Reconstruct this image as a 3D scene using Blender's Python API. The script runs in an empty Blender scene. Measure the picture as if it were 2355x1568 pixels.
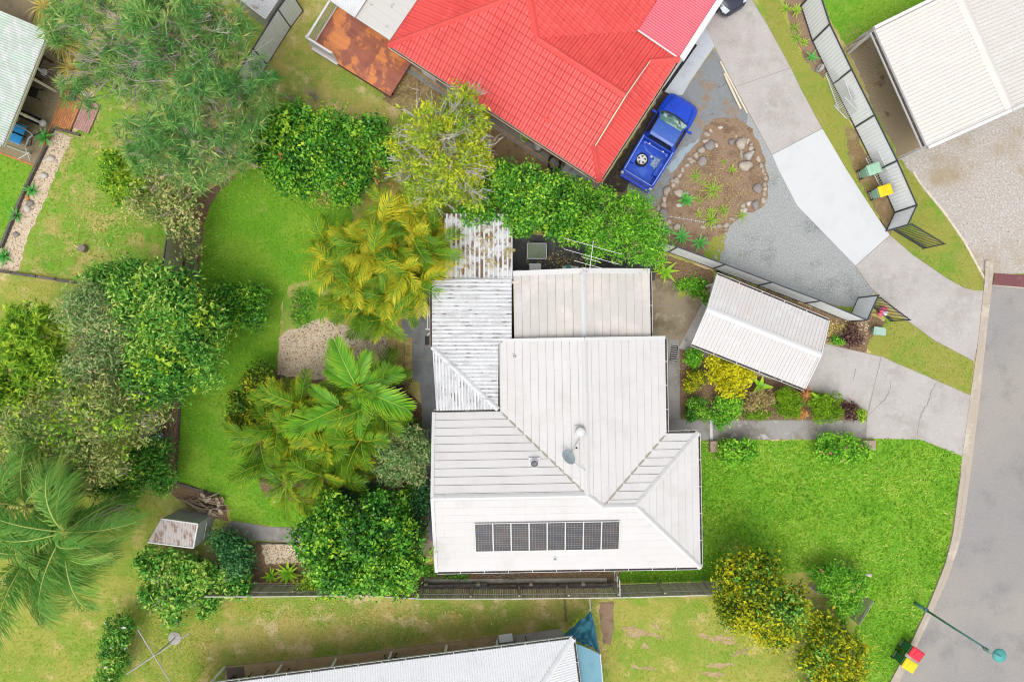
import bpy, math, random
import numpy as np
from mathutils import Vector, Matrix, Euler

random.seed(7)
rng = np.random.default_rng(7)
SC = bpy.context.scene
COL = SC.collection
R = math.radians

# ------------------------------------------------------------------ camera, sky, sun, exposure
H = 34.0          # height of the drone above the ground, metres
K = 41.43         # plan units of the survey sketch per metre on the ground
cam = bpy.data.cameras.new('camera')
cam.sensor_width = 36.0
cam.lens = 36.0 * H / (2354.0 / K)
cam.clip_end = 500.0
camo = bpy.data.objects.new('camera', cam)
camo.location = (0, 0, H)
COL.objects.link(camo)
SC.camera = camo

W = bpy.data.worlds.new('World')
SC.world = W
W.use_nodes = True
wn = W.node_tree.nodes
wn.clear()
sky = wn.new('ShaderNodeTexSky')
sky.sky_type = 'NISHITA'
sky.sun_disc = False
sky.sun_elevation = R(66)
sky.sun_rotation = R(195)
sky.dust_density = 4.0
hsv = wn.new('ShaderNodeHueSaturation')      # overcast: the cloud deck evens out the blue
hsv.inputs['Saturation'].default_value = 0.22
bg = wn.new('ShaderNodeBackground')
bg.inputs['Strength'].default_value = 0.15
wo = wn.new('ShaderNodeOutputWorld')
W.node_tree.links.new(sky.outputs[0], hsv.inputs['Color'])
W.node_tree.links.new(hsv.outputs[0], bg.inputs[0])
W.node_tree.links.new(bg.outputs[0], wo.inputs[0])

sun = bpy.data.lights.new('sun', 'SUN')
sun.energy = 0.6
sun.angle = R(50)
sun.color = (1.0, 0.96, 0.9)
suno = bpy.data.objects.new('sun', sun)
suno.location = (-8, -30, 40)
suno.rotation_euler = (R(24), 0, R(-15))
COL.objects.link(suno)

SC.view_settings.view_transform = 'Standard'
SC.view_settings.look = 'None'
SC.view_settings.exposure = 0.55
SC.view_settings.gamma = 1.0
SC.cycles.use_denoising = True
SC.cycles.filter_width = 1.05
SC.cycles.max_bounces = 6
SC.cycles.diffuse_bounces = 2
SC.cycles.transparent_max_bounces = 8

# ------------------------------------------------------------------ helpers
def P(x, y, z=0.0):
    """survey point (x right, y down) at height z -> world metres"""
    s = (H - z) / H / K
    return Vector(((x - 1177.0) * s, -(y - 784.0) * s, z))

def S(px, z=0.0):
    return px * (H - z) / H / K

def tag(o, label=None, cat=None, group=None, kind=None):
    if label: o['label'] = label
    if cat: o['category'] = cat
    if group: o['group'] = group
    if kind: o['kind'] = kind
    return o

def thing(name, label, cat, loc=(0, 0, 0), group=None, rz=0.0):
    o = bpy.data.objects.new(name, None)
    o.empty_display_size = 0.2
    o.location = loc
    o.rotation_euler = (0, 0, rz)
    COL.objects.link(o)
    return tag(o, label, cat, group)

def woff(p):
    v = Vector((0, 0, 0))
    while p is not None:
        v += p.location
        p = p.parent
    return v

def add_obj(name, me, mats, parent=None, smooth=False):
    o = bpy.data.objects.new(name, me)
    if not isinstance(mats, (list, tuple)): mats = [mats]
    for m in mats: me.materials.append(m)
    COL.objects.link(o)
    if parent is not None: o.parent = parent
    if smooth:
        me.polygons.foreach_set('use_smooth', np.ones(len(me.polygons), dtype=bool))
    return o

class MB:
    """collects shapes; build() links them as ONE mesh object"""
    def __init__(s): s.v = []; s.f = []; s.m = []; s.mi = 0
    def add(s, vs, fs):
        b = len(s.v)
        s.v.extend([tuple(p) for p in vs])
        s.f.extend([tuple(i + b for i in f) for f in fs])
        s.m.extend([s.mi] * len(fs))
        return s
    def obox(s, c, dx, dy, dz, ax=None, ay=None, az=None):
        c = Vector(c); ax = ax or Vector((1, 0, 0)); ay = ay or Vector((0, 1, 0)); az = az or Vector((0, 0, 1))
        vs = [c + ax * (i * dx / 2) + ay * (j * dy / 2) + az * (k * dz / 2) for k in (-1, 1) for j in (-1, 1) for i in (-1, 1)]
        return s.add(vs, [(0, 2, 3, 1), (4, 5, 7, 6), (0, 1, 5, 4), (2, 6, 7, 3), (0, 4, 6, 2), (1, 3, 7, 5)])
    def box(s, c, dx, dy, dz, rz=0.0):
        return s.obox(c, dx, dy, dz, Vector((math.cos(rz), math.sin(rz), 0)), Vector((-math.sin(rz), math.cos(rz), 0)))
    def beam(s, a, b, w, h, up=Vector((0, 0, 1))):
        a = Vector(a); b = Vector(b); d = b - a; L = d.length; d.normalize()
        sd = d.cross(up)
        if sd.length < 1e-4: sd = d.cross(Vector((1, 0, 0)))
        sd.normalize(); u2 = sd.cross(d)
        return s.obox((a + b) / 2, L, w, h, d, sd, u2)
    def prism(s, pts, z0, z1):
        n = len(pts); vs = [(p[0], p[1], z0) for p in pts] + [(p[0], p[1], z1) for p in pts]
        ar = sum(pts[i][0] * pts[(i + 1) % n][1] - pts[(i + 1) % n][0] * pts[i][1] for i in range(n))
        top = tuple(range(n, 2 * n)); bot = tuple(range(n - 1, -1, -1))
        sides = [(i, (i + 1) % n, n + (i + 1) % n, n + i) for i in range(n)]
        fs = [top, bot] + sides
        if ar < 0: fs = [tuple(reversed(f)) for f in fs]
        return s.add(vs, fs)
    def tube(s, pts, rad, n=8, cap=True, closed=False):
        pts = [Vector(p) for p in pts]; m = len(pts)
        if not isinstance(rad, (list, tuple)): rad = [rad] * m
        vs = []; prev = None
        for i, p in enumerate(pts):
            if closed: d = pts[(i + 1) % m] - pts[i - 1]
            else: d = pts[min(i + 1, m - 1)] - pts[max(i - 1, 0)]
            if d.length < 1e-6: d = Vector((0, 0, 1))
            d.normalize()
            a = Vector((0, 0, 1)) if abs(d.z) < 0.95 else Vector((1, 0, 0))
            if prev is not None and (prev - d * prev.dot(d)).length > 1e-3: a = prev
            x = (a - d * a.dot(d)).normalized(); y = d.cross(x); prev = x
            for k in range(n):
                t = 2 * math.pi * k / n
                vs.append(p + (x * math.cos(t) + y * math.sin(t)) * rad[i])
        fs = []
        for i in range(m if closed else m - 1):
            for k in range(n):
                j = (i + 1) % m
                fs.append((i * n + k, i * n + (k + 1) % n, j * n + (k + 1) % n, j * n + k))
        if cap and not closed:
            fs.append(tuple(range(n - 1, -1, -1))); fs.append(tuple((m - 1) * n + k for k in range(n)))
        return s.add(vs, fs)
    def cyl(s, a, b, r0, r1=None, n=12): return s.tube([a, b], [r0, r0 if r1 is None else r1], n)
    def lathe(s, c, prof, n=16):
        c = Vector(c); vs = []; m = len(prof)
        for r, z in prof:
            for k in range(n):
                t = 2 * math.pi * k / n
                vs.append(c + Vector((r * math.cos(t), r * math.sin(t), z)))
        fs = [(i * n + k, i * n + (k + 1) % n, (i + 1) * n + (k + 1) % n, (i + 1) * n + k) for i in range(m - 1) for k in range(n)]
        fs.append(tuple(range(n - 1, -1, -1))); fs.append(tuple((m - 1) * n + k for k in range(n)))
        return s.add(vs, fs)
    def loft(s, rings, cap=True, closed=True):
        n = len(rings[0]); vs = [p for r in rings for p in r]; fs = []
        for i in range(len(rings) - 1):
            for k in range(n if closed else n - 1):
                fs.append((i * n + k, i * n + (k + 1) % n, (i + 1) * n + (k + 1) % n, (i + 1) * n + k))
        if cap: fs.append(tuple(range(n - 1, -1, -1))); fs.append(tuple((len(rings) - 1) * n + k for k in range(n)))
        return s.add(vs, fs)
    def build(s, name, mats, parent=None, local=False, smooth=False, origin=None):
        off = Vector((0, 0, 0)) if local else woff(parent)
        loc = None
        if origin is not None: loc = Vector(origin) - off; off = Vector(origin)
        me = bpy.data.meshes.new(name)
        me.from_pydata([(p[0] - off.x, p[1] - off.y, p[2] - off.z) for p in s.v], [], s.f)
        if any(s.m): me.polygons.foreach_set('material_index', s.m)
        me.update()
        o = add_obj(name, me, mats, parent, smooth)
        if loc is not None: o.location = loc
        return o

def copy_tree(o, parent=None):
    c = o.copy(); COL.objects.link(c)
    if parent is not None: c.parent = parent
    for ch in list(o.children): copy_tree(ch, c)
    return c

# ------------------------------------------------------------------ materials
def new_mat(name):
    m = bpy.data.materials.new(name); m.use_nodes = True
    nt = m.node_tree; b = nt.nodes['Principled BSDF']
    return m, nt, b

def noise(nt, scale, detail=4.0, co=None, rough=0.64, dist=0.0, stretch=None):
    n = nt.nodes.new('ShaderNodeTexNoise')
    n.inputs['Scale'].default_value = scale; n.inputs['Detail'].default_value = detail
    n.inputs['Roughness'].default_value = rough; n.inputs['Distortion'].default_value = dist
    if stretch is not None:
        mp = nt.nodes.new('ShaderNodeMapping'); mp.inputs['Scale'].default_value = stretch[:3]
        if len(stretch) > 3: mp.inputs['Rotation'].default_value = (0, 0, stretch[3])
        nt.links.new(co, mp.inputs[0]); co = mp.outputs[0]
    nt.links.new(co, n.inputs['Vector'])
    return n.outputs['Fac']

def ramp(nt, fac, lo, hi):
    r = nt.nodes.new('ShaderNodeMapRange'); r.interpolation_type = 'SMOOTHSTEP'
    r.inputs['From Min'].default_value = lo; r.inputs['From Max'].default_value = hi
    nt.links.new(fac, r.inputs['Value'])
    return r.outputs[0]

def mix(nt, fac, a, b):
    m = nt.nodes.new('ShaderNodeMix'); m.data_type = 'RGBA'
    if isinstance(fac, float): m.inputs[0].default_value = fac
    else: nt.links.new(fac, m.inputs[0])
    for i, c in ((6, a), (7, b)):
        if isinstance(c, tuple): m.inputs[i].default_value = (*c, 1)
        else: nt.links.new(c, m.inputs[i])
    return m.outputs[2]

def layers(name, base, lays=(), rough=0.85, bump=0.0, bscale=30.0, metal=0.0, spec=0.3, obj=False, vary=0.0, coat=0.0, bdist=0.02):
    """base colour with layers (colour, scale, lo, hi[, detail[, stretch]]) laid over it by noise"""
    pale = lambda c: tuple(q * .78 for q in c) if min(c) > .5 else c      # aged whites
    base = pale(base); lays = [(pale(L[0]),) + tuple(L[1:]) for L in lays]
    m, nt, b = new_mat(name)
    if obj: co = nt.nodes.new('ShaderNodeTexCoord').outputs['Object']
    else: co = nt.nodes.new('ShaderNodeNewGeometry').outputs['Position']
    col = base
    for L in lays:
        f = ramp(nt, noise(nt, L[1], L[4] if len(L) > 4 else 5.0, co, stretch=L[5] if len(L) > 5 else None), L[2], L[3])
        col = mix(nt, f, col, L[0])
    if vary:
        oi = nt.nodes.new('ShaderNodeObjectInfo')
        h = nt.nodes.new('ShaderNodeHueSaturation')
        mr = nt.nodes.new('ShaderNodeMapRange'); mr.inputs['To Min'].default_value = 1 - vary; mr.inputs['To Max'].default_value = 1 + vary
        nt.links.new(oi.outputs['Random'], mr.inputs['Value']); nt.links.new(mr.outputs[0], h.inputs['Value'])
        if isinstance(col, tuple): h.inputs['Color'].default_value = (*col, 1)
        else: nt.links.new(col, h.inputs['Color'])
        col = h.outputs[0]
    if isinstance(col, tuple): b.inputs['Base Color'].default_value = (*col, 1)
    else: nt.links.new(col, b.inputs['Base Color'])
    b.inputs['Roughness'].default_value = rough; b.inputs['Metallic'].default_value = metal
    b.inputs['Specular IOR Level'].default_value = spec
    if coat: b.inputs['Coat Weight'].default_value = coat; b.inputs['Coat Roughness'].default_value = 0.05
    if bump:
        bn = nt.nodes.new('ShaderNodeBump'); bn.inputs['Strength'].default_value = bump; bn.inputs['Distance'].default_value = bdist
        nt.links.new(noise(nt, bscale, 6.0, co), bn.inputs['Height']); nt.links.new(bn.outputs[0], b.inputs['Normal'])
    return m

LG = 1.5
def leafmat(name, stops, trans=0.2, rough=0.5, spec=0.12):
    """colour of a leaf from its own random value; thin leaves let some light through"""
    m, nt, b = new_mat(name)
    at = nt.nodes.new('ShaderNodeAttribute'); at.attribute_name = 'rnd'
    cr = nt.nodes.new('ShaderNodeValToRGB'); e = cr.color_ramp.elements
    while len(e) < len(stops): e.new(0.5)
    for i, (p, c) in enumerate(stops): e[i].position = p; e[i].color = (*[min(.72, q * LG) for q in c], 1)
    nt.links.new(at.outputs['Fac'], cr.inputs[0])
    nt.links.new(cr.outputs[0], b.inputs['Base Color'])
    b.inputs['Roughness'].default_value = rough; b.inputs['Specular IOR Level'].default_value = spec
    tr = nt.nodes.new('ShaderNodeBsdfTranslucent'); nt.links.new(cr.outputs[0], tr.inputs[0])
    mx = nt.nodes.new('ShaderNodeMixShader'); mx.inputs[0].default_value = trans
    out = nt.nodes['Material Output']
    nt.links.new(b.outputs[0], mx.inputs[1]); nt.links.new(tr.outputs[0], mx.inputs[2]); nt.links.new(mx.outputs[0], out.inputs[0])
    return m

def glassmat(name, c, rough=0.05):
    m, nt, b = new_mat(name)
    b.inputs['Base Color'].default_value = (*c, 1); b.inputs['Roughness'].default_value = rough
    b.inputs['Specular IOR Level'].default_value = 0.8
    return m
# ------------------------------------------------------------------ the palette
G = {}
G['ground'] = layers('dry_lawn', (0.40, 0.35, 0.10), [((0.22, 0.31, 0.045), 0.45, .42, .58, 8), ((0.62, 0.48, 0.26), 0.8, .50, .68, 8), ((0.14, 0.30, 0.025), 0.3, .58, .72, 7), ((0.50, 0.40, 0.16), 9, .55, .75, 4)], rough=.95, bump=.5, bscale=25, bdist=.03)
G['lawn'] = layers('mown_lawn', (0.135, 0.325, 0.018), [((0.21, 0.36, 0.03), 0.35, .45, .6, 5), ((0.33, 0.35, 0.09), 0.3, .57, .74, 8), ((0.08, 0.27, 0.01), 6, .5, .7, 5), ((0.26, 0.40, 0.06), 14, .6, .75, 3)], rough=.9, bump=.6, bscale=22, bdist=.04)
G['verge'] = layers('verge_lawn', (0.27, 0.28, 0.055), [((0.15, 0.28, 0.025), 0.6, .48, .64, 8), ((0.33, 0.29, 0.09), 1.2, .55, .7, 6), ((0.36, 0.30, 0.12), 16, .62, .78, 3)], rough=.95, bump=.5, bscale=25, bdist=.03)
G['rough'] = layers('left_lawn', (0.19, 0.34, 0.035), [((0.40, 0.36, 0.11), 0.7, .46, .62, 7), ((0.55, 0.43, 0.22), 0.9, .56, .72, 7), ((0.10, 0.32, 0.02), 0.8, .54, .66, 7)], rough=.95, bump=.5, bscale=25, bdist=.03)
G['asphalt'] = layers('asphalt', (0.28, 0.268, 0.26), [((0.325, 0.30, 0.27), 0.12, .42, .62, 5), ((0.215, 0.21, 0.21), 0.5, .48, .72, 8), ((0.37, 0.345, 0.31), 11, .54, .72, 4), ((0.20, 0.195, 0.19), 13, .55, .72, 4), ((0.44, 0.42, 0.40), 5, .72, .76, 3)], rough=.9, bump=.3, bscale=120, bdist=.01)
G['concrete'] = layers('driveway_concrete', (0.43, 0.40, 0.378), [((0.36, 0.33, 0.305), 0.5, .42, .68, 8), ((0.46, 0.435, 0.415), 1.6, .46, .74, 8), ((0.24, 0.22, 0.20), 0.7, .62, .84, 9), ((0.52, 0.495, 0.47), 12, .55, .72, 4), ((0.31, 0.285, 0.26), 9, .58, .72, 5)], rough=.9, bump=.2, bscale=60, bdist=.01)
G['path'] = layers('path_concrete', (0.30, 0.285, 0.27), [((0.20, 0.18, 0.15), 0.7, .45, .62, 7), ((0.42, 0.41, 0.40), 1.4, .55, .7, 7), ((0.22, 0.21, 0.10), 2.0, .62, .75, 6)], rough=.9, bump=.2, bscale=60, bdist=.01)
G['oldslab'] = layers('stained_concrete', (0.30, 0.245, 0.165), [((0.20, 0.16, 0.10), 0.8, .45, .62, 7), ((0.42, 0.37, 0.27), 1.1, .56, .7, 7), ((0.15, 0.12, 0.08), 2.2, .62, .75, 6)], rough=.9, bump=.2, bscale=50, bdist=.01)
G['darkslab'] = layers('dark_patio_concrete', (0.075, 0.075, 0.078), [((0.11, 0.108, 0.105), 1.0, .5, .65, 7), ((0.05, 0.05, 0.052), 2.0, .55, .7, 6), ((0.14, 0.11, 0.08), 9, .66, .8, 4)], rough=.85, bump=.2, bscale=50, bdist=.01)
G['greyslab'] = layers('grey_painted_concrete', (0.22, 0.23, 0.235), [((0.17, 0.175, 0.18), 0.9, .45, .65, 7), ((0.29, 0.28, 0.265), 3.0, .6, .75, 6)], rough=.8, bump=.15, bscale=50, bdist=.01)
G['whitedrive'] = layers('white_painted_concrete', (0.72, 0.735, 0.745), [((0.67, 0.68, 0.69), 1.0, .46, .7, 8), ((0.76, 0.77, 0.78), 8, .52, .7, 4), ((0.58, 0.58, 0.57), 2.2, .66, .8, 9)], rough=.7, bump=.1, bscale=50, bdist=.01)
G['bluewhite'] = layers('pale_blue_painted_slab', (0.60, 0.65, 0.70), [((0.52, 0.56, 0.60), 1.0, .5, .7, 6)], rough=.65)
G['gravel'] = layers('grey_gravel', (0.31, 0.325, 0.315), [((0.22, 0.235, 0.235), 0.5, .5, .68, 6), ((0.40, 0.41, 0.395), 12, .48, .62, 4), ((0.20, 0.21, 0.21), 14, .56, .68, 4), ((0.20, 0.27, 0.13), 1.3, .66, .74, 8)], rough=.95, bump=.8, bscale=40, bdist=.02)
G['gravel2'] = layers('blue_grey_gravel', (0.20, 0.215, 0.225), [((0.25, 0.18, 0.12), 0.9, .5, .62, 7), ((0.33, 0.34, 0.34), 24, .5, .64, 3), ((0.09, 0.085, 0.08), 3.0, .58, .72, 6)], rough=.95, bump=.8, bscale=40, bdist=.02)
G['wetsoil'] = layers('dark_wet_soil', (0.05, 0.04, 0.03), [((0.095, 0.075, 0.05), 1.5, .48, .65, 7), ((0.30, 0.28, 0.24), 26, .62, .72, 3), ((0.16, 0.13, 0.05), 2.6, .58, .7, 6)], rough=.8, bump=.8, bscale=35, bdist=.02)
G['soil'] = layers('garden_soil', (0.27, 0.185, 0.12), [((0.19, 0.12, 0.075), 1.3, .48, .62, 7), ((0.40, 0.30, 0.21), 14, .55, .7, 4), ((0.13, 0.08, 0.05), 9, .6, .72, 4)], rough=.95, bump=.9, bscale=25, bdist=.03)
G['mulch'] = layers('bark_mulch', (0.19, 0.12, 0.07), [((0.34, 0.24, 0.14), 12, .5, .64, 4), ((0.09, 0.05, 0.03), 8, .55, .68, 5), ((0.14, 0.17, 0.04), 1.4, .56, .68, 6)], rough=.95, bump=.9, bscale=30, bdist=.03)
G['brownyard'] = layers('brown_bare_yard', (0.22, 0.15, 0.075), [((0.31, 0.23, 0.12), 1.1, .5, .65, 7), ((0.14, 0.09, 0.045), 2.0, .55, .68, 7), ((0.17, 0.18, 0.04), 0.9, .6, .7, 6)], rough=.95, bump=.8, bscale=25, bdist=.03)
G['pebble'] = layers('cream_pebbles', (0.56, 0.44, 0.31), [((0.68, 0.58, 0.46), 14, .48, .58, 3), ((0.34, 0.22, 0.13), 11, .56, .66, 3), ((0.72, 0.66, 0.56), 30, .6, .68, 2)], rough=.9, bump=1.0, bscale=22, bdist=.03)
G['lot'] = layers('pale_gravel_lot', (0.41, 0.375, 0.34), [((0.54, 0.515, 0.485), 9, .48, .62, 5), ((0.24, 0.185, 0.13), 10, .56, .68, 4), ((0.34, 0.27, 0.17), 0.35, .48, .76, 8), ((0.26, 0.26, 0.07), 1.4, .66, .74, 9)], rough=.95, bump=.8, bscale=35, bdist=.02)
G['lotsoil'] = layers('brown_gravel', (0.25, 0.195, 0.12), [((0.36, 0.30, 0.21), 18, .5, .64, 4), ((0.11, 0.08, 0.05), 1.0, .58, .72, 7), ((0.18, 0.20, 0.04), 1.2, .6, .72, 7)], rough=.95, bump=.8, bscale=35, bdist=.02)
G['aggregate'] = layers('exposed_aggregate', (0.25, 0.205, 0.12), [((0.38, 0.32, 0.21), 30, .52, .66, 3), ((0.14, 0.11, 0.07), 26, .56, .7, 3), ((0.20, 0.16, 0.10), 0.8, .5, .65, 6)], rough=.9, bump=.6, bscale=50, bdist=.01)
G['tanslab'] = layers('tan_slab', (0.46, 0.335, 0.185), [((0.38, 0.27, 0.15), 1.5, .5, .66, 6), ((0.22, 0.17, 0.11), 1.4, .62, .74, 8), ((0.56, 0.44, 0.28), 30, .56, .7, 3)], rough=.9, bump=.3, bscale=60, bdist=.01)
G['kerb'] = layers('kerb_concrete', (0.42, 0.36, 0.29), [((0.52, 0.46, 0.38), 0.9, .5, .66, 6), ((0.27, 0.235, 0.19), 3.0, .58, .72, 7), ((0.36, 0.33, 0.30), 20, .55, .7, 3)], rough=.9, bump=.3, bscale=60, bdist=.01)

G['scrape'] = layers('scraped_soil', (0.46, 0.33, 0.20), [((0.36, 0.25, 0.14), 3, .48, .64, 7), ((0.40, 0.36, 0.12), 4, .56, .68, 6)], rough=.95, bump=.8, bscale=20, bdist=.03)
G['yellowlawn'] = layers('yellow_green_lawn', (0.33, 0.34, 0.065), [((0.21, 0.32, 0.035), 0.5, .44, .58, 8), ((0.50, 0.41, 0.15), 0.8, .52, .68, 8), ((0.16, 0.32, 0.025), 0.45, .58, .7, 7), ((0.44, 0.38, 0.12), 8, .55, .72, 4)], rough=.95, bump=.5, bscale=25, bdist=.03)
Mt = {}
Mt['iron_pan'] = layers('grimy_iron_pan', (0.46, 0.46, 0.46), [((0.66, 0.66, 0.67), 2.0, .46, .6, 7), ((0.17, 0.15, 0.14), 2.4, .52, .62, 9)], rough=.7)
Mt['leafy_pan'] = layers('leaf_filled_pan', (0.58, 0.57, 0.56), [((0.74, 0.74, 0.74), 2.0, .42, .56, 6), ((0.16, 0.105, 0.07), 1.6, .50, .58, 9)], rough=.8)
Mt['faint_pan'] = layers('pale_grey_pan', (0.72, 0.70, 0.68), [((0.78, 0.76, 0.74), 2.0, .5, .66, 7)], rough=.6)  # slightly greyer tone for the troughs between the carport ribs
G['drive_stained'] = layers('tyre_stained_concrete', (0.41, 0.38, 0.36), [((0.30, 0.275, 0.255), 0.9, .44, .62, 8, (.35, 2.2, 1, R(25))), ((0.47, 0.445, 0.425), 1.6, .48, .74, 8), ((0.17, 0.15, 0.135), 0.8, .56, .74, 8, (.3, 1.6, 1, R(25)))], rough=.9, bump=.2, bscale=60, bdist=.01)
Mt['slab_joint'] = layers('slab_joint_dirt', (0.27, 0.245, 0.21), [((0.20, 0.20, 0.12), 1.5, .5, .7, 6)], rough=.95)
Mt['white_tile'] = layers('white_roof_tile', (0.735, 0.715, 0.70), [((0.69, 0.665, 0.645), 0.6, .48, .66, 6), ((0.76, 0.745, 0.735), 3.0, .54, .7, 5, (1, 14, 1)), ((0.60, 0.575, 0.555), 1.0, .66, .82, 8)], rough=.6, bump=.15, bscale=18, vary=.018)
Mt['white_tile_old'] = layers('weathered_white_tile', (0.655, 0.615, 0.575), [((0.585, 0.54, 0.495), 0.8, .46, .64, 7), ((0.71, 0.69, 0.67), 2.4, .55, .7, 5, (14, 1, 1)), ((0.50, 0.465, 0.43), 1.4, .64, .8, 8)], rough=.65, bump=.2, bscale=18, vary=.03)
Mt['white_cap'] = layers('white_ridge_cap', (0.76, 0.75, 0.74), [((0.66, 0.64, 0.62), 2.5, .56, .74, 7)], rough=.55)
Mt['gutter'] = layers('white_gutter', (0.76, 0.76, 0.75), [((0.62, 0.60, 0.57), 2.2, .6, .75, 6)], rough=.5)
Mt['gutter_dirt'] = layers('gutter_leaf_dirt', (0.06, 0.05, 0.045), [((0.16, 0.12, 0.09), 7, .5, .66, 5)], rough=.95)
Mt['old_iron'] = layers('old_corrugated_iron', (0.76, 0.77, 0.785), [((0.60, 0.60, 0.605), 1.6, .46, .62, 9, (.5, 3, 1)), ((0.33, 0.31, 0.295), 2.4, .60, .70, 9, (.5, 5, 1)), ((0.88, 0.88, 0.89), 4, .55, .7, 4), ((0.15, 0.125, 0.11), 5.5, .67, .74, 8, (.5, 2.5, 1))], rough=.6, bump=.1, bscale=30)
Mt['old_iron_v'] = layers('old_corrugated_iron_stained', (0.76, 0.77, 0.785), [((0.58, 0.58, 0.585), 2.0, .46, .62, 9, (3, .5, 1)), ((0.29, 0.275, 0.265), 2.4, .60, .70, 9, (5, .8, 1)), ((0.16, 0.14, 0.13), 5.0, .66, .73, 8, (3, .5, 1))], rough=.6, bump=.1, bscale=30)
Mt['clear_iron'] = layers('dirty_white_sheet', (0.74, 0.74, 0.745), [((0.58, 0.56, 0.54), 1.8, .54, .7, 8), ((0.21, 0.145, 0.10), 3.4, .585, .64, 9, (2.2, 1.0, 1)), ((0.11, 0.075, 0.05), 9, .64, .70, 6)], rough=.5)
Mt['red_tile'] = layers('red_roof_tile', (0.70, 0.085, 0.075), [((0.62, 0.066, 0.06), 0.5, .42, .66, 8), ((0.56, 0.085, 0.07), 1.4, .6, .78, 9), ((0.74, 0.11, 0.10), 2.5, .55, .72, 5)], rough=.42, spec=.5, vary=.03)
Mt['red_under'] = layers('red_tile_joint', (0.40, 0.02, 0.025), rough=.7)
Mt['pink_iron'] = layers('pink_red_corrugated', (0.62, 0.115, 0.15), [((0.56, 0.10, 0.13), 1.0, .5, .7, 5)], rough=.45, spec=.5)
Mt['cream_fascia'] = layers('cream_fascia', (0.66, 0.55, 0.42), [((0.56, 0.46, 0.35), 2, .55, .7, 6)], rough=.6)
Mt['white'] = layers('white_paint', (0.78, 0.78, 0.775), [((0.70, 0.70, 0.69), 1.5, .56, .74, 6)], rough=.5)
Mt['mould_sheet'] = layers('mouldy_white_sheet', (0.68, 0.66, 0.62), [((0.56, 0.53, 0.48), 1.2, .5, .68, 7), ((0.14, 0.12, 0.10), 1.5, .61, .72, 10, (1, 1, 1)), ((0.30, 0.24, 0.18), 6, .66, .74, 6)], rough=.7)
Mt['white_iron'] = layers('white_corrugated', (0.80, 0.81, 0.825), [((0.74, 0.75, 0.76), 1.2, .5, .7, 6)], rough=.45)
Mt['carport_iron'] = layers('carport_white_iron', (0.70, 0.675, 0.66), [((0.56, 0.505, 0.48), 0.9, .52, .66, 9), ((0.75, 0.74, 0.735), 2, .5, .7, 4)], rough=.55)
Mt['cream_iron'] = layers('cream_iron', (0.80, 0.76, 0.70), [((0.83, 0.80, 0.76), 1.0, .5, .7, 5), ((0.45, 0.39, 0.33), 4, .68, .78, 8)], rough=.5)
Mt['green_iron'] = layers('pale_green_iron', (0.58, 0.66, 0.58), [((0.47, 0.58, 0.48), 0.7, .48, .64, 6), ((0.72, 0.74, 0.73), 1.5, .46, .62, 8, (3, 1, 1, R(25))), ((0.50, 0.49, 0.42), 6, .62, .75, 6)], rough=.6)
Mt['fence_pale'] = layers('pale_grey_fence', (1.05, 1.08, 1.09), [((1.0, 1.03, 1.04), 1.0, .5, .7, 5)], rough=.5)
Mt['fence_grey'] = layers('grey_fence_steel', (0.92, 0.94, 0.94), [((0.84, 0.86, 0.86), 1.0, .5, .7, 6), ((0.30, 0.24, 0.18), 2.6, .64, .76, 7)], rough=.55)
Mt['fence_tan'] = layers('tan_fence_steel', (0.49, 0.45, 0.31), [((0.43, 0.39, 0.27), 1.2, .5, .7, 6)], rough=.55)
Mt['fence_brown'] = layers('brown_fence_back', (0.16, 0.12, 0.095), rough=.6)
Mt['dark_steel'] = layers('charcoal_steel', (0.035, 0.042, 0.055), [((0.05, 0.06, 0.075), 3, .5, .7, 4)], rough=.4, spec=.5)
Mt['weathered'] = layers('weathered_timber', (0.36, 0.335, 0.285), [((0.46, 0.43, 0.37), 2.0, .5, .66, 7), ((0.24, 0.215, 0.17), 5, .55, .7, 7), ((0.36, 0.33, 0.12), 1.6, .62, .74, 7)], rough=.9, bump=.5, bscale=30, vary=.22)
Mt['weathered_pale'] = layers('pale_weathered_timber', (0.49, 0.47, 0.43), [((0.36, 0.34, 0.30), 4, .5, .68, 7)], rough=.9, vary=.1)
Mt['sleeper'] = layers('old_sleeper', (0.125, 0.11, 0.098), [((0.21, 0.19, 0.17), 3, .5, .66, 8, (1, 6, 1)), ((0.055, 0.045, 0.04), 6, .55, .7, 7)], rough=.95, bump=.8, bscale=20, bdist=.03, vary=.15)
Mt['deck'] = layers('oiled_deck_board', (0.36, 0.12, 0.075), [((0.25, 0.08, 0.055), 1.2, .5, .66, 5), ((0.68, 0.25, 0.085), 0.9, .485, .54, 9, (1.0, .6, 1, R(-55))), ((0.60, 0.21, 0.05), 1.1, .57, .62, 8), ((0.26, 0.09, 0.06), 8, .55, .75, 4)], rough=.4, spec=.5, vary=.12)
Mt['pine'] = layers('cream_planks', (0.62, 0.54, 0.42), [((0.54, 0.46, 0.34), 3, .5, .7, 5)], rough=.7, vary=.06)
Mt['brick_orange'] = layers('orange_paver', (0.50, 0.215, 0.085), [((0.42, 0.17, 0.07), 3, .5, .68, 6), ((0.16, 0.10, 0.055), 1.6, .56, .68, 8)], rough=.9, bump=.3, bscale=60, bdist=.01, vary=.12)
Mt['brick_pink'] = layers('pink_paver', (0.42, 0.235, 0.205), [((0.50, 0.33, 0.29), 2.4, .5, .68, 6), ((0.26, 0.15, 0.12), 2.4, .6, .74, 7)], rough=.9, vary=.1)
Mt['joint'] = layers('paver_joint', (0.10, 0.075, 0.05), rough=.95)
Mt['paver_yellow'] = layers('mossy_yellow_paver', (0.46, 0.345, 0.135), [((0.30, 0.23, 0.10), 2.4, .48, .64, 7), ((0.17, 0.135, 0.075), 3.4, .58, .7, 8)], rough=.9, vary=.14)
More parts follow.
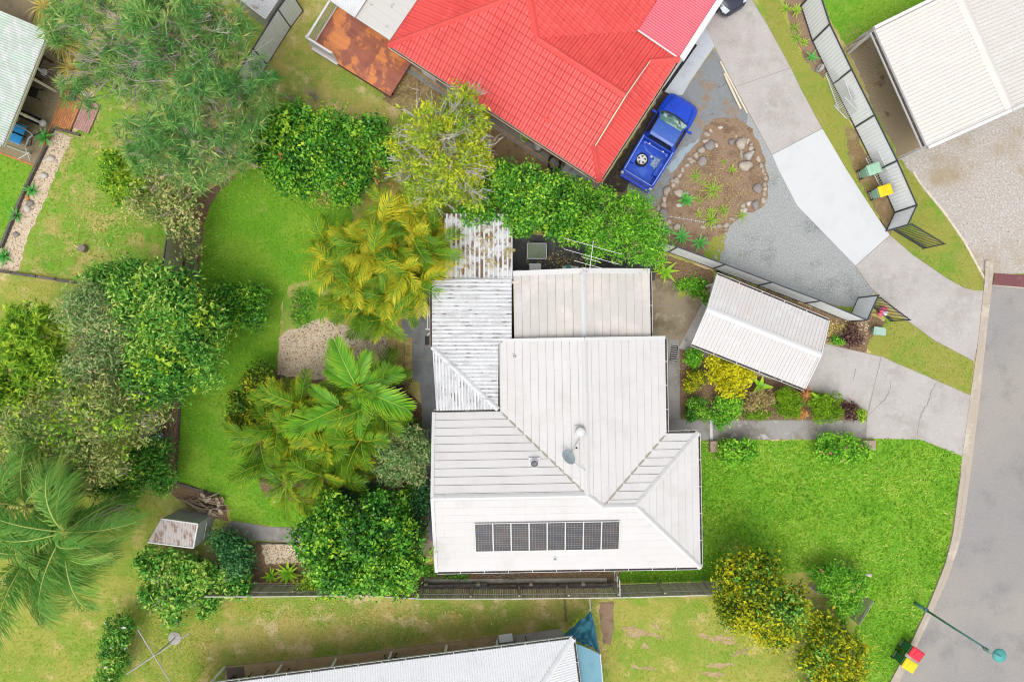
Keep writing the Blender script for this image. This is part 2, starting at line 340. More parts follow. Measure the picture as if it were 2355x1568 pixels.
Mt['stone'] = layers('beige_stone', (0.39, 0.335, 0.27), [((0.48, 0.43, 0.37), 3, .5, .66, 7), ((0.24, 0.19, 0.145), 5, .56, .7, 7)], rough=.85, bump=.7, bscale=8, obj=True, vary=.14)
Mt['stone_white'] = layers('white_stone', (0.66, 0.60, 0.53), [((0.44, 0.34, 0.26), 5, .56, .7, 6)], rough=.8, bump=.6, bscale=8, obj=True)
Mt['stone_grey'] = layers('grey_stone', (0.26, 0.23, 0.21), [((0.34, 0.31, 0.285), 3, .5, .66, 7), ((0.15, 0.125, 0.105), 5, .56, .7, 7)], rough=.9, bump=.8, bscale=8, obj=True, vary=.12)
Mt['sandstone'] = layers('rough_sandstone_block', (0.36, 0.27, 0.205), [((0.46, 0.37, 0.30), 8, .5, .66, 6), ((0.17, 0.12, 0.09), 6, .56, .7, 7)], rough=.95, bump=1.0, bscale=14, bdist=.04)
Mt['bark'] = layers('grey_bark', (0.22, 0.185, 0.15), [((0.32, 0.285, 0.25), 3, .5, .66, 6), ((0.13, 0.10, 0.075), 5, .55, .7, 6)], rough=.95)
Mt['bark_pale'] = layers('pale_silver_bark', (0.50, 0.475, 0.46), [((0.36, 0.33, 0.31), 4, .5, .68, 6)], rough=.9)
Mt['bark_twig'] = layers('grey_pink_twig', (0.42, 0.36, 0.32), [((0.30, 0.245, 0.21), 4, .5, .68, 6)], rough=.9)
Mt['bark_tan'] = layers('tan_bark', (0.40, 0.31, 0.21), [((0.30, 0.22, 0.15), 4, .5, .68, 6)], rough=.9)
Mt['palm_trunk'] = layers('palm_trunk', (0.26, 0.225, 0.17), [((0.36, 0.33, 0.27), 3, .5, .66, 6)], rough=.9)
Mt['black'] = layers('black_plastic', (0.015, 0.015, 0.017), rough=.5)
Mt['rubber'] = layers('tyre_rubber', (0.02, 0.02, 0.02), [((0.035, 0.034, 0.033), 12, .5, .7, 4)], rough=.85)
Mt['steel'] = layers('galvanised_steel', (0.52, 0.54, 0.56), [((0.44, 0.46, 0.48), 6, .5, .7, 4)], rough=.4, metal=.6)
Mt['alloy'] = layers('alloy_wheel', (0.80, 0.80, 0.80), rough=.35, metal=.15)
Mt['blue_paint'] = layers('blue_car_paint', (0.006, 0.052, 0.50), [((0.005, 0.040, 0.40), 1.2, .5, .7, 5)], rough=.3, spec=.4, coat=.35, obj=True)
Mt['blue_roof'] = layers('faded_blue_roof_paint', (0.035, 0.10, 0.40), [((0.065, 0.145, 0.44), 2.4, .52, .68, 7), ((0.20, 0.25, 0.50), 5, .68, .78, 6)], rough=.42, coat=.4, obj=True)
Mt['tray_blue'] = layers('worn_blue_tray', (0.025, 0.085, 0.50), [((0.06, 0.14, 0.56), 1.4, .5, .66, 6), ((0.12, 0.17, 0.50), 2.2, .6, .74, 8, (.6, 9, 1))], rough=.45, obj=True)
Mt['black_paint'] = layers('black_blue_car_paint', (0.012, 0.016, 0.04), rough=.18, spec=.5, coat=1.0)
Mt['windscreen'] = layers('windscreen', (0.10, 0.24, 0.23), [((0.40, 0.55, 0.55), 1.6, .50, .54, 4), ((0.03, 0.07, 0.07), 3.0, .58, .62, 5)], rough=.06, spec=.8, obj=True)  # pale teal patches paint the sky's reflection into the glass colour
Mt['tint'] = glassmat('tinted_glass', (0.012, 0.015, 0.02), .05)
Mt['lamp_glass'] = glassmat('headlight_glass', (0.55, 0.60, 0.62), .1)
Mt['red_lens'] = glassmat('red_lens', (0.4, 0.02, 0.02), .15)
Mt['chrome'] = layers('chrome', (0.75, 0.76, 0.77), rough=.15, metal=.9)
Mt['bin_green'] = layers('green_bin_plastic', (0.035, 0.17, 0.075), [((0.05, 0.20, 0.095), 2, .5, .7, 5)], rough=.5)
Mt['bin_faded'] = layers('faded_green_bin_plastic', (0.22, 0.40, 0.28), [((0.30, 0.47, 0.35), 2.4, .5, .68, 6)], rough=.55)
Mt['lid_yellow'] = layers('yellow_lid', (0.80, 0.56, 0.015), [((0.76, 0.50, 0.015), 2.5, .5, .7, 5)], rough=.45)
Mt['lid_red'] = layers('red_lid', (0.66, 0.03, 0.055), [((0.58, 0.025, 0.045), 2.5, .5, .7, 5)], rough=.45)
Mt['lid_green'] = layers('faded_green_lid', (0.30, 0.50, 0.36), [((0.25, 0.44, 0.31), 2.5, .5, .7, 5)], rough=.5)
Mt['teal_pole'] = layers('teal_painted_steel', (0.10, 0.235, 0.225), [((0.13, 0.27, 0.26), 3, .5, .7, 5)], rough=.5)
Mt['teal_lamp'] = layers('teal_lamp_top', (0.07, 0.33, 0.31), [((0.10, 0.38, 0.35), 3, .5, .7, 5)], rough=.45)
Mt['dish'] = layers('grey_green_dish', (0.38, 0.46, 0.475), [((0.34, 0.42, 0.435), 3, .5, .7, 5)], rough=.6)
Mt['shade_dark'] = layers('teal_shade_cloth', (0.022, 0.115, 0.16), [((0.04, 0.16, 0.21), 1.5, .5, .68, 5), ((0.015, 0.08, 0.11), 6, .55, .7, 5)], rough=.8, bump=.6, bscale=5, bdist=.05)
Mt['shade_pale'] = layers('faded_blue_shade_sheet', (0.155, 0.32, 0.39), [((0.12, 0.265, 0.335), 1.5, .5, .68, 5), ((0.20, 0.37, 0.44), 8, .5, .7, 4, (6, 1, 1))], rough=.7)
Mt['pond'] = layers('dark_teal_slab', (0.045, 0.075, 0.085), [((0.07, 0.105, 0.115), 1.4, .5, .66, 6), ((0.20, 0.12, 0.03), 5, .66, .72, 6), ((0.03, 0.04, 0.04), 3, .55, .68, 6)], rough=.6)
Mt['cover_grey'] = layers('silver_grey_cover', (0.52, 0.53, 0.545), [((0.45, 0.455, 0.47), 1.8, .5, .68, 6), ((0.40, 0.36, 0.32), 6, .66, .76, 6)], rough=.6, bump=.4, bscale=6, bdist=.04)
Mt['maroon'] = layers('maroon_plate', (0.17, 0.065, 0.07), [((0.20, 0.09, 0.09), 2, .5, .68, 7), ((0.12, 0.05, 0.055), 5, .55, .7, 6)], rough=.75)
Mt['treadmill_blue'] = layers('blue_vinyl', (0.03, 0.26, 0.56), rough=.5)
Mt['silver'] = layers('silver_paint', (0.42, 0.44, 0.47), rough=.35, metal=.4)
Mt['brown_wood'] = layers('dark_brown_timber', (0.075, 0.035, 0.025), [((0.11, 0.05, 0.035), 3, .5, .7, 5)], rough=.6, vary=.1)
Mt['wall_cream'] = layers('cream_wall', (0.58, 0.53, 0.45), rough=.85)
Mt['wall_brick'] = layers('brown_brick_wall', (0.34, 0.20, 0.13), [((0.27, 0.15, 0.10), 4, .5, .7, 5)], rough=.9)
Mt['cell'] = layers('solar_cell', (0.030, 0.024, 0.026), [((0.055, 0.036, 0.032), 1.4, .46, .62, 5), ((0.016, 0.022, 0.045), 1.6, .55, .72, 5)], rough=.22, spec=.5)
Mt['cell_line'] = layers('solar_busbar', (0.27, 0.32, 0.33), rough=.4)
Mt['dirt_dark'] = layers('dark_crack', (0.235, 0.215, 0.20), rough=.95)
Mt['black_strip'] = layers('black_drain', (0.02, 0.02, 0.022), [((0.06, 0.055, 0.05), 6, .55, .7, 6)], rough=.8)
Mt['tank_grey'] = layers('grey_tank', (0.42, 0.41, 0.40), [((0.34, 0.32, 0.30), 4, .5, .7, 5)], rough=.6)
Mt['rope'] = layers('pale_blue_rope', (0.42, 0.55, 0.68), rough=.8)
Mt['green_pad'] = layers('green_rubber_mat', (0.19, 0.235, 0.165), [((0.15, 0.20, 0.11), 2, .5, .7, 6)], rough=.8)
Mt['dead_frond'] = layers('dry_palm_litter', (0.36, 0.28, 0.20), [((0.24, 0.17, 0.11), 3, .5, .68, 6), ((0.47, 0.41, 0.34), 4, .58, .7, 6)], rough=.9, vary=.25)
Mt['pvc'] = layers('bright_white_plastic', (0.80, 0.80, 0.80), rough=.4)
Mt['terracotta'] = layers('terracotta', (0.42, 0.20, 0.11), [((0.34, 0.17, 0.10), 4, .5, .7, 6)], rough=.8)
Mt['meter_green'] = layers('pale_green_box', (0.33, 0.47, 0.40), [((0.40, 0.54, 0.48), 3, .5, .7, 5)], rough=.6)
Mt['weed'] = layers('weed_green', (0.10, 0.24, 0.02), rough=.9)
Mt['navy'] = layers('navy_fabric', (0.012, 0.017, 0.035), rough=.8)

Lf = {}
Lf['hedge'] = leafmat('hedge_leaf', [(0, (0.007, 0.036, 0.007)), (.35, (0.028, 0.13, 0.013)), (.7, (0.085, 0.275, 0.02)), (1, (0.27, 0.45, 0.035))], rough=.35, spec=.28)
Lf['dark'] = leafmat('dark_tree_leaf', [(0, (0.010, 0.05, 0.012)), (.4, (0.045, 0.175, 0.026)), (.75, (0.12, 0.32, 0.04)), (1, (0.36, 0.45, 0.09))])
Lf['yellowgreen'] = leafmat('yellow_green_leaf', [(0, (0.04, 0.125, 0.015)), (.5, (0.14, 0.30, 0.022)), (1, (0.38, 0.48, 0.04))])
Lf['grey'] = leafmat('grey_green_leaf', [(0, (0.05, 0.125, 0.035)), (.5, (0.14, 0.25, 0.075)), (.85, (0.27, 0.36, 0.14)), (1, (0.44, 0.33, 0.17))])
Lf['olive'] = leafmat('olive_gum_leaf', [(0, (0.06, 0.125, 0.03)), (.45, (0.17, 0.25, 0.065)), (.8, (0.34, 0.37, 0.11)), (1, (0.48, 0.38, 0.18))])
Lf['needle'] = leafmat('needle_leaf', [(0, (0.03, 0.115, 0.03)), (.5, (0.085, 0.235, 0.055)), (.85, (0.21, 0.35, 0.085)), (1, (0.40, 0.36, 0.14))])
Lf['silky'] = leafmat('silky_oak_leaf', [(0, (0.11, 0.20, 0.02)), (.5, (0.24, 0.35, 0.03)), (.85, (0.40, 0.43, 0.035)), (1, (0.66, 0.44, 0.02))])
Lf['bright'] = leafmat('bright_green_leaf', [(0, (0.035, 0.135, 0.015)), (.5, (0.085, 0.28, 0.02)), (1, (0.25, 0.47, 0.04))])
Lf['gold'] = leafmat('gold_shrub_leaf', [(0, (0.06, 0.13, 0.012)), (.3, (0.25, 0.27, 0.012)), (.65, (0.60, 0.44, 0.012)), (1, (0.72, 0.47, 0.02))])
Lf['yellowtree'] = leafmat('yellow_tree_leaf', [(0, (0.018, 0.07, 0.01)), (.4, (0.075, 0.145, 0.012)), (.7, (0.27, 0.29, 0.012)), (1, (0.60, 0.43, 0.015))])
Lf['cane'] = leafmat('golden_cane_leaflet', [(0, (0.022, 0.10, 0.01)), (.35, (0.12, 0.24, 0.016)), (.65, (0.40, 0.36, 0.02)), (1, (0.64, 0.42, 0.03))], trans=.3, rough=.35)
Lf['king'] = leafmat('king_palm_leaflet', [(0, (0.022, 0.11, 0.015)), (.45, (0.10, 0.28, 0.018)), (.85, (0.28, 0.42, 0.025)), (1, (0.52, 0.46, 0.03))], trans=.3, rough=.35, spec=.25)
Lf['queen'] = leafmat('queen_palm_leaflet', [(0, (0.03, 0.125, 0.02)), (.4, (0.085, 0.22, 0.035)), (.75, (0.22, 0.34, 0.07)), (1, (0.48, 0.46, 0.13))], trans=.25)
Lf['agave'] = leafmat('agave_leaf', [(0, (0.09, 0.27, 0.05)), (.6, (0.20, 0.40, 0.07)), (1, (0.40, 0.46, 0.08))], trans=.1, rough=.5)
Lf['agave_blue'] = leafmat('blue_green_succulent_leaf', [(0, (0.045, 0.19, 0.035)), (.6, (0.085, 0.29, 0.06)), (1, (0.22, 0.36, 0.10))], trans=.1, rough=.5)
Lf['strap'] = leafmat('strap_leaf', [(0, (0.10, 0.24, 0.025)), (.6, (0.24, 0.36, 0.04)), (1, (0.50, 0.47, 0.06))], trans=.2)
Lf['straw'] = leafmat('straw_strap_leaf', [(0, (0.28, 0.22, 0.05)), (.6, (0.46, 0.37, 0.10)), (1, (0.62, 0.50, 0.22))], trans=.2)
Lf['yucca'] = leafmat('yucca_leaf', [(0, (0.05, 0.20, 0.02)), (.6, (0.13, 0.34, 0.025)), (1, (0.42, 0.44, 0.03))], trans=.15)
Lf['red'] = leafmat('red_cordyline_leaf', [(0, (0.30, 0.02, 0.06)), (1, (0.62, 0.06, 0.13))], trans=.2)
Lf['bluegreen'] = leafmat('blue_green_leaf', [(0, (0.012, 0.055, 0.018)), (.6, (0.035, 0.13, 0.042)), (1, (0.10, 0.23, 0.07))])
Lf['purple'] = leafmat('purple_leaf', [(0, (0.035, 0.018, 0.018)), (.6, (0.10, 0.05, 0.05)), (1, (0.24, 0.15, 0.10))])
Lf['box'] = leafmat('clipped_box_leaf', [(0, (0.05, 0.12, 0.008)), (.5, (0.10, 0.22, 0.01)), (1, (0.21, 0.34, 0.015))])
Lf['orange'] = leafmat('orange_leaf', [(0, (0.26, 0.10, 0.04)), (.6, (0.48, 0.21, 0.08)), (1, (0.58, 0.34, 0.12))])
Lf['pinkflower'] = leafmat('pink_petal', [(0, (0.72, 0.12, 0.14)), (1, (0.80, 0.26, 0.26))])
Lf['whiteflower'] = leafmat('white_petal', [(0, (0.72, 0.72, 0.66)), (1, (0.8, 0.8, 0.75))])
Lf['yellowflower'] = leafmat('yellow_petal', [(0, (0.75, 0.50, 0.02)), (1, (0.8, 0.6, 0.03))])
Lf['dry'] = leafmat('dry_twig_leaf', [(0, (0.22, 0.15, 0.08)), (.6, (0.34, 0.26, 0.12)), (1, (0.30, 0.32, 0.08))])
Lf['grass'] = leafmat('lawn_blade', [(0, (0.055, 0.165, 0.008)), (.4, (0.13, 0.30, 0.012)), (.75, (0.25, 0.41, 0.03)), (1, (0.48, 0.52, 0.15))], trans=.3, rough=.6, spec=.2)
Lf['grass_dry'] = leafmat('dry_blade', [(0, (0.11, 0.27, 0.015)), (.3, (0.28, 0.32, 0.045)), (.6, (0.46, 0.39, 0.13)), (1, (0.60, 0.48, 0.27))], trans=.3, rough=.6, spec=.2)
Lf['grass_mid'] = leafmat('verge_blade', [(0, (0.08, 0.19, 0.012)), (.4, (0.19, 0.245, 0.025)), (.7, (0.33, 0.29, 0.07)), (1, (0.48, 0.39, 0.16))], trans=.3, rough=.6, spec=.2)
Lf['pebble'] = leafmat('pebble_stone', [(0, (0.16, 0.10, 0.055)), (.3, (0.33, 0.25, 0.16)), (.6, (0.42, 0.34, 0.24)), (1, (0.47, 0.43, 0.37))], trans=0.0, rough=.8)
Lf['bark_chip'] = leafmat('bark_chip', [(0, (0.06, 0.035, 0.02)), (.6, (0.16, 0.10, 0.06)), (.9, (0.30, 0.22, 0.14)), (1, (0.42, 0.36, 0.28))], trans=0.0, rough=.9)
Lf['grass_yellow'] = leafmat('yellow_green_blade', [(0, (0.10, 0.25, 0.012)), (.35, (0.22, 0.29, 0.03)), (.65, (0.34, 0.31, 0.07)), (1, (0.48, 0.39, 0.18))], trans=.3, rough=.6, spec=.2)
Lf['banana'] = leafmat('banana_leaf', [(0, (0.10, 0.30, 0.02)), (.6, (0.24, 0.44, 0.03)), (1, (0.50, 0.52, 0.05))], trans=.3, rough=.35)
# ------------------------------------------------------------------ foliage generators
def fast_mesh(name, V, F, rnd):
    me = bpy.data.meshes.new(name); nf, k = F.shape
    me.vertices.add(len(V)); me.vertices.foreach_set('co', np.ascontiguousarray(V, dtype=np.float32).ravel())
    me.loops.add(nf * k); me.loops.foreach_set('vertex_index', np.ascontiguousarray(F, dtype=np.int32).ravel())
    me.polygons.add(nf); me.polygons.foreach_set('loop_start', np.arange(0, nf * k, k, dtype=np.int32))
    at = me.attributes.new('rnd', 'FLOAT', 'POINT'); at.data.foreach_set('value', np.ascontiguousarray(rnd, dtype=np.float32))
    me.update(calc_edges=True)
    return me

def unit(a): return a / np.maximum(np.linalg.norm(a, axis=-1, keepdims=True), 1e-9)

def blob(x, y, z, rx, ry, rz):
    p = P(x, y, z); return (p.x, p.y, p.z, S(rx, z), S(ry, z), rz)

def lobes(blobs, count, frac):
    """break each crown ellipsoid into a core and many smaller lobes, so that the outline is uneven and gaps open"""
    out = []
    for (x, y, z, rx, ry, rz) in blobs:
        out.append((x, y, z - rz * .1, rx * .66, ry * .66, rz * .62))
        for i in range(count):
            d = unit(rng.normal(size=3)); d[2] = abs(d[2]) * .9 if rng.random() < .85 else -.25 * abs(d[2])
            k = frac * rng.uniform(.6, 1.35); m = (rx + ry) / 2; q = .86 * rng.uniform(.82, 1.1)
            out.append((x + d[0] * rx * q, y + d[1] * ry * q, z + d[2] * rz * q, m * k, m * k, max(.12, m * k * .75)))
    return out

def leaf_cloud(name, blobs, n, size, mat, parent, per=14, clump=.22, aspect=.5, up=.4, inner=.16, lump=.12, low=-.25, bias=0.0, jit=.8, sub=(14, .3), radial=False):
    if sub: blobs = lobes(blobs, *sub)
    b = np.array(blobs, dtype=float)
    w = b[:, 3] * b[:, 4] + (b[:, 3] + b[:, 4]) * .5 * b[:, 5]; w /= w.sum()
    nc = max(1, int(n / per))
    k = rng.choice(len(b), nc, p=w); bb = b[k]
    d = unit(rng.normal(size=(nc, 3))); d[:, 2] = np.where(d[:, 2] < low, -d[:, 2], d[:, 2])
    ph = rng.uniform(0, 6.28, (len(b), 6))[k]
    lum = 1 + lump * (np.sin(4.1 * d[:, 0] + ph[:, 0]) * np.sin(3.7 * d[:, 1] + ph[:, 1]) + .7 * np.sin(8 * d[:, 0] + ph[:, 2]) * np.sin(7.3 * d[:, 1] + ph[:, 3])) + rng.normal(0, .07, nc)
    r = np.where(rng.random(nc) < inner, rng.random(nc) ** .5 * .9, lum)
    c = bb[:, :3] + d * r[:, None] * bb[:, 3:6]
    c[:, 2] = np.maximum(c[:, 2], .06)
    lob = rng.random(len(b))[k]; crnd = .5 * lob + .5 * rng.random(nc)
    i = np.repeat(np.arange(nc), per); m = len(i)
    off = rng.normal(size=(m, 3)) * clump * np.array([1, 1, .7])
    p = c[i] + off; p[:, 2] = np.maximum(p[:, 2], .03)
    nrm = unit(d[i] * .5 + np.array([0, 0, up]) + rng.normal(size=(m, 3)) * jit + unit(off) * .3)
    L = size * np.exp(rng.normal(0, .3, m))[:, None]
    if radial:
        t = unit(off + rng.normal(size=(m, 3)) * clump * .2); p = c[i] + t * L * .5; p[:, 2] = np.maximum(p[:, 2], .03); bt = unit(np.cross(t, nrm)); nrm = np.cross(bt, t)
    else:
        t = unit(np.cross(nrm, rng.normal(size=(m, 3)))); bt = np.cross(nrm, t)
    a = p - t * L * .5; e = p + t * L * .5 - nrm * L * .12; s1 = p + bt * L * aspect * .5; s2 = p - bt * L * aspect * .5
    V = np.stack([a, s1, e, s2], 1).reshape(-1, 3)
    F = np.arange(4 * m).reshape(-1, 4)
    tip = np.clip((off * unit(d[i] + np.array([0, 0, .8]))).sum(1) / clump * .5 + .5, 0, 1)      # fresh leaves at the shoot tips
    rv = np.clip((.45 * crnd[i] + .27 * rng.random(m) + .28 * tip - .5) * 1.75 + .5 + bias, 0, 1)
    off0 = np.array(woff(parent))
    me = fast_mesh(name, V - off0, F, np.repeat(rv, 4))
    return add_obj(name, me, mat, parent)

def limb_path(a, b, sag=.15, n=4):
    a = Vector(a); b = Vector(b); L = (b - a).length; out = []
    j = Vector(rng.normal(size=3)) * L * .06
    for i in range(n + 1):
        t = i / n
        q = a.lerp(b, t) + Vector((0, 0, L * sag * math.sin(math.pi * t))) + j * math.sin(math.pi * t)
        out.append(q)
    return out

def wood(parent, base, hub, blobs, r0, mat, limbs=10, twigs=4, name='trunk', reach=.9, rl=.35, tw=.28):
    mb = MB(); base = Vector(base); hub = Vector(hub)
    mb.tube([base - Vector((0, 0, .1)), base.lerp(hub, .4) + Vector(rng.normal(size=3)) * .08, hub], [r0 * 1.25, r0, r0 * .7], 8)
    b = np.array(blobs)
    w = b[:, 3] * b[:, 4]; w /= w.sum()
    for q in range(limbs):
        k = b[rng.choice(len(b), p=w)]
        d = unit(rng.normal(size=3)); d[2] = abs(d[2]) * .8
        e = Vector(k[:3] + d * k[3:6] * reach * rng.uniform(.7, 1.0))
        st = base.lerp(hub, rng.uniform(.55, 1.0))
        pts = limb_path(st, e, .08)
        rr = r0 * rl * rng.uniform(.7, 1.2)
        mb.tube(pts, [rr, rr * .8, rr * .6, rr * .42, rr * .15], 5)
        for z in range(twigs):
            t0 = pts[int(rng.integers(1, 4))]
            L = (e - st).length * tw * rng.uniform(.6, 1.3)
            dd = (e - st).normalized() * .7 + Vector(rng.normal(size=3)) * .6
            e2 = t0 + dd.normalized() * L
            mb.tube([t0, t0.lerp(e2, .5) + Vector(rng.normal(size=3)) * L * .07, e2], [rr * .4, rr * .28, rr * .08], 4)
    return mb.build(name, mat, parent)

def bare_twigs(parent, blobs, n, r, mat, reach=1.08):
    """dead and leafless twigs standing through the crown"""
    mb = MB(); b = np.array(blobs); w = b[:, 3] * b[:, 4]; w /= w.sum()
    for q in range(n):
        k = b[rng.choice(len(b), p=w)]; d = unit(rng.normal(size=3)); d[2] = abs(d[2]) * .7 + .15; d = unit(d)
        a = Vector(k[:3] + d * k[3:6] * rng.uniform(.25, .7)); e = Vector(k[:3] + d * k[3:6] * reach * rng.uniform(.8, 1.05))
        e += Vector(rng.normal(size=3)) * .25; L = (e - a).length; mid = a.lerp(e, .5) + Vector(rng.normal(size=3)) * L * .12
        mb.tube([a, mid, e], [r, r * .7, r * .25], 4)
        for z in range(int(rng.integers(2, 5))):
            s = a.lerp(e, rng.uniform(.3, .85)); f = s + ((e - a).normalized() + Vector(rng.normal(size=3)) * .7).normalized() * L * rng.uniform(.25, .55)
            mb.tube([s, s.lerp(f, .5) + Vector(rng.normal(size=3)) * L * .05, f], [r * .55, r * .4, r * .15], 3)
    return tag(mb.build('twigs', mat, parent), kind='stuff')

def tree(name, label, cat, base, blobs, leaf, n, size, bark='bark', r0=.12, limbs=8, twigs=3, hubz=.55, group=None, extra=None, bare=0, bare_r=.018, reach=.9, rl=.35, tw=.28, **kw):
    bl = [blob(*q) for q in blobs]
    zc = sum(q[2] for q in bl) / len(bl)
    cx = sum(q[0] for q in bl) / len(bl); cy = sum(q[1] for q in bl) / len(bl)
    b0 = P(base[0], base[1], 0) if base else Vector((cx, cy, 0))
    root = thing(name, label, cat, b0, group)
    hub = Vector((b0.x * .6 + cx * .4, b0.y * .6 + cy * .4, zc * hubz))
    wood(root, b0, hub, bl, r0, Mt[bark], limbs, twigs, reach=reach, rl=rl, tw=tw)
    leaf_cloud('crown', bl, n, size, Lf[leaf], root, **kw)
    if bare: bare_twigs(root, bl, bare, bare_r, Mt[bark])
    if extra:
        for nm, lf, nn, sz, kk in extra: leaf_cloud(nm, bl, nn, sz, Lf[lf], root, **kk)
    return root

def shrub(name, label, base, blobs, leaf, n, size, cat='shrub', **kw):
    return tree(name, label, cat, base, blobs, leaf, n, size, r0=.035, limbs=5, twigs=2, hubz=.4, **kw)

def frond_mesh(name, L, n, ll, lw, droop, curl, vee, gold, seed, stem=.16, a0=72, a1=28, rw=.018, wild=5.0):
    g = np.random.default_rng(seed); V = []; F = []; C = []
    pts = []; ang = 0.0; x = z = 0.0; N = 24
    for i in range(N + 1):
        pts.append((x, z, ang)); t = i / N
        ang -= droop / N * (0.35 + 1.3 * t); x += math.cos(ang) * L / N; z += math.sin(ang) * L / N
    def at(t):
        f = min(t, .9999) * N; i = int(f); u = f - i; a = pts[i]; b = pts[i + 1]
        return (a[0] + (b[0] - a[0]) * u, a[1] + (b[1] - a[1]) * u, a[2] + (b[2] - a[2]) * u)
    for i in range(0, N, 2):            # the midrib
        for k, q in enumerate((i, i + 2)):
            p = pts[min(q, N)]; w = rw * (1.15 - q / N)
            V += [(p[0], -w, p[1] + .004), (p[0], 0, p[1] + w * 1.2), (p[0], w, p[1] + .004)]; C += [.95, .95, .95]
        b = len(V) - 6; F += [(b, b + 3, b + 4, b + 1), (b + 1, b + 4, b + 5, b + 2)]
    for i in range(n):
        t = stem + (1 - stem) * (i + .5) / n
        x, z, an = at(t)
        s = math.sin(math.pi * (0.12 + .80 * (t - stem) / (1 - stem))) ** .7
        for sd in (-1, 1):
            a = R(a0 + (a1 - a0) * t + g.normal(0, wild))
            ln = ll * s * g.uniform(1 - wild * .024, 1.1)
            vz = vee + g.normal(0, wild * .016)
            tx, tz = math.cos(an), math.sin(an)
            d = np.array([tx * math.cos(a), sd * math.sin(a), tz * math.cos(a) + vz]); d /= np.linalg.norm(d)
            p0 = np.array([x, sd * .01, z]); cu = curl * g.uniform(.6, 1.4)
            p1 = p0 + d * ln * .5 + np.array([0, 0, -cu * ln * .12]); p2 = p0 + d * ln * .93 + np.array([tx * .06 * ln, 0, -cu * ln * .55])
            wv = np.array([tx, 0, tz]) * lw * .5; tw = np.array([0, 0, 1.0]) * lw * .18 * sd
            b = len(V)
            V += [tuple(p0 - wv * .6), tuple(p0 + wv * .6), tuple(p1 - wv + tw), tuple(p1 + wv - tw), tuple(p2 - wv * .15), tuple(p2 + wv * .15)]
            F += [(b, b + 1, b + 3, b + 2), (b + 2, b + 3, b + 5, b + 4)]
            q = g.normal(0, .08)
            C += [gold * .55 + q] * 2 + [gold * .8 + .08 + q] * 2 + [gold + .22 + q] * 2
    return fast_mesh(name, np.array(V), np.array(F), np.clip(np.array(C), 0, 1))

def place(name, me, mat, parent, loc, yaw, pitch, roll=0.0, sc=1.0):
    o = bpy.data.objects.new(name, me)
    if not me.materials: me.materials.append(mat)
    COL.objects.link(o); o.parent = parent
    o.matrix_local = Matrix.Translation(Vector(loc) - woff(parent)) @ Matrix.Rotation(yaw, 4, 'Z') @ Matrix.Rotation(-pitch, 4, 'Y') @ Matrix.Rotation(roll, 4, 'X') @ Matrix.Scale(sc, 4)
    return o

def palm(name, label, base, tops, meshes, leaf, nf, group=None, bare=None, r=.07, pit=(1.15, -.35), scale=(.85, 1.1), yaw0=None, cat='palm', spread=.12):
    """tops: list of (x, y, z) of each stem's crown; fronds fan out from it, young ones upright"""
    b0 = P(base[0], base[1], 0)
    root = thing(name, label, cat, b0, group)
    for si, (x, y, z) in enumerate(tops):
        tp = P(x, y, z); foot = b0.lerp(Vector((tp.x, tp.y, 0)), .75)
        mb = MB(); mb.tube([foot - Vector((0, 0, .05)), foot.lerp(tp, .5) + Vector(rng.normal(size=3)) * .06, tp], [r * 1.2, r, r * .8], 8)
        mb.build('stem', Mt['palm_trunk'], root, smooth=True)
        y0 = rng.uniform(0, 6.28) if yaw0 is None else yaw0
        for i in range(nf):
            f = i / max(1, nf - 1)
            pt = pit[0] + (pit[1] - pit[0]) * f + rng.normal(0, .12)
            place('frond', meshes[int(rng.integers(len(meshes)))], Lf[leaf], root, tp + Vector((0, 0, .05 * (1 - f))), y0 + i * 2.399 + rng.normal(0, spread), pt, rng.normal(0, .42), rng.uniform(*scale))
    return root

def blade_mesh(name, L, w, bend, seed, n=5, fold=.25):
    """one strap or sword leaf, lying along +X and bending down"""
    g = np.random.default_rng(seed); V = []; C = []; x = z = 0.0; an = 0.0
    for i in range(n + 1):
        t = i / n; ww = w * .5 * (0.55 + 1.6 * t * (1 - t) * 2 if t < .5 else 1.35 * (1 - t) ** .75 * 1.1 + .02)
        V += [(x, -ww, z + ww * fold), (x, 0, z), (x, ww, z + ww * fold)]; C += [.2 + .7 * t] * 3
        an -= bend / n; x += math.cos(an) * L / n; z += math.sin(an) * L / n
    F = []
    for i in range(n):
        b = 3 * i; F += [(b, b + 3, b + 4, b + 1), (b + 1, b + 4, b + 5, b + 2)]
    return fast_mesh(name, np.array(V), np.array(F), np.array(C))

def rosette(name, label, pos, me, leaf, n, pit=(1.25, .15), sc=(.8, 1.1), group=None, z=.0, cat='plant', stemh=0.0):
    p = P(pos[0], pos[1], z)
    root = thing(name, label, cat, p, group)
    if stemh:
        MB().tube([p - Vector((0, 0, .03)), p + Vector((0, 0, stemh))], [.05, .04], 6).build('stem', Mt['bark'], root)
    y0 = rng.uniform(0, 6.28)
    for i in range(n):
        f = i / max(1, n - 1)
        place('leaf', me, Lf[leaf], root, p + Vector((0, 0, .03 + stemh)), y0 + i * 2.399 + rng.normal(0, .15), pit[0] + (pit[1] - pit[0]) * f + rng.normal(0, .1), 0, rng.uniform(*sc))
    return root

def in_poly(x, y, poly):
    ins = np.zeros(len(x), bool); n = len(poly)
    for i in range(n):
        x1, y1 = poly[i][0], poly[i][1]; x2, y2 = poly[i - 1][0], poly[i - 1][1]
        c = ((y1 > y) != (y2 > y)) & (x < (x2 - x1) * (y - y1) / (y2 - y1 + 1e-12) + x1)
        ins ^= c
    return ins

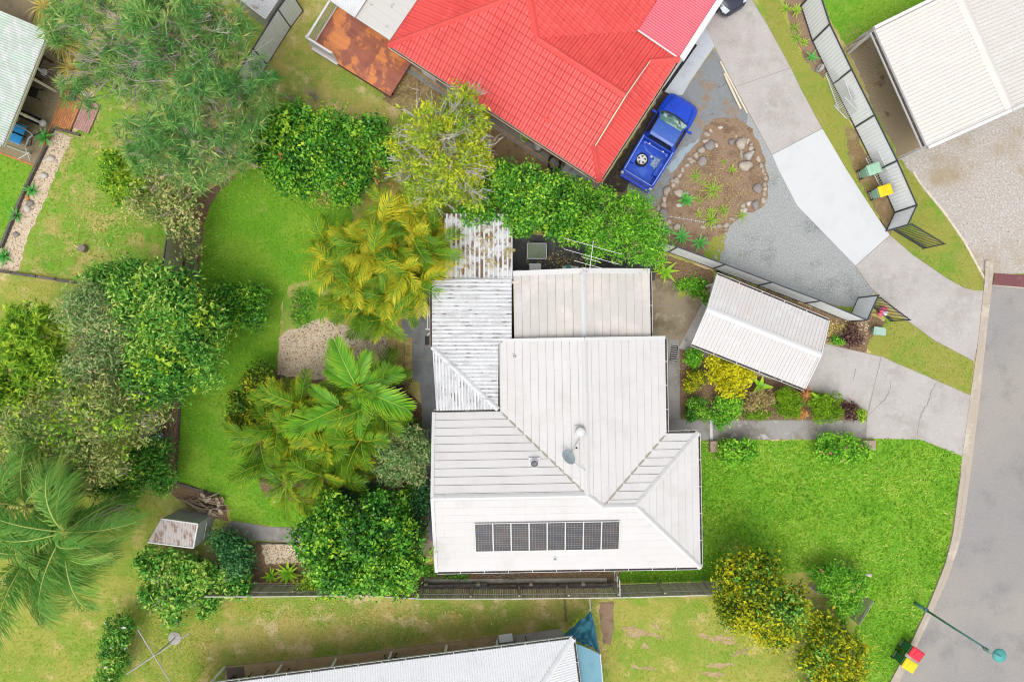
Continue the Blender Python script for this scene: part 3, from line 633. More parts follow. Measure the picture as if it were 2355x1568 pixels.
def grass(name, label, polys, holes, dens, h, w, leaf, lean=.9, seed=1, patch=None, stripe=0.0):
    g = np.random.default_rng(seed); Vs = []; Rs = []
    hw = [[P(*q) for q in hl] for hl in holes]
    for pl in polys:
        wp = [P(*q) for q in pl]; xs = [p.x for p in wp]; ys = [p.y for p in wp]
        ar = (max(xs) - min(xs)) * (max(ys) - min(ys)); n = int(ar * dens)
        x = g.uniform(min(xs), max(xs), n); y = g.uniform(min(ys), max(ys), n)
        ok = in_poly(x, y, wp)
        for hl in hw: ok &= ~in_poly(x, y, hl)
        ok &= (np.abs(x) < 31) & (np.abs(y) < 22)
        x = x[ok]; y = y[ok]; m = len(x)
        pv = .5 + .5 * np.sin(x * .9 + 1.3 * np.sin(y * .7)) * np.sin(y * 1.1 + 1.7 * np.sin(x * .5))
        a = g.uniform(0, 6.283, m); ln = h * g.uniform(.6, 1.4, m) * lean; hh = h * g.uniform(.4, 1.0, m)
        ww = w * g.uniform(.6, 1.3, m)
        if stripe:
            bd = np.sin((x * .25 + y * .97 + .12 * np.sin(x * .7)) * math.pi / stripe); a = np.where(bd > 0, .3, 3.4) + g.normal(0, .95, m)
        px, py = np.cos(a), np.sin(a)
        z0 = np.full(m, .006)
        A = np.stack([x - py * ww, y + px * ww, z0], 1); B = np.stack([x + py * ww, y - px * ww, z0], 1)
        T = np.stack([x + px * ln, y + py * ln, hh], 1)
        Vs.append(np.stack([A, B, T], 1).reshape(-1, 3))
        pv = .6 * pv + .4 * (.5 + .5 * np.sin(x * 2.1 + 2 * np.sin(y * 1.3)) * np.sin(y * 1.9 + 1.2 * np.sin(x * 1.1)))
        r = np.clip(.42 * pv + .64 * g.random(m) ** 1.4, 0, 1) if patch is None else np.clip(patch(x, y) * .6 + .4 * g.random(m), 0, 1)
        Rs.append(np.repeat(r, 3))
    V = np.concatenate(Vs); F = np.arange(len(V)).reshape(-1, 3)
    o = add_obj(name, fast_mesh(name, V, F, np.concatenate(Rs)), Lf[leaf])
    return tag(o, label, 'grass', kind='stuff')

# ------------------------------------------------------------------ roofs and sheets
def clip_rect(poly, u0, u1, v0, v1):
    for ax, lim, sg in ((0, u0, 1), (0, u1, -1), (1, v0, 1), (1, v1, -1)):
        out = []; n = len(poly)
        for i in range(n):
            a = poly[i - 1]; b = poly[i]
            da = (a[ax] - lim) * sg; db = (b[ax] - lim) * sg
            if (da >= 0) != (db >= 0):
                t = da / (da - db); out.append((a[0] + (b[0] - a[0]) * t, a[1] + (b[1] - a[1]) * t))
            if db >= 0: out.append(b)
        poly = out
        if len(poly) < 3: return []
    return poly

def area2(p): return abs(sum(p[i - 1][0] * p[i][1] - p[i][0] * p[i - 1][1] for i in range(len(p)))) / 2

def frame(pts, a, b):
    a = Vector(a); u = (Vector(b) - a).normalized()
    n = Vector((0, 0, 0))
    for i in range(len(pts)):
        n += Vector(pts[i - 1]).cross(Vector(pts[i]))
    n.normalize()
    if n.z < 0: n = -n
    u = (u - n * u.dot(n)).normalized(); v = n.cross(u)
    if v.z < -1e-6: u = -u; v = -v
    p2 = [((Vector(p) - a).dot(u), (Vector(p) - a).dot(v)) for p in pts]
    return a, u, v, n, p2

def roof_pieces(pts, a, b, row, col, lip=.03, prof=None, stagger=.5, gap=.01, base=.012, vgap=.0):
    o, u, v, n, p2 = frame(pts, a, b); out = []
    us = [p[0] for p in p2]; vs = [p[1] for p in p2]
    r0 = math.floor(min(vs) / row); r1 = math.ceil(max(vs) / row)
    for r in range(r0, r1):
        v0 = r * row; sh = stagger * col if r % 2 else 0.0
        c0 = math.floor((min(us) - sh) / col); c1 = math.ceil((max(us) - sh) / col)
        for c in range(c0, c1):
            ua = c * col + sh + gap; ub = (c + 1) * col + sh - gap
            pr = prof or [(0, 0), (1, 0)]
            V = []; F = []; ar = 0
            for (f0, h0), (f1, h1) in zip(pr[:-1], pr[1:]):
                x0 = ua + (ub - ua) * f0; x1 = ua + (ub - ua) * f1
                pl = clip_rect(p2, x0, x1, v0 + vgap, v0 + row)
                if len(pl) < 3 or area2(pl) < 1e-4: continue
                ar += area2(pl); bI = len(V); m = len(pl)
                for (pu, pv) in pl:
                    hh = base + lip * (1 - (pv - v0) / row) + h0 + (h1 - h0) * (pu - x0) / max(x1 - x0, 1e-6)
                    V.append(o + u * pu + v * pv + n * hh)
                for (pu, pv) in pl: V.append(o + u * pu + v * pv - n * .004)
                sg = sum(pl[i - 1][0] * pl[i][1] - pl[i][0] * pl[i - 1][1] for i in range(m))
                idx = list(range(m)) if sg > 0 else list(range(m - 1, -1, -1))
                F.append(tuple(bI + i for i in idx))
                for k in range(m):
                    i, j = idx[k], idx[(k + 1) % m]
                    F.append((bI + j, bI + i, bI + m + i, bI + m + j))
            if ar > .004: out.append((V, F, ar))
    return out

def in_view(c):
    s = H / (H - c.z) * K
    return abs(c.x * s) < 1190 and abs(c.y * s) < 795

def tile_roof(parent, name, pieces, facets, mat, under, limit=300, piece='roof_tile'):
    mb = MB()
    for f in facets:
        n = frame(f, f[0], f[1])[3]; m = len(f); top = [Vector(p) for p in f]; bot = [p - n * .06 for p in top]
        mb.add(top + bot, [tuple(range(m)), tuple(range(2 * m - 1, m - 1, -1))] + [(i, (i + 1) % m, m + (i + 1) % m, m + i) for i in range(m)])
    rf = mb.build(name, under, parent)
    vis = []; rest = []
    for pc in pieces:
        c = Vector((0, 0, 0))
        for p in pc[0]: c += p
        c /= len(pc[0])
        (vis if in_view(c) else rest).append(pc)
    vis.sort(key=lambda q: -q[2])
    rest += vis[limit:]
    for V, F, ar in vis[:limit]:
        m2 = MB(); m2.add(V, F); m2.build(piece, mat, rf)
    if rest:
        m2 = MB()
        for V, F, ar in rest: m2.add(V, F)
        tag(m2.build(piece + 's', mat, rf), kind='stuff')
    return rf

def caps(parent, a, b, w, mat, L=.42, h=.05, slope=.3, name='ridge_cap', lift=.03):
    a = Vector(a); b = Vector(b); d = b - a; T = d.length; d.normalize()
    sd = d.cross(Vector((0, 0, 1))).normalized(); up = sd.cross(d).normalized()
    n = max(1, round(T / L)); L = T / n
    for i in range(n):
        mb = MB(); p = a + d * (i * L - .02); q = a + d * ((i + 1) * L + .0)
        rings = []
        for e, lf in ((p, lift), (q, lift + .022)):
            ring = []
            for s, hh in ((-1, -slope * w / 2), (-.55, h * .45 - slope * w * .16), (0, h), (.55, h * .45 - slope * w * .16), (1, -slope * w / 2)):
                ring.append(e + sd * (s * w / 2) + up * (hh + lf))
            ring += [e + sd * (w / 2) + up * (-slope * w / 2 + lf - .03), e - sd * (w / 2) + up * (-slope * w / 2 + lf - .03)]
            rings.append(ring)
        mb.loft(rings); mb.build(name, mat, parent)

CORR = [(0, 0), (.22, .18), (.5, 1), (.78, .18), (1, 0)]
TRAP = [(0, 0), (.38, 0), (.44, 1), (.56, 1), (.62, 0), (1, 0)]
def ribbed(mb, pts, a, b, pitch, h, prof=CORR, base=0.0, pan=False):
    """a sheet with ribs running up the slope from the eave a-b"""
    o, u, v, n, p2 = frame(pts, a, b)
    us = [p[0] for p in p2]; vs = [p[1] for p in p2]
    for c in range(math.floor(min(us) / pitch), math.ceil(max(us) / pitch)):
        for (f0, h0), (f1, h1) in zip(prof[:-1], prof[1:]):
            x0 = (c + f0) * pitch; x1 = (c + f1) * pitch
            pl = clip_rect(p2, x0, x1, min(vs) - 1, max(vs) + 1)
            if len(pl) < 3 or area2(pl) < 1e-5: continue
            V = [o + u * pu + v * pv + n * (base + h * (h0 + (h1 - h0) * (pu - x0) / (x1 - x0))) for pu, pv in pl]
            sg = sum(pl[i - 1][0] * pl[i][1] - pl[i][0] * pl[i - 1][1] for i in range(len(pl)))
            F = [tuple(range(len(pl)))] if sg > 0 else [tuple(range(len(pl) - 1, -1, -1))]
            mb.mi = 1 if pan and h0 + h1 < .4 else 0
            mb.add(V, F)
    mb.mi = 0
    return mb

def slab_under(mb, pts, t=.03, d=.01):
    n = frame(pts, pts[0], pts[1])[3]; m = len(pts); top = [Vector(p) - n * d for p in pts]; bot = [p - n * t for p in top]
    return mb.add(top + bot, [tuple(range(m)), tuple(range(2 * m - 1, m - 1, -1))] + [(i, (i + 1) % m, m + (i + 1) % m, m + i) for i in range(m)])

def gutter(parent, a, b, out, mat=None, w=.13, h=.11, straps=True, dirt=True, name='gutter'):
    """open gutter hung along a-b, 'out' points away from the roof"""
    a = Vector(a); b = Vector(b); out = Vector(out).normalized(); up = Vector((0, 0, 1))
    mat = mat or Mt['gutter']; mb = MB(); d = (b - a).normalized()
    ring = [(0, 0), (0, -h), (w, -h), (w, 0), (w - .018, 0), (w - .018, -h + .012), (.012, -h + .012), (.012, 0)]
    mb.loft([[e + out * x + up * z for x, z in ring] for e in (a, b)])
    g = mb.build(name, mat, parent)
    if dirt:
        m2 = MB(); m2.obox((a + b) / 2 + out * (w / 2) - up * (h - .03), (b - a).length - .04, w - .05, .03, d, out, up)
        m2.build('leaf_dirt', Mt['gutter_dirt'], g)
    if straps:
        n = int((b - a).length / 1.2)
        for i in range(1, n):
            p = a.lerp(b, i / n); m3 = MB(); m3.obox(p + out * (w / 2) + up * .008, .035, w, .008, d, out, up)
            m3.build('strap', mat, g)
    return g

def ragged(pts, amp, step=9.0):
    """an outline as spades, roots and feet leave it"""
    out = []; n = len(pts)
    for i in range(n):
        a = pts[i]; b = pts[(i + 1) % n]; L = math.hypot(b[0] - a[0], b[1] - a[1]); k = max(1, int(L / step))
        for j in range(k):
            t = j / k; q = rng.normal(0, amp); nx, ny = (-(b[1] - a[1]) / max(L, 1e-6), (b[0] - a[0]) / max(L, 1e-6))
            out.append((a[0] + (b[0] - a[0]) * t + nx * q, a[1] + (b[1] - a[1]) * t + ny * q))
    return out

def pebbles(name, label, polys, dens, size, leaf, seed=1):
    """small stones lying on a bed, too many to count"""
    g = np.random.default_rng(seed); Vs = []; Rs = []
    for pl in polys:
        wp = [P(*q) for q in pl]; xs = [p.x for p in wp]; ys = [p.y for p in wp]
        n = int((max(xs) - min(xs)) * (max(ys) - min(ys)) * dens); x = g.uniform(min(xs), max(xs), n); y = g.uniform(min(ys), max(ys), n)
        ok = in_poly(x, y, wp); x = x[ok]; y = y[ok]; m = len(x); r = size * g.uniform(.5, 1.3, m); a = g.uniform(0, 6.28, m); k = g.uniform(.6, 1.0, m)
        c, s = np.cos(a), np.sin(a); B = []
        for (u, v) in ((1, .2), (-.1, 1), (-1, -.1), (.2, -1)): B.append(np.stack([x + r * (u * c - v * k * s), y + r * (u * s + v * k * c), np.full(m, .008)], 1))
        T = np.stack([x + r * .2 * c, y + r * .2 * s, .01 + r * .7], 1)
        for i in range(4): Vs.append(np.stack([B[i], B[(i + 1) % 4], T], 1).reshape(-1, 3)); Rs.append(np.repeat(g.random(m) if i == 0 else Rs[-1][::3], 3))
    V = np.concatenate(Vs); o = add_obj(name, fast_mesh(name, V, np.arange(len(V)).reshape(-1, 3), np.concatenate(Rs)), Lf[leaf])
    return tag(o, label, 'pebbles', kind='stuff')

def sheet(name, pts, mat, z, label=None, cat=None, thick=0.0, rag=1.6):
    if rag: pts = ragged(pts, rag)
    """a ground sheet outlined in survey points"""
    mb = MB(); w = [P(*p) for p in pts]; n = len(w)
    if thick: mb.prism([(p.x, p.y) for p in w], z - thick, z)
    else:
        ar = sum(w[i - 1].x * w[i].y - w[i].x * w[i - 1].y for i in range(n))
        if ar < 0: w = w[::-1]
        mb.add([(p.x, p.y, z) for p in w], [tuple(range(n))])
    o = mb.build(name, mat)
    if label: tag(o, label, cat)
    else: tag(o, kind='structure')
    return o

def steel_fence(name, label, tops, h, pmat, fmat, rib=.19, face=1, cat='fence', posts=True):
    """tops: points (x, y) seen at height h where the posts stand"""
    w = [P(x, y, h) for x, y in tops]; w = [Vector((p.x, p.y, 0)) for p in w]
    root = thing(name, label, cat, w[0])
    up = Vector((0, 0, 1))
    for i, (a, b) in enumerate(zip(w[:-1], w[1:])):
        d = (b - a); L = d.length; d.normalize(); nr = d.cross(up)
        n = max(2, round(L / rib)); mb = MB(); V = []; F = []
        xs = []
        for k in range(n):
            for f, hh in ((0, 0), (.3, 0), (.42, 1), (.72, 1), (.84, 0)): xs.append(((k + f) / n * L, hh * .012))
        xs.append((L, 0))
        for x, hh in xs:
            for z in (.04, h - .03): V.append(a + d * x + nr * (hh - .017) + up * z)
        F = [(2 * k, 2 * k + 2, 2 * k + 3, 2 * k + 1) for k in range(len(xs) - 1)]
        mb.add(V, F); mb.build('panel', pmat, root)
        MB().beam(a + up * (h - .012), b + up * (h - .012), .055, .055).build('top_rail', fmat, root)
        MB().beam(a + up * .05, b + up * .05, .05, .06).build('bottom_rail', fmat, root)
    for p in (w if posts else []):
        MB().box(p + up * ((h + .03) / 2), .07, .07, h + .03).build('post', fmat, root)
    return root

def rock_mesh(seed, flat=.6):
    g = np.random.default_rng(seed); mb = MB(); n = 10; m = 6; rings = []
    ph = g.uniform(0, 6.28, 8)
    for j in range(1, m):
        th = math.pi * j / m; ring = []
        for k in range(n):
            f = 2 * math.pi * k / n
            rr = 1 + .13 * math.sin(2 * f + ph[0]) + .1 * math.sin(3 * f + ph[1] + th * 2) + .08 * math.sin(5 * th + ph[2]) + g.normal(0, .05)
            ring.append(Vector((rr * math.sin(th) * math.cos(f), rr * math.sin(th) * math.sin(f), rr * math.cos(th) * flat)))
        rings.append(ring)
    mb.loft(rings[::-1], cap=True)
    me = bpy.data.meshes.new('rock'); me.from_pydata([tuple(v) for v in mb.v], [], mb.f); me.update()
    me.polygons.foreach_set('use_smooth', np.ones(len(me.polygons), dtype=bool))
    return me
ROCKS = [rock_mesh(s) for s in range(6)]
def rock(name, label, x, y, rx, ry, mat='stone', rz=None, hz=.7, group=None, cat='stone'):
    k = int(rng.integers(6)); me = ROCKS[k] if mat == 'stone' else ROCKS[k].copy()
    if not me.materials: me.materials.append(Mt[mat])
    elif mat != 'stone': me.materials[0] = Mt[mat]
    o = bpy.data.objects.new(name, me); COL.objects.link(o)
    a, b = S(rx), S(ry); hh = min(a, b) * hz
    o.location = P(x, y, 0) + Vector((0, 0, hh * .35)); o.scale = (a, b, hh * 1.5)
    o.rotation_euler = (rng.normal(0, .08), rng.normal(0, .08), rng.uniform(-.3, .3) if rz is None else rz)
    return tag(o, label, cat, group)
# ------------------------------------------------------------------ the setting: ground, lawns, road, drives
mb = MB(); mb.add([(-150, -150, 0), (150, -150, 0), (150, 150, 0), (-150, 150, 0)], [(0, 1, 2, 3)])
tag(mb.build('ground', G['ground']), kind='structure')

LAWN_BACK = [(545, 398), (600, 385), (700, 440), (800, 465), (830, 560), (740, 620), (735, 640), (665, 655), (650, 690), (642, 760), (636, 850), (580, 900), (560, 960), (580, 1010), (585, 1080), (610, 1140), (725, 1160), (735, 1216), (690, 1212), (620, 1209), (535, 1196), (522, 1160), (505, 1138), (404, 1105), (408, 1010), (416, 915), (440, 860), (500, 800), (500, 740), (458, 700), (457, 640), (468, 520), (485, 470), (520, 415)]
LAWN_FRONT = [(1611, 1012), (1850, 1012), (1990, 1009), (2112, 1010), (2211, 1048), (2195, 1176), (2188, 1226), (2170, 1296), (2133, 1388), (2093, 1473), (2043, 1567), (2020, 1620), (1960, 1620), (1950, 1500), (1980, 1400), (1985, 1340), (1880, 1310), (1700, 1330), (1640, 1336), (1425, 1338), (1400, 1300), (1500, 1200), (1590, 1200)]
LAWN_LEFT = [(165, 318), (228, 250), (215, 200), (180, 190), (200, 120), (400, 200), (440, 400), (392, 500), (372, 640), (300, 660), (207, 650), (45, 625), (62, 547), (95, 480), (133, 392), (150, 350)]
VERGE_LOW = [(1985, 795), (2040, 728), (2083, 734), (2150, 783), (2238, 830), (2230, 909), (2130, 866), (2063, 838), (2015, 819)]
VERGE_UP = [(2060, 350), (2110, 418), (2170, 490), (2215, 556), (2261, 630), (2259, 668), (2238, 668), (2215, 662), (2178, 642), (2098, 587), (2046, 541), (2050, 500), (2095, 450)]
LAWN_TR = [(1880, -30), (2160, -30), (2140, 0), (2005, 64), (1945, 104), (1910, 50)]
LAWN_TL = [(-40, 350), (0, 352), (84, 384), (40, 487), (8, 567), (-40, 590)]
sheet('lawn', LAWN_BACK, G['lawn'], .004)
sheet('lawn', LAWN_FRONT, G['lawn'], .0045)
sheet('lawn', LAWN_LEFT, G['rough'], .004)
sheet('lawn', VERGE_LOW, G['verge'], .004)
sheet('lawn', VERGE_UP, G['verge'], .005)
sheet('lawn', LAWN_TR, G['lawn'], .004)
sheet('lawn', LAWN_TL, G['lawn'], .0042)

# bare earth, beds, gravel
sheet('brown_yard', [(1095, 250), (1250, 330), (1378, 425), (1430, 370), (1470, 480), (1510, 520), (1450, 560), (1300, 520), (1150, 420), (1080, 330)], G['brownyard'], .0035)
sheet('brown_yard', [(900, 150), (1000, 190), (1100, 260), (1080, 330), (930, 260), (880, 230)], G['brownyard'], .0032)
sheet('garden_bed', [(405, 900), (418, 915), (412, 1010), (404, 1105), (500, 1140), (520, 1165), (525, 1200), (480, 1190), (380, 1130), (340, 1000), (370, 960)], G['mulch'], .006)
sheet('garden_bed', [(430, 470), (520, 412), (545, 398), (485, 470), (468, 520), (457, 640), (458, 680), (404, 720), (415, 620), (426, 520)], G['mulch'], .0062)
sheet('garden_bed', [(560, 880), (640, 845), (900, 862), (968, 930), (975, 1100), (985, 1262), (700, 1240), (735, 1216), (725, 1160), (610, 1140), (585, 1080), (580, 1010), (560, 960)], G['mulch'], .0064)
sheet('garden_bed', [(585, 1250), (700, 1246), (720, 1300), (690, 1345), (560, 1345), (470, 1340), (520, 1250), (560, 1240)], G['mulch'], .0066)
sheet('garden_bed', [(650, 690), (665, 655), (735, 640), (760, 700), (742, 745), (700, 750), (655, 765)], G['rough'], .0068)
sheet('pebble_bed', [(642, 778), (655, 762), (700, 748), (742, 728), (840, 770), (895, 770), (893, 868), (800, 880), (700, 868), (640, 862)], G['pebble'], .007)
sheet('pebble_bed', [(125, 303), (167, 316), (150, 352), (133, 392), (95, 480), (62, 547), (43, 622), (-20, 626), (-20, 572), (10, 567), (40, 487), (85, 392), (110, 338)], G['pebble'], .0072)
sheet('pebble_bed', [(172, 203), (215, 214), (208, 242), (178, 226)], G['pebble'], .0074)
sheet('pebble_bed', [(600, 1252), (700, 1250), (700, 1292), (612, 1298)], G['pebble'], .0076)
sheet('garden_bed', [(1528, 586), (1640, 625), (1640, 650), (1600, 700), (1575, 660), (1500, 650), (1490, 600)], G['mulch'], .007)
sheet('garden_bed', [(1640, 620), (1950, 738), (1990, 720), (2040, 740), (2000, 780), (1990, 815), (1930, 800), (1890, 780), (1760, 690)], G['mulch'], .0071)
sheet('garden_bed', [(1560, 785), (1600, 790), (1850, 893), (1940, 915), (1992, 955), (1990, 966), (1750, 968), (1565, 966)], G['mulch'], .0073)
sheet('garden_bed', [(1005, 1308), (1425, 1306), (1425, 1345), (900, 1352), (900, 1300)], G['mulch'], .0075)
sheet('garden_bed', [(1800, -20), (1850, -20), (1905, 130), (1895, 180), (1865, 160), (1818, 80)], G['soil'], .006)
sheet('garden_bed', [(1940, 290), (1966, 300), (2000, 375), (2060, 495), (2046, 541), (2010, 480), (1960, 390)], G['brownyard'], .0061)
sheet('bare_soil', [(1376, 1384), (1410, 1382), (1412, 1440), (1405, 1482), (1388, 1478), (1378, 1430)], G['soil'], .006)
for k, (x, y, L, w, a) in enumerate(((1470, 1450, 42, 7, .15), (1452, 1458, 22, 6, .0), (1508, 1440, 16, 4, .6), (1512, 1462, 14, 4, .5), (1650, 1466, 38, 6, .05), (1672, 1474, 26, 5, .2), (1618, 1462, 12, 4, .2), (1655, 1530, 34, 5, -.05), (1640, 1548, 30, 5, .05), (1480, 1536, 30, 4, .1), (1485, 1485, 10, 6, .0), (1700, 1500, 22, 6, -.3))):
    pts = [(x + L * math.cos(t) * math.cos(a) - w * math.sin(t) * math.sin(a), y + L * math.cos(t) * math.sin(a) + w * math.sin(t) * math.cos(a)) for t in [i * math.pi / 8 for i in range(16)]]
    sheet('bare_soil', pts, G['scrape'], .006 + .0001 * k, rag=2.4)
YARD_LOW = [(-40, 640), (207, 655), (330, 700), (345, 1000), (330, 1130), (400, 1200), (330, 1300), (420, 1395), (600, 1376), (640, 1400), (500, 1430), (470, 1540), (420, 1620), (-40, 1620)]
sheet('lawn', YARD_LOW, G['yellowlawn'], .0036)
sheet('lawn', [(1410, 1378), (1640, 1374), (1700, 1400), (1900, 1440), (1960, 1620), (1392, 1620), (1395, 1500)], G['yellowlawn'], .0037)
sheet('gravel_yard', [(1652, 105), (1730, 250), (1784, 352), (1840, 470), (1970, 612), (2012, 672), (1990, 712), (1870, 694), (1760, 654), (1650, 610), (1655, 540), (1700, 400), (1620, 200)], G['gravel'], .008)
sheet('gravel_yard', [(1640, 112), (1722, 260), (1712, 290), (1680, 300), (1640, 330), (1570, 430), (1530, 500), (1500, 480), (1445, 440), (1405, 430), (1420, 380), (1520, 210), (1570, 215)], G['gravel2'], .010)
sheet('wet_ground', [(1385, 425), (1425, 362), (1530, 200), (1552, 222), (1470, 350), (1440, 440), (1400, 450)], G['wetsoil'], .012)
sheet('grey_slurry', [(1612, 318), (1560, 345), (1545, 375), (1530, 385), (1545, 400), (1560, 382), (1575, 355), (1605, 338), (1618, 325)], layers('blue_grey_slurry', (0.30, 0.37, 0.40), [((0.22, 0.27, 0.30), 2, .5, .7, 6)], rough=.85), .014)
ISLAND = [(1648, 272), (1690, 272), (1722, 290), (1750, 340), (1765, 400), (1766, 452), (1750, 482), (1705, 492), (1676, 522), (1662, 560), (1648, 612), (1590, 590), (1530, 568), (1508, 520), (1515, 470), (1538, 420), (1560, 380), (1600, 330), (1625, 290)]
sheet('garden_island', ISLAND, G['soil'], .016)
sheet('lawn', [(1640, 545), (1668, 538), (1662, 575), (1650, 610), (1610, 595)], G['verge'], .019)
LOT = [(1945, 108), (2005, 66), (2140, 0), (2600, -80), (2600, 632), (2265, 632), (2215, 555), (2170, 490), (2110, 418), (2063, 352), (2000, 225)]
sheet('gravel_lot', LOT, G['lot'], .006)
sheet('brown_gravel', [(1948, 108), (2010, 68), (2135, 335), (2065, 360), (2000, 230)], G['lotsoil'], .008)
sheet('grass_strip', [(1735, -20), (1785, -20), (1818, 80), (1865, 165), (1905, 190), (1960, 295), (1960, 390), (2012, 480), (2046, 541), (2015, 497), (1946, 392), (1890, 297), (1840, 207), (1765, 62)], G['verge'], .0045).name = 'lawn'

# road and kerb
KO = [(2262, 600), (2261, 629), (2260, 667), (2248, 784), (2230, 909), (2211, 1049), (2194, 1176), (2188, 1226), (2170, 1296), (2133, 1388), (2093, 1473), (2043, 1567), (2000, 1650)]
KI = [(2283, 600), (2281, 652), (2275, 704), (2266, 784), (2255, 890), (2237, 1040), (2219, 1176), (2206, 1248), (2178, 1331), (2138, 1420), (2100, 1501), (2068, 1566), (2025, 1650)]
sheet('road', KI[1:] + [(2025, 1800), (2900, 1800), (2900, 652)], G['asphalt'], .006, rag=0)
def resample(pl, n):
    d = [0]
    for a, b in zip(pl[:-1], pl[1:]): d.append(d[-1] + math.hypot(b[0] - a[0], b[1] - a[1]))
    out = []
    for i in range(n + 1):
        t = d[-1] * i / n; k = max(j for j in range(len(d)) if d[j] <= t + 1e-9); k = min(k, len(pl) - 2)
        f = (t - d[k]) / (d[k + 1] - d[k]); out.append((pl[k][0] + (pl[k + 1][0] - pl[k][0]) * f, pl[k][1] + (pl[k + 1][1] - pl[k][1]) * f))
    return out
kerb = bpy.data.objects.new('kerb', None); COL.objects.link(kerb); tag(kerb, kind='structure')
NK = 44; ko = resample(KO, NK); ki = resample(KI, NK)
for j in range(0, NK, 4):
    rings = []
    for q in range(j, j + 5):
        a = P(*ko[q]); b = P(*ki[q])
        if q == j: a = a.lerp(P(*ko[q + 1]), .012); b = b.lerp(P(*ki[q + 1]), .012)
        yy = ko[q][1]; low = 1.0 if (yy > 1070 or yy < 660) else .25
        rings.append([a + Vector((0, 0, -.1)), a + Vector((0, 0, .10 * low + .015)), a.lerp(b, .28) + Vector((0, 0, .11 * low + .015)), a.lerp(b, .42) + Vector((0, 0, .095 * low + .015)), a.lerp(b, .62) + Vector((0, 0, .02)), b + Vector((0, 0, .012)), b + Vector((0, 0, -.1))])
    mb = MB(); mb.loft(rings); mb.build('kerb_block', G['kerb'], kerb)

# drives and paths, poured in slabs with open joints
def slabs(name, polys, mat, z, piece='slab'):
    root = bpy.data.objects.new(name, None); COL.objects.link(root); tag(root, kind='structure')
    for i, pl in enumerate(polys):
        w = [P(*p) for p in pl]; mb = MB(); mb.prism([(p.x, p.y) for p in w], z - .12, z + .0006 * (i % 3))
        if len(polys) > 1:
            c = sum(w, Vector((0, 0, 0))) / len(w); m2 = MB(); m2.prism([tuple((p + (p - c).normalized() * .035)[:2]) for p in w], z - .15, z - .006 - .0005 * i); m2.build('joint_bed', Mt['slab_joint'], root)
        mb.build(piece, mat, root)
    return root
dr = slabs('driveway', [
    [(1560, 800), (1645, 640), (1800, 690), (1905, 745), (1896, 790), (1850, 893), (1700, 850)],
    [(1898, 790), (1940, 801), (2024, 820), (2021, 834), (1994, 945), (1940, 918), (1852, 894)],
    [(2026, 820), (2063, 837), (2130, 866), (2230, 909), (2211, 1047), (2116, 1009), (1992, 1006), (1994, 956), (2023, 834)]], G['concrete'], .024)
dr.children[2].data.materials[0] = G['drive_stained']
def crack(parent, pts, w, z=.0275):
    mb = MB(); p = [P(*q) for q in pts]; V = []
    for i, a in enumerate(p):
        d = (p[min(i + 1, len(p) - 1)] - p[max(i - 1, 0)]).normalized(); n = Vector((-d.y, d.x, 0)); ww = w * (0.35 + .65 * math.sin(math.pi * (i + .5) / len(p))) * rng.uniform(.7, 1.3)
        V += [(a.x + n.x * ww, a.y + n.y * ww, z), (a.x - n.x * ww, a.y - n.y * ww, z)]
    mb.add(V, [(2 * i, 2 * i + 1, 2 * i + 3, 2 * i + 2) for i in range(len(p) - 1)])
    return mb.build('crack', Mt['dirt_dark'], parent)
crack(dr, [(2047, 875), (2046, 883), (2047, 890), (2043, 897), (2041, 905), (2036, 912), (2034, 919), (2027, 923), (2021, 930), (2016, 934), (2008, 943), (2003, 947), (1996, 954)], .022)
crack(dr, [(2152, 880), (2147, 885), (2146, 892), (2141, 897), (2138, 905), (2137, 914), (2133, 922), (2131, 931), (2125, 936), (2122, 944), (2117, 950), (2116, 958), (2112, 965), (2112, 976), (2109, 985), (2108, 1004)], .026)
crack(dr, [(1966, 848), (1964, 862), (1960, 873)], .025)
rd = slabs('driveway', [
    [(1560, -120), (1700, -120), (1727, 0), (1764, 60), (1817, 157), (1690, 200), (1642, 108), (1619, 60), (1600, 0)],
    [(1690.5, 201), (1817.5, 158), (1840, 206), (1889, 296), (1774, 356), (1719, 255)],
    [(1967, 612), (2046, 542), (2098, 587), (2178, 642), (2215, 662), (2238, 668), (2259, 668), (2248, 784), (2238, 830), (2148, 782), (2083, 734), (2021, 680), (1998, 657)]], G['concrete'], .022)
slabs('driveway', [[(1775, 357), (1890, 297), (1946, 392), (2014, 497), (2045, 541), (1966, 611), (1832, 473), (1790, 392)]], G['whitedrive'], .026)
gs = slabs('garage_apron', [[(1540, 130), (1619, 60), (1642, 108), (1590, 182), (1568, 220), (1547, 221), (1524, 210)]], G['bluewhite'], .03)
MB().beam(P(1600, 103, .036), P(1524, 211, .036), .17, .006).build('drain', Mt['black_strip'], gs)
slabs('path', [
    [(1536, 780), (1561, 780), (1562, 870), (1536, 870)], [(1536, 872), (1562, 872), (1562, 922), (1536, 922)], [(1536, 924), (1562, 924), (1562, 962), (1536, 962)],
    [(1530, 964), (1630.5, 964), (1631.5, 1011), (1530, 1011)], [(1638.5, 966), (1692, 966), (1692, 1011), (1638, 1011)], [(1693, 966), (1783, 966), (1783, 1010), (1693, 1010)],
    [(1784, 966), (1876, 966), (1876, 1009), (1784, 1009)], [(1877, 966), (1991, 966), (1991, 1008), (1877, 1008)]], G['path'], .02)
th = slabs('path_strip', [[(1631, 964), (1637, 964), (1638, 1013), (1632, 1013)]], Mt['white'], .05)
slabs('courtyard', [[(1490, 640), (1556, 650), (1558, 700), (1490, 700)], [(1558, 690), (1600, 672), (1640, 690), (1600, 790), (1559, 790)], [(1490, 702), (1557, 702), (1558, 800), (1490, 800)]], G['oldslab'], .018)
slabs('patio', [[(1000, 560), (1150, 535), (1505, 560), (1505, 645), (1010, 645)]], G['darkslab'], .03)
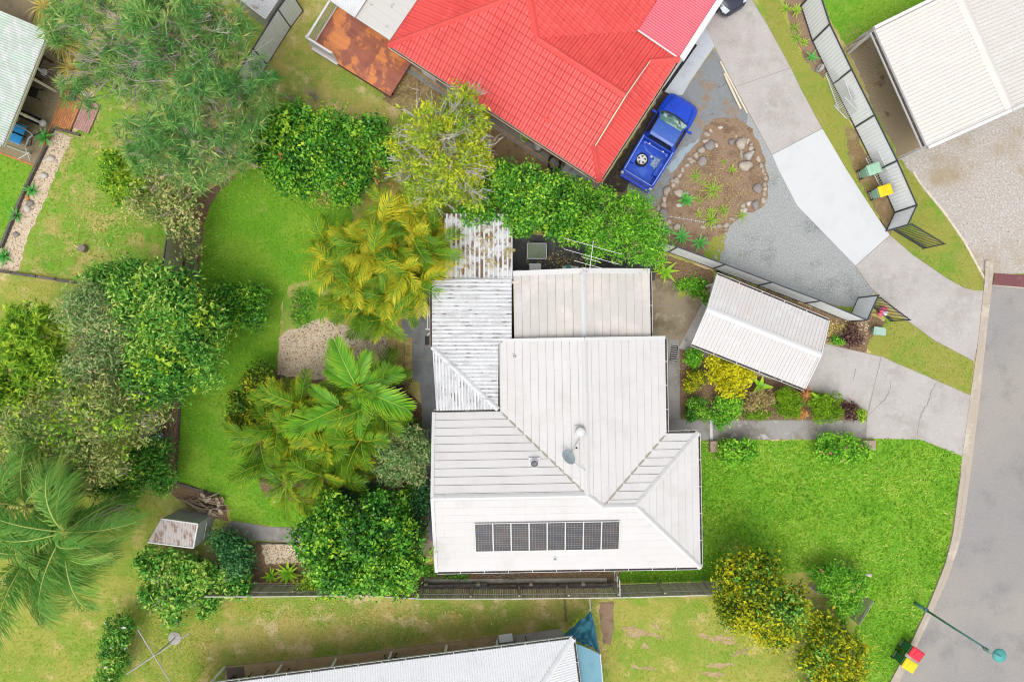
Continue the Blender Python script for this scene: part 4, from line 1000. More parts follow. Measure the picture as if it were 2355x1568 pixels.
slabs('patio', [[(925, 690), (964, 690), (964, 826), (949, 826), (949, 796), (925, 790)], [(965, 660), (1012, 660), (1012, 826), (965, 826)], [(949, 828), (1012, 828), (1012, 940), (970, 940), (966, 880), (949, 872)], [(971, 942), (1014, 942), (1014, 1262), (986, 1262), (976, 1100)]], G['greyslab'], .028)
slabs('path', [[(960, 1240), (1020, 1240), (1020, 1278), (966, 1278)]], G['oldslab'], .033)
slabs('path', [[(536, 1197), (620, 1211), (621, 1243), (560, 1238), (510, 1214)], [(622, 1211), (735, 1214), (735, 1248), (622, 1244)]], G['path'], .021)
slabs('garden_slab', [[(806, 1068), (882, 1068), (878, 1124), (800, 1118)]], Mt['pond'], .06)
slabs('verandah_slab', [[(-60, -40), (92, -40), (90, 0), (74, 52), (107, 92), (150, 128), (157, 190), (85, 380), (-60, 330)]], G['aggregate'], .05)
slabs('patio_slab', [[(521, 1531), (775, 1506), (775, 1640), (505, 1640)], [(776, 1506), (1139, 1463), (1139, 1640), (776, 1640)]], G['tanslab'], .04)
slabs('patio_slab', [[(1141, 1466), (1292, 1443), (1300, 1470), (1300, 1640), (1141, 1640)]], G['concrete'], .05)
slabs('edging_path', [[(925, 142), (950, 150), (1010, 190), (1180, 302), (1290, 378), (1330, 400), (1330, 430), (1120, 285), (925, 160)]], layers('fine_grey_gravel', (0.20, 0.20, 0.19), [((0.36, 0.36, 0.34), 26, .5, .64, 3), ((0.10, 0.10, 0.095), 20, .56, .7, 3)], rough=.95), .015)

# lawn grass, as blades
HOUSE = [(1000, 640), (1500, 630), (1600, 1000), (1600, 1300), (1010, 1310)]
grass('grass', 'vivid green mown grass of the lawn behind the white house', [LAWN_BACK], [], 130, .10, .026, 'grass', seed=3, stripe=.55, patch=lambda x, y: .62 + .22 * np.sin(x * .8 + np.sin(y)) * np.sin(y * .9))
grass('grass', 'vivid green thick grass of the front lawn beside the road', [LAWN_FRONT], [HOUSE], 110, .15, .042, 'grass', seed=4)
grass('grass', 'bright green grass at the top right behind the pale fence', [LAWN_TR, LAWN_TL], [], 110, .085, .022, 'grass', seed=5)
pz = lambda x, y: .45 + .35 * np.sin(x * .8 + 2 * np.sin(y * .45)) * np.sin(y * .9 + 1.5 * np.sin(x * .6)) + .15 * np.sin(x * 2.3 + y * 1.7)
grass('grass', 'patchy green and straw grass of the back yard at the left', [LAWN_LEFT], [], 120, .085, .022, 'grass_mid', seed=6, patch=lambda x, y: pz(x, y) * 1.25 - .1)
grass('grass', 'short dull verge grass beside the two driveways', [VERGE_LOW, VERGE_UP, [(1735, -20), (1785, -20), (1818, 80), (1865, 165), (1905, 190), (1960, 295), (1990, 400), (2046, 541), (2015, 497), (1946, 392), (1890, 297), (1840, 207), (1765, 62)]], [], 120, .06, .02, 'grass_mid', seed=7, patch=pz)
YARD_B = [(330, 1390), (600, 1376), (1000, 1384), (1640, 1372), (1900, 1440), (1990, 1600), (1330, 1600), (1320, 1450), (1140, 1456), (600, 1520), (500, 1540), (480, 1600), (330, 1600)]
YARD_RED = [(690, 0), (745, 0), (715, 90), (900, 225), (950, 150), (1100, 270), (1090, 330), (900, 280), (650, 260), (600, 180)]
grass('grass', 'dry straw and olive grass of the yard along the timber fence', [YARD_B], [[(1376, 1384), (1410, 1382), (1412, 1440), (1405, 1482), (1388, 1478), (1378, 1430)]], 120, .075, .022, 'grass_yellow', seed=8, patch=lambda x, y: pz(x, y) + .1 + .25 * np.exp(-((x + 9) / 6.0) ** 2))
grass('grass', 'thin brown and green grass beside the red timber deck', [YARD_RED], [], 85, .075, .02, 'grass_dry', seed=9, patch=pz)
grass('grass', 'yellow green grass under the trees at the left edge', [YARD_LOW], [], 120, .075, .024, 'grass_yellow', seed=10, patch=pz)

pebbles('pebbles', 'cream and brown pebbles strewn over the bed below the palms', [[(648, 778), (700, 750), (742, 732), (840, 772), (893, 772), (890, 866), (800, 876), (700, 864), (644, 858)], [(602, 1254), (698, 1252), (698, 1290), (614, 1296)]], 150, .055, 'pebble', 2)
pebbles('pebbles', 'cream pebbles of the long bed beside the left lawn', [[(125, 303), (165, 316), (150, 350), (131, 392), (93, 480), (60, 547), (41, 620), (0, 624), (0, 572), (10, 567), (40, 487), (85, 392), (110, 338)]], 130, .05, 'pebble', 3)
pebbles('pebbles', 'pale stones and bark chips on the bed by the carport', [[(1890, 770), (1960, 745), (2000, 735), (1990, 790), (1930, 795)]], 110, .045, 'pebble', 4)
pebbles('pebbles', 'loose bits of bark and stone on the garden island soil', [ISLAND], 26, .04, 'bark_chip', 5)
# ------------------------------------------------------------------ the white tiled house in the middle
ZE = 2.6; SL = 0.27
def hp(u, v, z=ZE, c=None):
    """house plan (drawn at eave height, turned 1 degree) -> world, lifted to z"""
    du, dv = u - 1300, v - 1000; a = R(1.0)
    x = 1300 + du * math.cos(a) + dv * math.sin(a); y = 1000 + dv * math.cos(a) - du * math.sin(a)
    p = P(x, y, ZE); return Vector((p.x, p.y, z))
pm = (H - ZE) / H / K
rz = lambda half: ZE + half * pm * SL
wh = thing('tiled_house', 'large white tiled L-shaped house with solar panels in the middle of the block', 'house', P(1300, 1000, 0))
# plan lines
uL, uM0, uM1, uR = 998, 1151, 1532, 1605
v0, vA, vB, v1 = 780, 942.5, 1000, 1309
uc = (uM0 + uM1) / 2; hM = (uM1 - uM0) / 2            # middle block ridge
vc = (vA + v1) / 2; hL = (v1 - vA) / 2                # left wing ridge
vr = (vB + v1) / 2; hR = (v1 - vB) / 2                # right wing ridge
zM, zL, zR = rz(hM), rz(hL), rz(hR); zT = max(zM, zL); zM = zL = (zM + zL) / 2; hM = hL = (hM + hL) / 2
Mtop = hp(uc, v0, zM); J = hp(uc, vc, zM); Lend = hp(uL, vc, zL)
Rj = hp(uM1 - hR, vr, zR); Rend = hp(uR - hR, vr, zR)
eL0 = hp(uL, vA); eL1 = hp(uL, v1); eR1 = hp(uR, v1); eR0 = hp(uR, vB); eMi = hp(uM1, vB); eM1 = hp(uM1, v0); eM0 = hp(uM0, v0); eLi = hp(uM0, vA)
ft = [
    ([eM0, eLi, J, Mtop], eM0, eLi),
    ([eM1, Mtop, J, Rj, eMi], eM1, eMi),
    ([eL0, Lend, J, eLi], eL0, eLi),
    ([eL1, eR1, Rend, Rj, J, Lend], eL1, eR1),
    ([eMi, Rj, Rend, eR0], eMi, eR0),
    ([eR0, Rend, eR1], eR0, eR1)]
pcs = []
for pts, a, b in ft: pcs += roof_pieces(pts, a, b, .405, 1.02, lip=.03, gap=.001, vgap=.022)
tile_roof(wh, 'roof', pcs, [f[0] for f in ft], Mt['white_tile'], layers('roof_underlay', (.30, .29, .28), rough=.9), 300, 'roof_tile')
for a, b in ((Mtop, J), (Lend, J), (J, Rj), (Rj, Rend), (Rend, eR0), (Rend, eR1)): caps(wh, a, b, .30, Mt['white_cap'], L=.62, h=.07, slope=SL)
# valleys
for a, b in ((eLi, J), (eMi, Rj)): MB().beam(a + Vector((0, 0, .035)), b + Vector((0, 0, .035)), .10, .012).build('valley_flashing', layers('stained_valley', (.30, .27, .22), [((.42, .40, .37), 3, .5, .7, 6)], rough=.8), wh)
# barge boards at the gable ends
for a, b in ((eL0, Lend), (Lend, eL1), (eM0, Mtop), (Mtop, eM1)):
    MB().beam(a + Vector((0, 0, .02)), b + Vector((0, 0, .02)), .16, .12).build('barge_board', Mt['gutter'], wh)
# lower, older end of the house
u0, u1, w0 = 1186, 1500, 627
hU = (u1 - u0) / 2; ZU = 2.55; zU = ZU + hU * pm * .22
def hq(u, v, z): q = hp(u, v); return Vector((q.x, q.y, z))
a0, a1, b0, b1 = hq(u0, w0, ZU), hq(u1, w0, ZU), hq(u0, v0 + 4, ZU), hq(u1, v0 + 4, ZU)
t0, t1 = hq((u0 + u1) / 2, w0, zU), hq((u0 + u1) / 2, v0 + 4, zU)
fu = [([a0, b0, t1, t0], a0, b0), ([a1, t0, t1, b1], a1, b1)]
pcs = []
for pts, a, b in fu: pcs += roof_pieces(pts, a, b, .435, 1.0, lip=.028, gap=.001, vgap=.022)
tile_roof(wh, 'lower_roof', pcs, [f[0] for f in fu], Mt['white_tile_old'], layers('old_underlay', (.27, .25, .23), rough=.9), 120, 'roof_tile')
caps(wh, t0, t1, .30, Mt['white_cap'], L=.55, h=.06, slope=.22)
for a, b in ((a0, t0), (t0, a1)): MB().beam(a + Vector((0, 0, .03)), b + Vector((0, 0, .03)), .26, .07).build('barge_board', Mt['white_cap'], wh)
# gutters
X = (eR1 - eL1).normalized(); Y = (eM0 - eLi).normalized()
for a, b, o in ((eL1, eR1, -Y), (eR1, eR0, X), (eR0, eMi, Y), (eMi, eM1, X), (eLi, eM0, -X), (eL0, eLi, Y), (a1, b1, X)):
    gutter(wh, a - Vector((0, 0, .02)), b - Vector((0, 0, .02)), o)
# walls under the eaves
def ring_wall(parent, pts, h, mat, t=.12, name='wall'):
    for a, b in zip(pts, pts[1:] + pts[:1]):
        a = Vector((a[0], a[1], h / 2)); b = Vector((b[0], b[1], h / 2)); MB().beam(a, b, t, h).build(name, mat, parent)
IN = 26
ring_wall(wh, [hp(uL + 8, vA + IN), hp(uM0 + IN, vA + IN), hp(uM0 + IN, w0 + 20), hp(u1 - IN, w0 + 20), hp(u1 - IN, v0 + 20), hp(uM1 - IN, v0 + 22), hp(uM1 - IN, vB + IN), hp(uR - IN, vB + IN), hp(uR - IN, v1 - IN), hp(uL + 8, v1 - IN)], 2.62, Mt['wall_cream'])
for (u, v, ax, w, hgt, zc) in ((uM1 - IN + 4, 860, 'y', 1.8, 1.2, 1.5), (uR - IN + 4, 1080, 'y', 2.0, 1.2, 1.5), (uR - IN + 4, 1220, 'y', 1.8, 1.2, 1.5), (1200, v1 - IN + 4, 'x', 1.6, 1.0, 1.6), (1450, v1 - IN + 4, 'x', 1.6, 1.0, 1.6), (uL + 5, 1100, 'y', 2.2, 2.0, 1.15)):
    p = hp(u, v, zc); mb = MB(); dx, dy = ((.06, w) if ax == 'y' else (w, .06))
    wf = None
    mb.box(p + Vector((0, 0, hgt / 2)), dx + .04, dy + .04, .06); mb.box(p - Vector((0, 0, hgt / 2)), dx + .04, dy + .04, .06)
    s = Vector((0, w / 2, 0)) if ax == 'y' else Vector((w / 2, 0, 0))
    mb.box(p + s, .07, .07, hgt); mb.box(p - s, .07, .07, hgt)
    wf = mb.build('window', Mt['white'], wh)
    m2 = MB(); m2.box(p, dx * .5 if ax == 'y' else dx - .1, dy - .1 if ax == 'y' else dy * .5, hgt - .05); m2.build('pane', Mt['tint'], wf)

# patio roofs on the garden side
pat = thing('patio_roof', 'old grey corrugated iron patio roof with a diagonal ridge beside the white tiles', 'roof', P(1070, 790, 0))
zi, zo = 2.72, 2.95
A1 = P(1012, 645, zo); A2 = P(1176, 641, zi); A3 = P(1176, 779, zi); A4 = P(1146, 785, zi); A5 = P(1146, 940, zi - .01); A6 = P(995, 798, zo); A7 = P(992, 700, zo)
ptsA = [P(993, 645, zo), P(1176, 641, zi), P(1176, 779, zi), P(1146, 790, zi + .03), P(1145, 941, zi + .03), P(994, 798, zo)]
def flat_fit(pts):      # keep the sheet a true plane
    A = np.array([[p.x, p.y, 1] for p in pts]); z = np.array([p.z for p in pts]); c = np.linalg.lstsq(A, z, rcond=None)[0]
    return [Vector((p.x, p.y, c[0] * p.x + c[1] * p.y + c[2])) for p in pts]
ptsA = flat_fit(ptsA)
zc_ = [p.z for p in ptsA]
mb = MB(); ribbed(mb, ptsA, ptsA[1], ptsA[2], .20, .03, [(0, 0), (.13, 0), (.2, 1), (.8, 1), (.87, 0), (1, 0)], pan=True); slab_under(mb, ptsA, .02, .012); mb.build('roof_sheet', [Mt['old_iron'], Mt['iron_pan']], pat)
ptsB = flat_fit([Vector(ptsA[5]), Vector(ptsA[4]), P(1003, 944, zi)])
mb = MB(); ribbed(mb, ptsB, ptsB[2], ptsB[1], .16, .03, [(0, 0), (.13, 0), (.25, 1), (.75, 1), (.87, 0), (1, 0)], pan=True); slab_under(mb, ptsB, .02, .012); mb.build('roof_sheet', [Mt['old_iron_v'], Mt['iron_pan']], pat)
caps(pat, ptsA[5] + Vector((0, 0, .01)), ptsA[4] + Vector((0, 0, .01)), .26, Mt['old_iron'], L=2.4, h=.06, slope=.15)
gutter(pat, ptsA[0], ptsA[5], (-1, 0, 0), layers('rusty_gutter', (.56, .50, .45), [((.25, .15, .10), 3, .5, .66, 7)], rough=.7), straps=False)
for x, y in ((1003, 700), (1003, 800), (1003, 930)): MB().cyl(P(x, y, 0), P(x, y, 2.6) * 1.0, .04).build('post', Mt['white'], pat)
tr = thing('patio_roof', 'dirty white ribbed patio roof littered with leaves below the hedge', 'roof', P(1100, 570, 0))
q = [P(1022, 492, 2.5), P(1178, 492, 2.5), P(1178, 642, 2.62), P(1022, 644, 2.62)]; q = flat_fit(q)
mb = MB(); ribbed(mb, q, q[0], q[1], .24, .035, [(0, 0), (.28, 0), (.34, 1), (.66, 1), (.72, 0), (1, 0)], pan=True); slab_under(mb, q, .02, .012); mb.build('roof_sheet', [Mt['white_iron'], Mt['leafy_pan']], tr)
MB().beam(q[2] + Vector((0, .02, .05)), q[3] + Vector((0, .02, .05)), .10, .08).build('flashing', Mt['white'], tr)
for x, y in ((1040, 500), (1165, 500)): MB().cyl(P(x, y, 0), P(x, y, 2.4), .04).build('post', Mt['white'], tr)
for i in range(60):
    x = rng.uniform(1035, 1172); y = rng.uniform(500, 640)
    p = P(x, y, 2.68); k = rng.uniform(0, 3.1)
lc = leaf_cloud('leaf_litter', [tuple([*P(1110, 560, 2.60), 1.6, 1.6, .03])], 700, .1, Lf['dry'], tr, per=6, clump=.06, inner=1.0, lump=0, up=3, aspect=.35); lc['kind'] = 'stuff'

# solar panels: eight, laid on the street-side slope
def on_slope(u, v): return hp(u, v, ZE + (v1 - v) * pm * SL)
du = hp(1, 0) - hp(0, 0); du.normalize(); dv = (on_slope(1200, 1200) - on_slope(1200, 1201)).normalized(); dn = du.cross(dv)
ORD = ['leftmost', 'second', 'third', 'fourth', 'fifth', 'sixth', 'seventh', 'rightmost']
for i in range(8):
    c0 = on_slope(1094 + i * 40.7 + 16, 1222) + dn * .10
    lab = ('%s of the eight dark solar panels on the white roof' % ORD[i]) if i in (0, 7) else ('%s from the left of the eight dark solar panels on the white roof' % ORD[i])
    sp = thing('solar_panel', lab, 'solar panel', c0, 'solar panels on the white roof')
    wd, hg = .88, 1.58
    mb = MB()
    for s in (-1, 1):
        mb.obox(c0 + du * (s * (wd / 2)), .032, hg + .032, .05, du, dv, dn); mb.obox(c0 + dv * (s * (hg / 2)), wd - .032, .032, .05, du, dv, dn)
    mb.build('frame', Mt['white'], sp)
    m2 = MB(); m2.obox(c0 + dn * .006, wd - .032, hg - .032, .02, du, dv, dn); gl = m2.build('glass', Mt['cell'], sp)
    m3 = MB()
    for k in range(1, 6): m3.obox(c0 + dn * .0175 + du * (-wd / 2 + .02 + (wd - .04) * k / 6), .007, hg - .06, .002, du, dv, dn)
    for k in range(1, 12): m3.obox(c0 + dn * .0195 + dv * (-hg / 2 + .02 + (hg - .04) * k / 12), wd - .06, .009, .002, du, dv, dn)
    tag(m3.build('grid_lines', Mt['cell_line'], gl), kind='stuff')
    for s in (-.35, .35): MB().obox(c0 + dv * (hg * s) - dn * .05, wd + .02, .04, .05, du, dv, dn).build('rail', Mt['steel'], sp)

# things fixed on the roof
def roof_z(x, y, s=1):
    best = None
    w = P(x, y, 3.3)
    return w
def vent_base(u, v, z): return hp(u, v, z)
p = hp(1328, 984, zM - (uc - 1328) * 0 - abs(1328 - uc) * pm * SL + .03)
wv = thing('roof_ventilator', 'round white spinning roof ventilator on a square base by the ridge', 'ventilator', p)
MB().box(p, .52, .55, .05, R(1)).build('base', Mt['white'], wv)
MB().lathe(p, [(.19, .02), (.19, .12)], 16).build('neck', Mt['steel'], wv)
mb = MB()
for k in range(18):
    t = 2 * math.pi * k / 18; c = p + Vector((math.cos(t) * .2, math.sin(t) * .2, .2))
    mb.obox(c, .015, .10, .18, Vector((math.cos(t + .6), math.sin(t + .6), 0)), Vector((-math.sin(t + .6), math.cos(t + .6), 0)))
mb.build('vanes', Mt['steel'], wv)
MB().lathe(p, [(.235, .28), (.22, .31), (.12, .36), (.03, .38)], 18).build('cap', Mt['white'], wv, smooth=True)
p = hp(1226, 1056, ZE + (1056 - vA) * pm * SL + .03)
vp = thing('roof_vent', 'dark round vent pipe on a white square flashing of the roof', 'vent', p)
MB().box(p, .56, .52, .06, R(1)).build('flashing', Mt['white'], vp)
MB().lathe(p, [(.21, .03), (.21, .22), (.18, .24), (.18, .12)], 18).build('collar', Mt['white'], vp)
MB().lathe(p, [(.172, .05), (.172, .20), (.10, .23), (.02, .24)], 18).build('cowl', layers('vent_grey', (.12, .12, .13), [((.2, .2, .21), 6, .5, .7, 4)], rough=.5), vp)
p = hp(1186, 818, ZE + (1186 - uM0) * pm * SL + .03)
v2 = thing('roof_vent', 'small grey pipe flashing near the upper left edge of the white roof', 'vent', p)
MB().box(p, .26, .26, .04).build('flashing', Mt['gutter'], v2); MB().lathe(p, [(.09, .02), (.05, .12), (.05, .22), (.01, .23)], 12).build('pipe', Mt['steel'], v2)
p = hp(1270, 1283, ZE + (v1 - 1283) * pm * SL + .03)
v3 = thing('roof_vent', 'little white pipe vent below the solar panels', 'vent', p)
MB().box(p, .2, .26, .03).build('flashing', Mt['white'], v3); MB().lathe(p, [(.06, .02), (.05, .16), (.07, .17), (.01, .2)], 12).build('pipe', Mt['white'], v3)
# satellite dish
p = hp(1306, 1038, zM - (uc - 1312) * pm * SL + .03)
ds = thing('satellite_dish', 'grey green oval satellite dish on struts on the white roof', 'satellite dish', p)
ax = Vector((.55, .62, .55)).normalized(); c = p + Vector((-.12, 0, .5)); s1 = ax.cross(Vector((0, 0, 1))).normalized(); s2 = s1.cross(ax)
mb = MB(); rings = []
for r, dd in ((.03, -.08), (.14, -.075), (.27, -.05), (.37, -.018), (.42, .009), (.43, .0), (.37, -.03), (.27, -.065), (.14, -.088), (.03, -.095)):
    rings.append([c + ax * dd + s1 * (r * .92 * math.cos(2 * math.pi * k / 24)) + s2 * (r * 1.0 * math.sin(2 * math.pi * k / 24)) for k in range(24)])
mb.loft(rings); mb.build('reflector', Mt['dish'], ds, smooth=True)
MB().tube([p + Vector((0, 0, -.02)), c - ax * .12], .025, 8).build('mast', Mt['steel'], ds)
MB().tube([c - s2 * .40, c - s2 * .3 + ax * .5 + Vector((0, 0, -.1))], .012, 6).build('feed_arm', Mt['steel'], ds)
MB().lathe(c - s2 * .3 + ax * .5 + Vector((0, 0, -.12)), [(.03, -.05), (.05, 0), (.05, .06), (.02, .08)], 10).build('feed_horn', Mt['black'], ds)
MB().tube([c + s2 * .1 - ax * .1, hp(1325, 1002, zM - .05)], .014, 6).build('stay', Mt['steel'], ds)
MB().tube([c - ax * .1, hp(1345, 1075, zM + .05)], .014, 6).build('stay', Mt['steel'], ds)
# television aerial
b = hp(1350, 632, zU + .03); top = b + Vector((0, .1, 1.5))
ta = thing('tv_antenna', 'white television aerial with long cross bars over the dark patio', 'antenna', b)
MB().tube([b, top], .02, 8).build('mast', Mt['white'], ta)
MB().tube([b + Vector((-.35, -.1, 0)), b + Vector((0, .05, .7))], .012, 6).build('stay', Mt['white'], ta)
dirn = Vector((.12, 1, .05)).normalized(); cr = Vector((.97, -.27, 0)).normalized()
MB().tube([top - dirn * .25, top + dirn * 1.25], .018, 8).build('boom', Mt['white'], ta)
for off, hl in ((1.0, 1.42), (.5, 1.36), (.36, .45), (.1, .8), (-.1, .35)):
    m = top + dirn * off; MB().tube([m - cr * hl, m + cr * hl], .013, 6).build('element', Mt['white'], ta)
# ------------------------------------------------------------------ the red tiled house
RZ = 2.6; RS = 0.42
C0 = P(1378, 418, RZ); ra = (P(894, 105, RZ) - C0).normalized(); rb = (P(1560, 137, RZ) - C0); rb = (rb - ra * rb.dot(ra)).normalized()
AL = 12.86; BW = 7.46
def rp(a, b, z=RZ): q = C0 + ra * a + rb * b; return Vector((q.x, q.y, z))
rhse = thing('red_house', 'house with a bright red tiled hip roof at the top of the photo', 'house', rp(5, 4, 0))
ag = 1.2; rdg = BW / 2; a3 = 2.55; far = 13.0
zg = RZ + RS * ag; zr = RZ + RS * rdg; apA = (AL + a3) / 2; apB = AL - apA; za = RZ + RS * apB
Gt = rp(ag, rdg, zr); G0 = rp(ag, ag, zg); G1 = rp(ag, BW - ag, zg); J1 = rp(a3 + BW - rdg, rdg, zr); AP = rp(apA, apB, za); V1 = rp(a3, BW)
rf = [
    ([rp(0, 0), rp(AL, 0), AP, J1, Gt, G0], rp(0, 0), rp(AL, 0)),
    ([rp(AL, 0), rp(AL, far), rp(apA, far, za), AP], rp(AL, 0), rp(AL, far)),
    ([V1, J1, AP, rp(apA, far, za), rp(a3, far)], V1, rp(a3, far)),
    ([rp(0, BW), G1, Gt, J1, V1], rp(0, BW), V1),
    ([rp(0, 0), G0, G1, rp(0, BW)], rp(0, 0), rp(0, BW))]
prof = [(0, 0.0), (.10, .042), (.34, .042), (.46, .0), (.54, .0), (.66, .042), (.90, .042), (1, 0)]
pcs = []
for pts, a, b in rf: pcs += roof_pieces(pts, a, b, .385, .36, lip=.036, prof=prof, stagger=0, gap=.003, vgap=.03)
tile_roof(rhse, 'roof', pcs, [f[0] for f in rf], Mt['red_tile'], Mt['red_under'], 300, 'roof_tile')
for a, b, w in ((rp(AL, 0), AP, .34), (AP, J1, .36), (J1, Gt, .36), (G0, rp(0, 0), .36), (G1, rp(0, BW), .36)): caps(rhse, a, b, w, Mt['red_tile'], L=.44, h=.13, slope=RS, lift=.05)
MB().beam(V1 + Vector((0, 0, .03)), J1 + Vector((0, 0, .03)), .10, .02).build('valley_flashing', Mt['red_under'], rhse)
mb = MB(); mb.add([G0 + Vector((0, 0, -.1)), G1 + Vector((0, 0, -.1)), Gt + Vector((0, 0, -.02))], [(0, 1, 2)]); mb.build('gable_wall', Mt['cream_fascia'], rhse)
for a, b in ((G0, Gt), (Gt, G1)): MB().beam(a + Vector((0, 0, .06)) - ra * .06, b + Vector((0, 0, .06)) - ra * .06, .05, .16).build('barge_board', Mt['cream_fascia'], rhse)
for a, b, o in ((rp(AL, 0), rp(0, 0), -rb), (rp(0, 0), rp(0, BW), -ra)): gutter(rhse, a, b, o, Mt['cream_fascia'], w=.12, straps=False)
q = rp(3.9, 1.1, RZ + RS * 1.1)
MB().obox(q + Vector((0, 0, .03)), .3, .3, .04, ra, rb, Vector((0, 0, 1))).build('pipe_flashing', Mt['red_tile'], rhse); MB().cyl(q, q + Vector((0, 0, .35)), .04).build('vent_pipe', Mt['red_tile'], rhse)
ring_wall(rhse, [rp(.6, .6), rp(AL - .6, .6), rp(AL - .6, far), rp(a3 + .6, far), rp(a3 + .6, BW - .6), rp(.6, BW - .6)], 2.6, Mt['wall_brick'])
for a in (2.5, 5.5, 8.6):
    p = rp(a, .52, 1.5); mb = MB()
    for s in (-1, 1): mb.obox(p + Vector((0, 0, .55 * s)), 1.7, .08, .07, ra, rb, Vector((0, 0, 1))); mb.obox(p + ra * (.82 * s), .07, .08, 1.05, ra, rb, Vector((0, 0, 1)))
    wf = mb.build('window', Mt['white'], rhse); MB().obox(p, 1.56, .03, 1.02, ra, rb, Vector((0, 0, 1))).build('pane', Mt['tint'], wf)

# pink corrugated carport roof joined to the red house
cp = thing('carport_roof', 'pink red corrugated carport roof with a wide white fascia', 'roof', rp(1.4, 10, 0))
q = [rp(.02, BW + .02, 2.66), rp(a3 - .02, BW + .02, 2.78), rp(a3 - .02, far, 2.78), rp(.02, far, 2.66)]
mb = MB(); ribbed(mb, q, q[3], q[0], .125, .03); slab_under(mb, q, .02, .012); mb.build('roof_sheet', Mt['pink_iron'], cp)
MB().beam(q[0] - ra * .16 + Vector((0, 0, .02)), q[3] - ra * .16 + Vector((0, 0, .02)), .30, .16).build('fascia', Mt['pvc'], cp)
MB().beam(q[0] + Vector((0, 0, .04)) - rb * .03, q[1] + Vector((0, 0, .04)) - rb * .03, .07, .06).build('end_flashing', Mt['white'], cp)
for b in (BW + .3, BW + 3.2): MB().cyl(rp(.1, b, 0), rp(.1, b, 2.6), .05).build('post', Mt['white'], cp)

# flat patio roofs and the timber deck at the left end
fp = thing('patio_roof', 'mould stained white flat patio roof beside the red tiles', 'roof', P(900, 20, 0))
ddx = (P(1378, 418) - P(894, 105)).normalized(); ddy = (P(960, 0) - P(891, 105)).normalized()
q = flat_fit([P(897, 92, 2.72), P(818, 40, 2.72), P(890, -75, 2.78), P(966, -5, 2.78)])
q = flat_fit([P(897, 92, 2.70), P(818, 40, 2.70), P(900, -85, 2.76), P(980, -30, 2.76)])
nn = frame(q, q[0], q[1]); mb = MB(); ribbed(mb, q, q[0], q[3], .45, .012, [(0, 0), (.02, 0), (.03, 1), (.97, 1), (.98, 0), (1, 0)]); slab_under(mb, q, .05, .012); mb.build('roof_sheet', Mt['mould_sheet'], fp)
MB().beam(q[0] + Vector((0, 0, -.03)), q[1] + Vector((0, 0, -.03)), .06, .12).build('fascia', Mt['white'], fp)
for x, y in ((880, 78), (835, 50)): MB().cyl(P(x, y, .3), P(x, y, 2.6), .045).build('post', Mt['cream_fascia'], fp)
fw = thing('patio_roof', 'clean white corrugated patio roof above the balustrade at the top edge', 'roof', P(800, -10, 0))
q = flat_fit([P(816, 40, 2.86), P(757, 0, 2.86), P(842, -120, 2.9), P(898, -85, 2.9)])
mb = MB(); ribbed(mb, q, q[0], q[1], .09, .02); slab_under(mb, q, .02, .012); mb.build('roof_sheet', Mt['white_iron'], fw)
MB().beam(q[0] + Vector((0, 0, .0)), q[1], .07, .10).build('fascia', Mt['white'], fw)

DZ = .42
d0 = P(731, 94, DZ); d1 = P(897, 222, DZ); d2 = P(947, 147, DZ); d3 = P(788, 10, DZ)
e1 = (P(897, 222, DZ) - P(716, 109, DZ)).normalized(); e2 = Vector((-e1.y, e1.x, 0))
dk = thing('timber_deck', 'red brown timber deck with orange worn patches beside the red roof', 'deck', P(830, 120, 0))
o = P(897, 222, DZ); Ld = (P(897, 222, DZ) - P(716, 109, DZ)).length; Wd = 4.2; nb = 44; bw = Wd / nb
for i in range(nb):
    c = o + e2 * (bw * (i + .5)) ; s = 2.35 + (.3 if i % 2 else -.25)
    a = c; b = c - e1 * Ld
    for s0, s1 in ((0, s), (s + .008, Ld)):
        MB().beam(a - e1 * s0 - Vector((0, 0, .012)), a - e1 * s1 - Vector((0, 0, .012)), bw - .008, .024).build('board', Mt['deck'], dk)
mb = MB()
for k in range(6): mb.beam(o - e1 * (.1 + k * (Ld - .2) / 5) + e2 * .02 - Vector((0, 0, .11)), o - e1 * (.1 + k * (Ld - .2) / 5) + e2 * (Wd - .02) - Vector((0, 0, .11)), .05, .14)
for k in range(6):
    for s in (.25, Wd - .25): mb.box(o - e1 * (.1 + k * (Ld - .2) / 5) + e2 * s - Vector((0, 0, DZ / 2 + .06)), .09, .09, DZ - .1)
mb.build('bearers', Mt['brown_wood'], dk)
MB().beam(o - Vector((0, 0, .10)) - e2 * .015, o - e1 * Ld - Vector((0, 0, .10)) - e2 * .015, .03, .15).build('edge_board', Mt['brown_wood'], dk)
bal = thing('balustrade', 'white balustrade with square balusters round the deck corner', 'balustrade', o - e1 * Ld)
k0 = o - e1 * (Ld - .06) + e2 * .06
zz = Vector((0, 0, 1))
for a, b, nm in ((k0, k0 + e1 * 1.55, 14), (k0, k0 + e2 * 3.2, 26)):
    MB().beam(a + zz * 1.0, b + zz * 1.0, .11, .06).build('top_rail', Mt['pvc'], bal)
    MB().beam(a + zz * .10, b + zz * .10, .07, .06).build('bottom_rail', Mt['pvc'], bal)
    for i in range(1, nm):
        p = a.lerp(b, i / nm); MB().box(p + zz * .53, .042, .042, .82, R(33)).build('baluster', Mt['pvc'], bal)
for p in (k0, k0 + e1 * 1.55, k0 + e2 * 3.2): MB().box(p + zz * .55, .10, .10, 1.1, R(33)).build('post', Mt['pvc'], bal)
MB().beam(k0 - e2 * .10 - zz * .06, k0 - e2 * .10 + e1 * 1.65 - zz * .06, .12, .16).build('skirt', Mt['pvc'], bal)

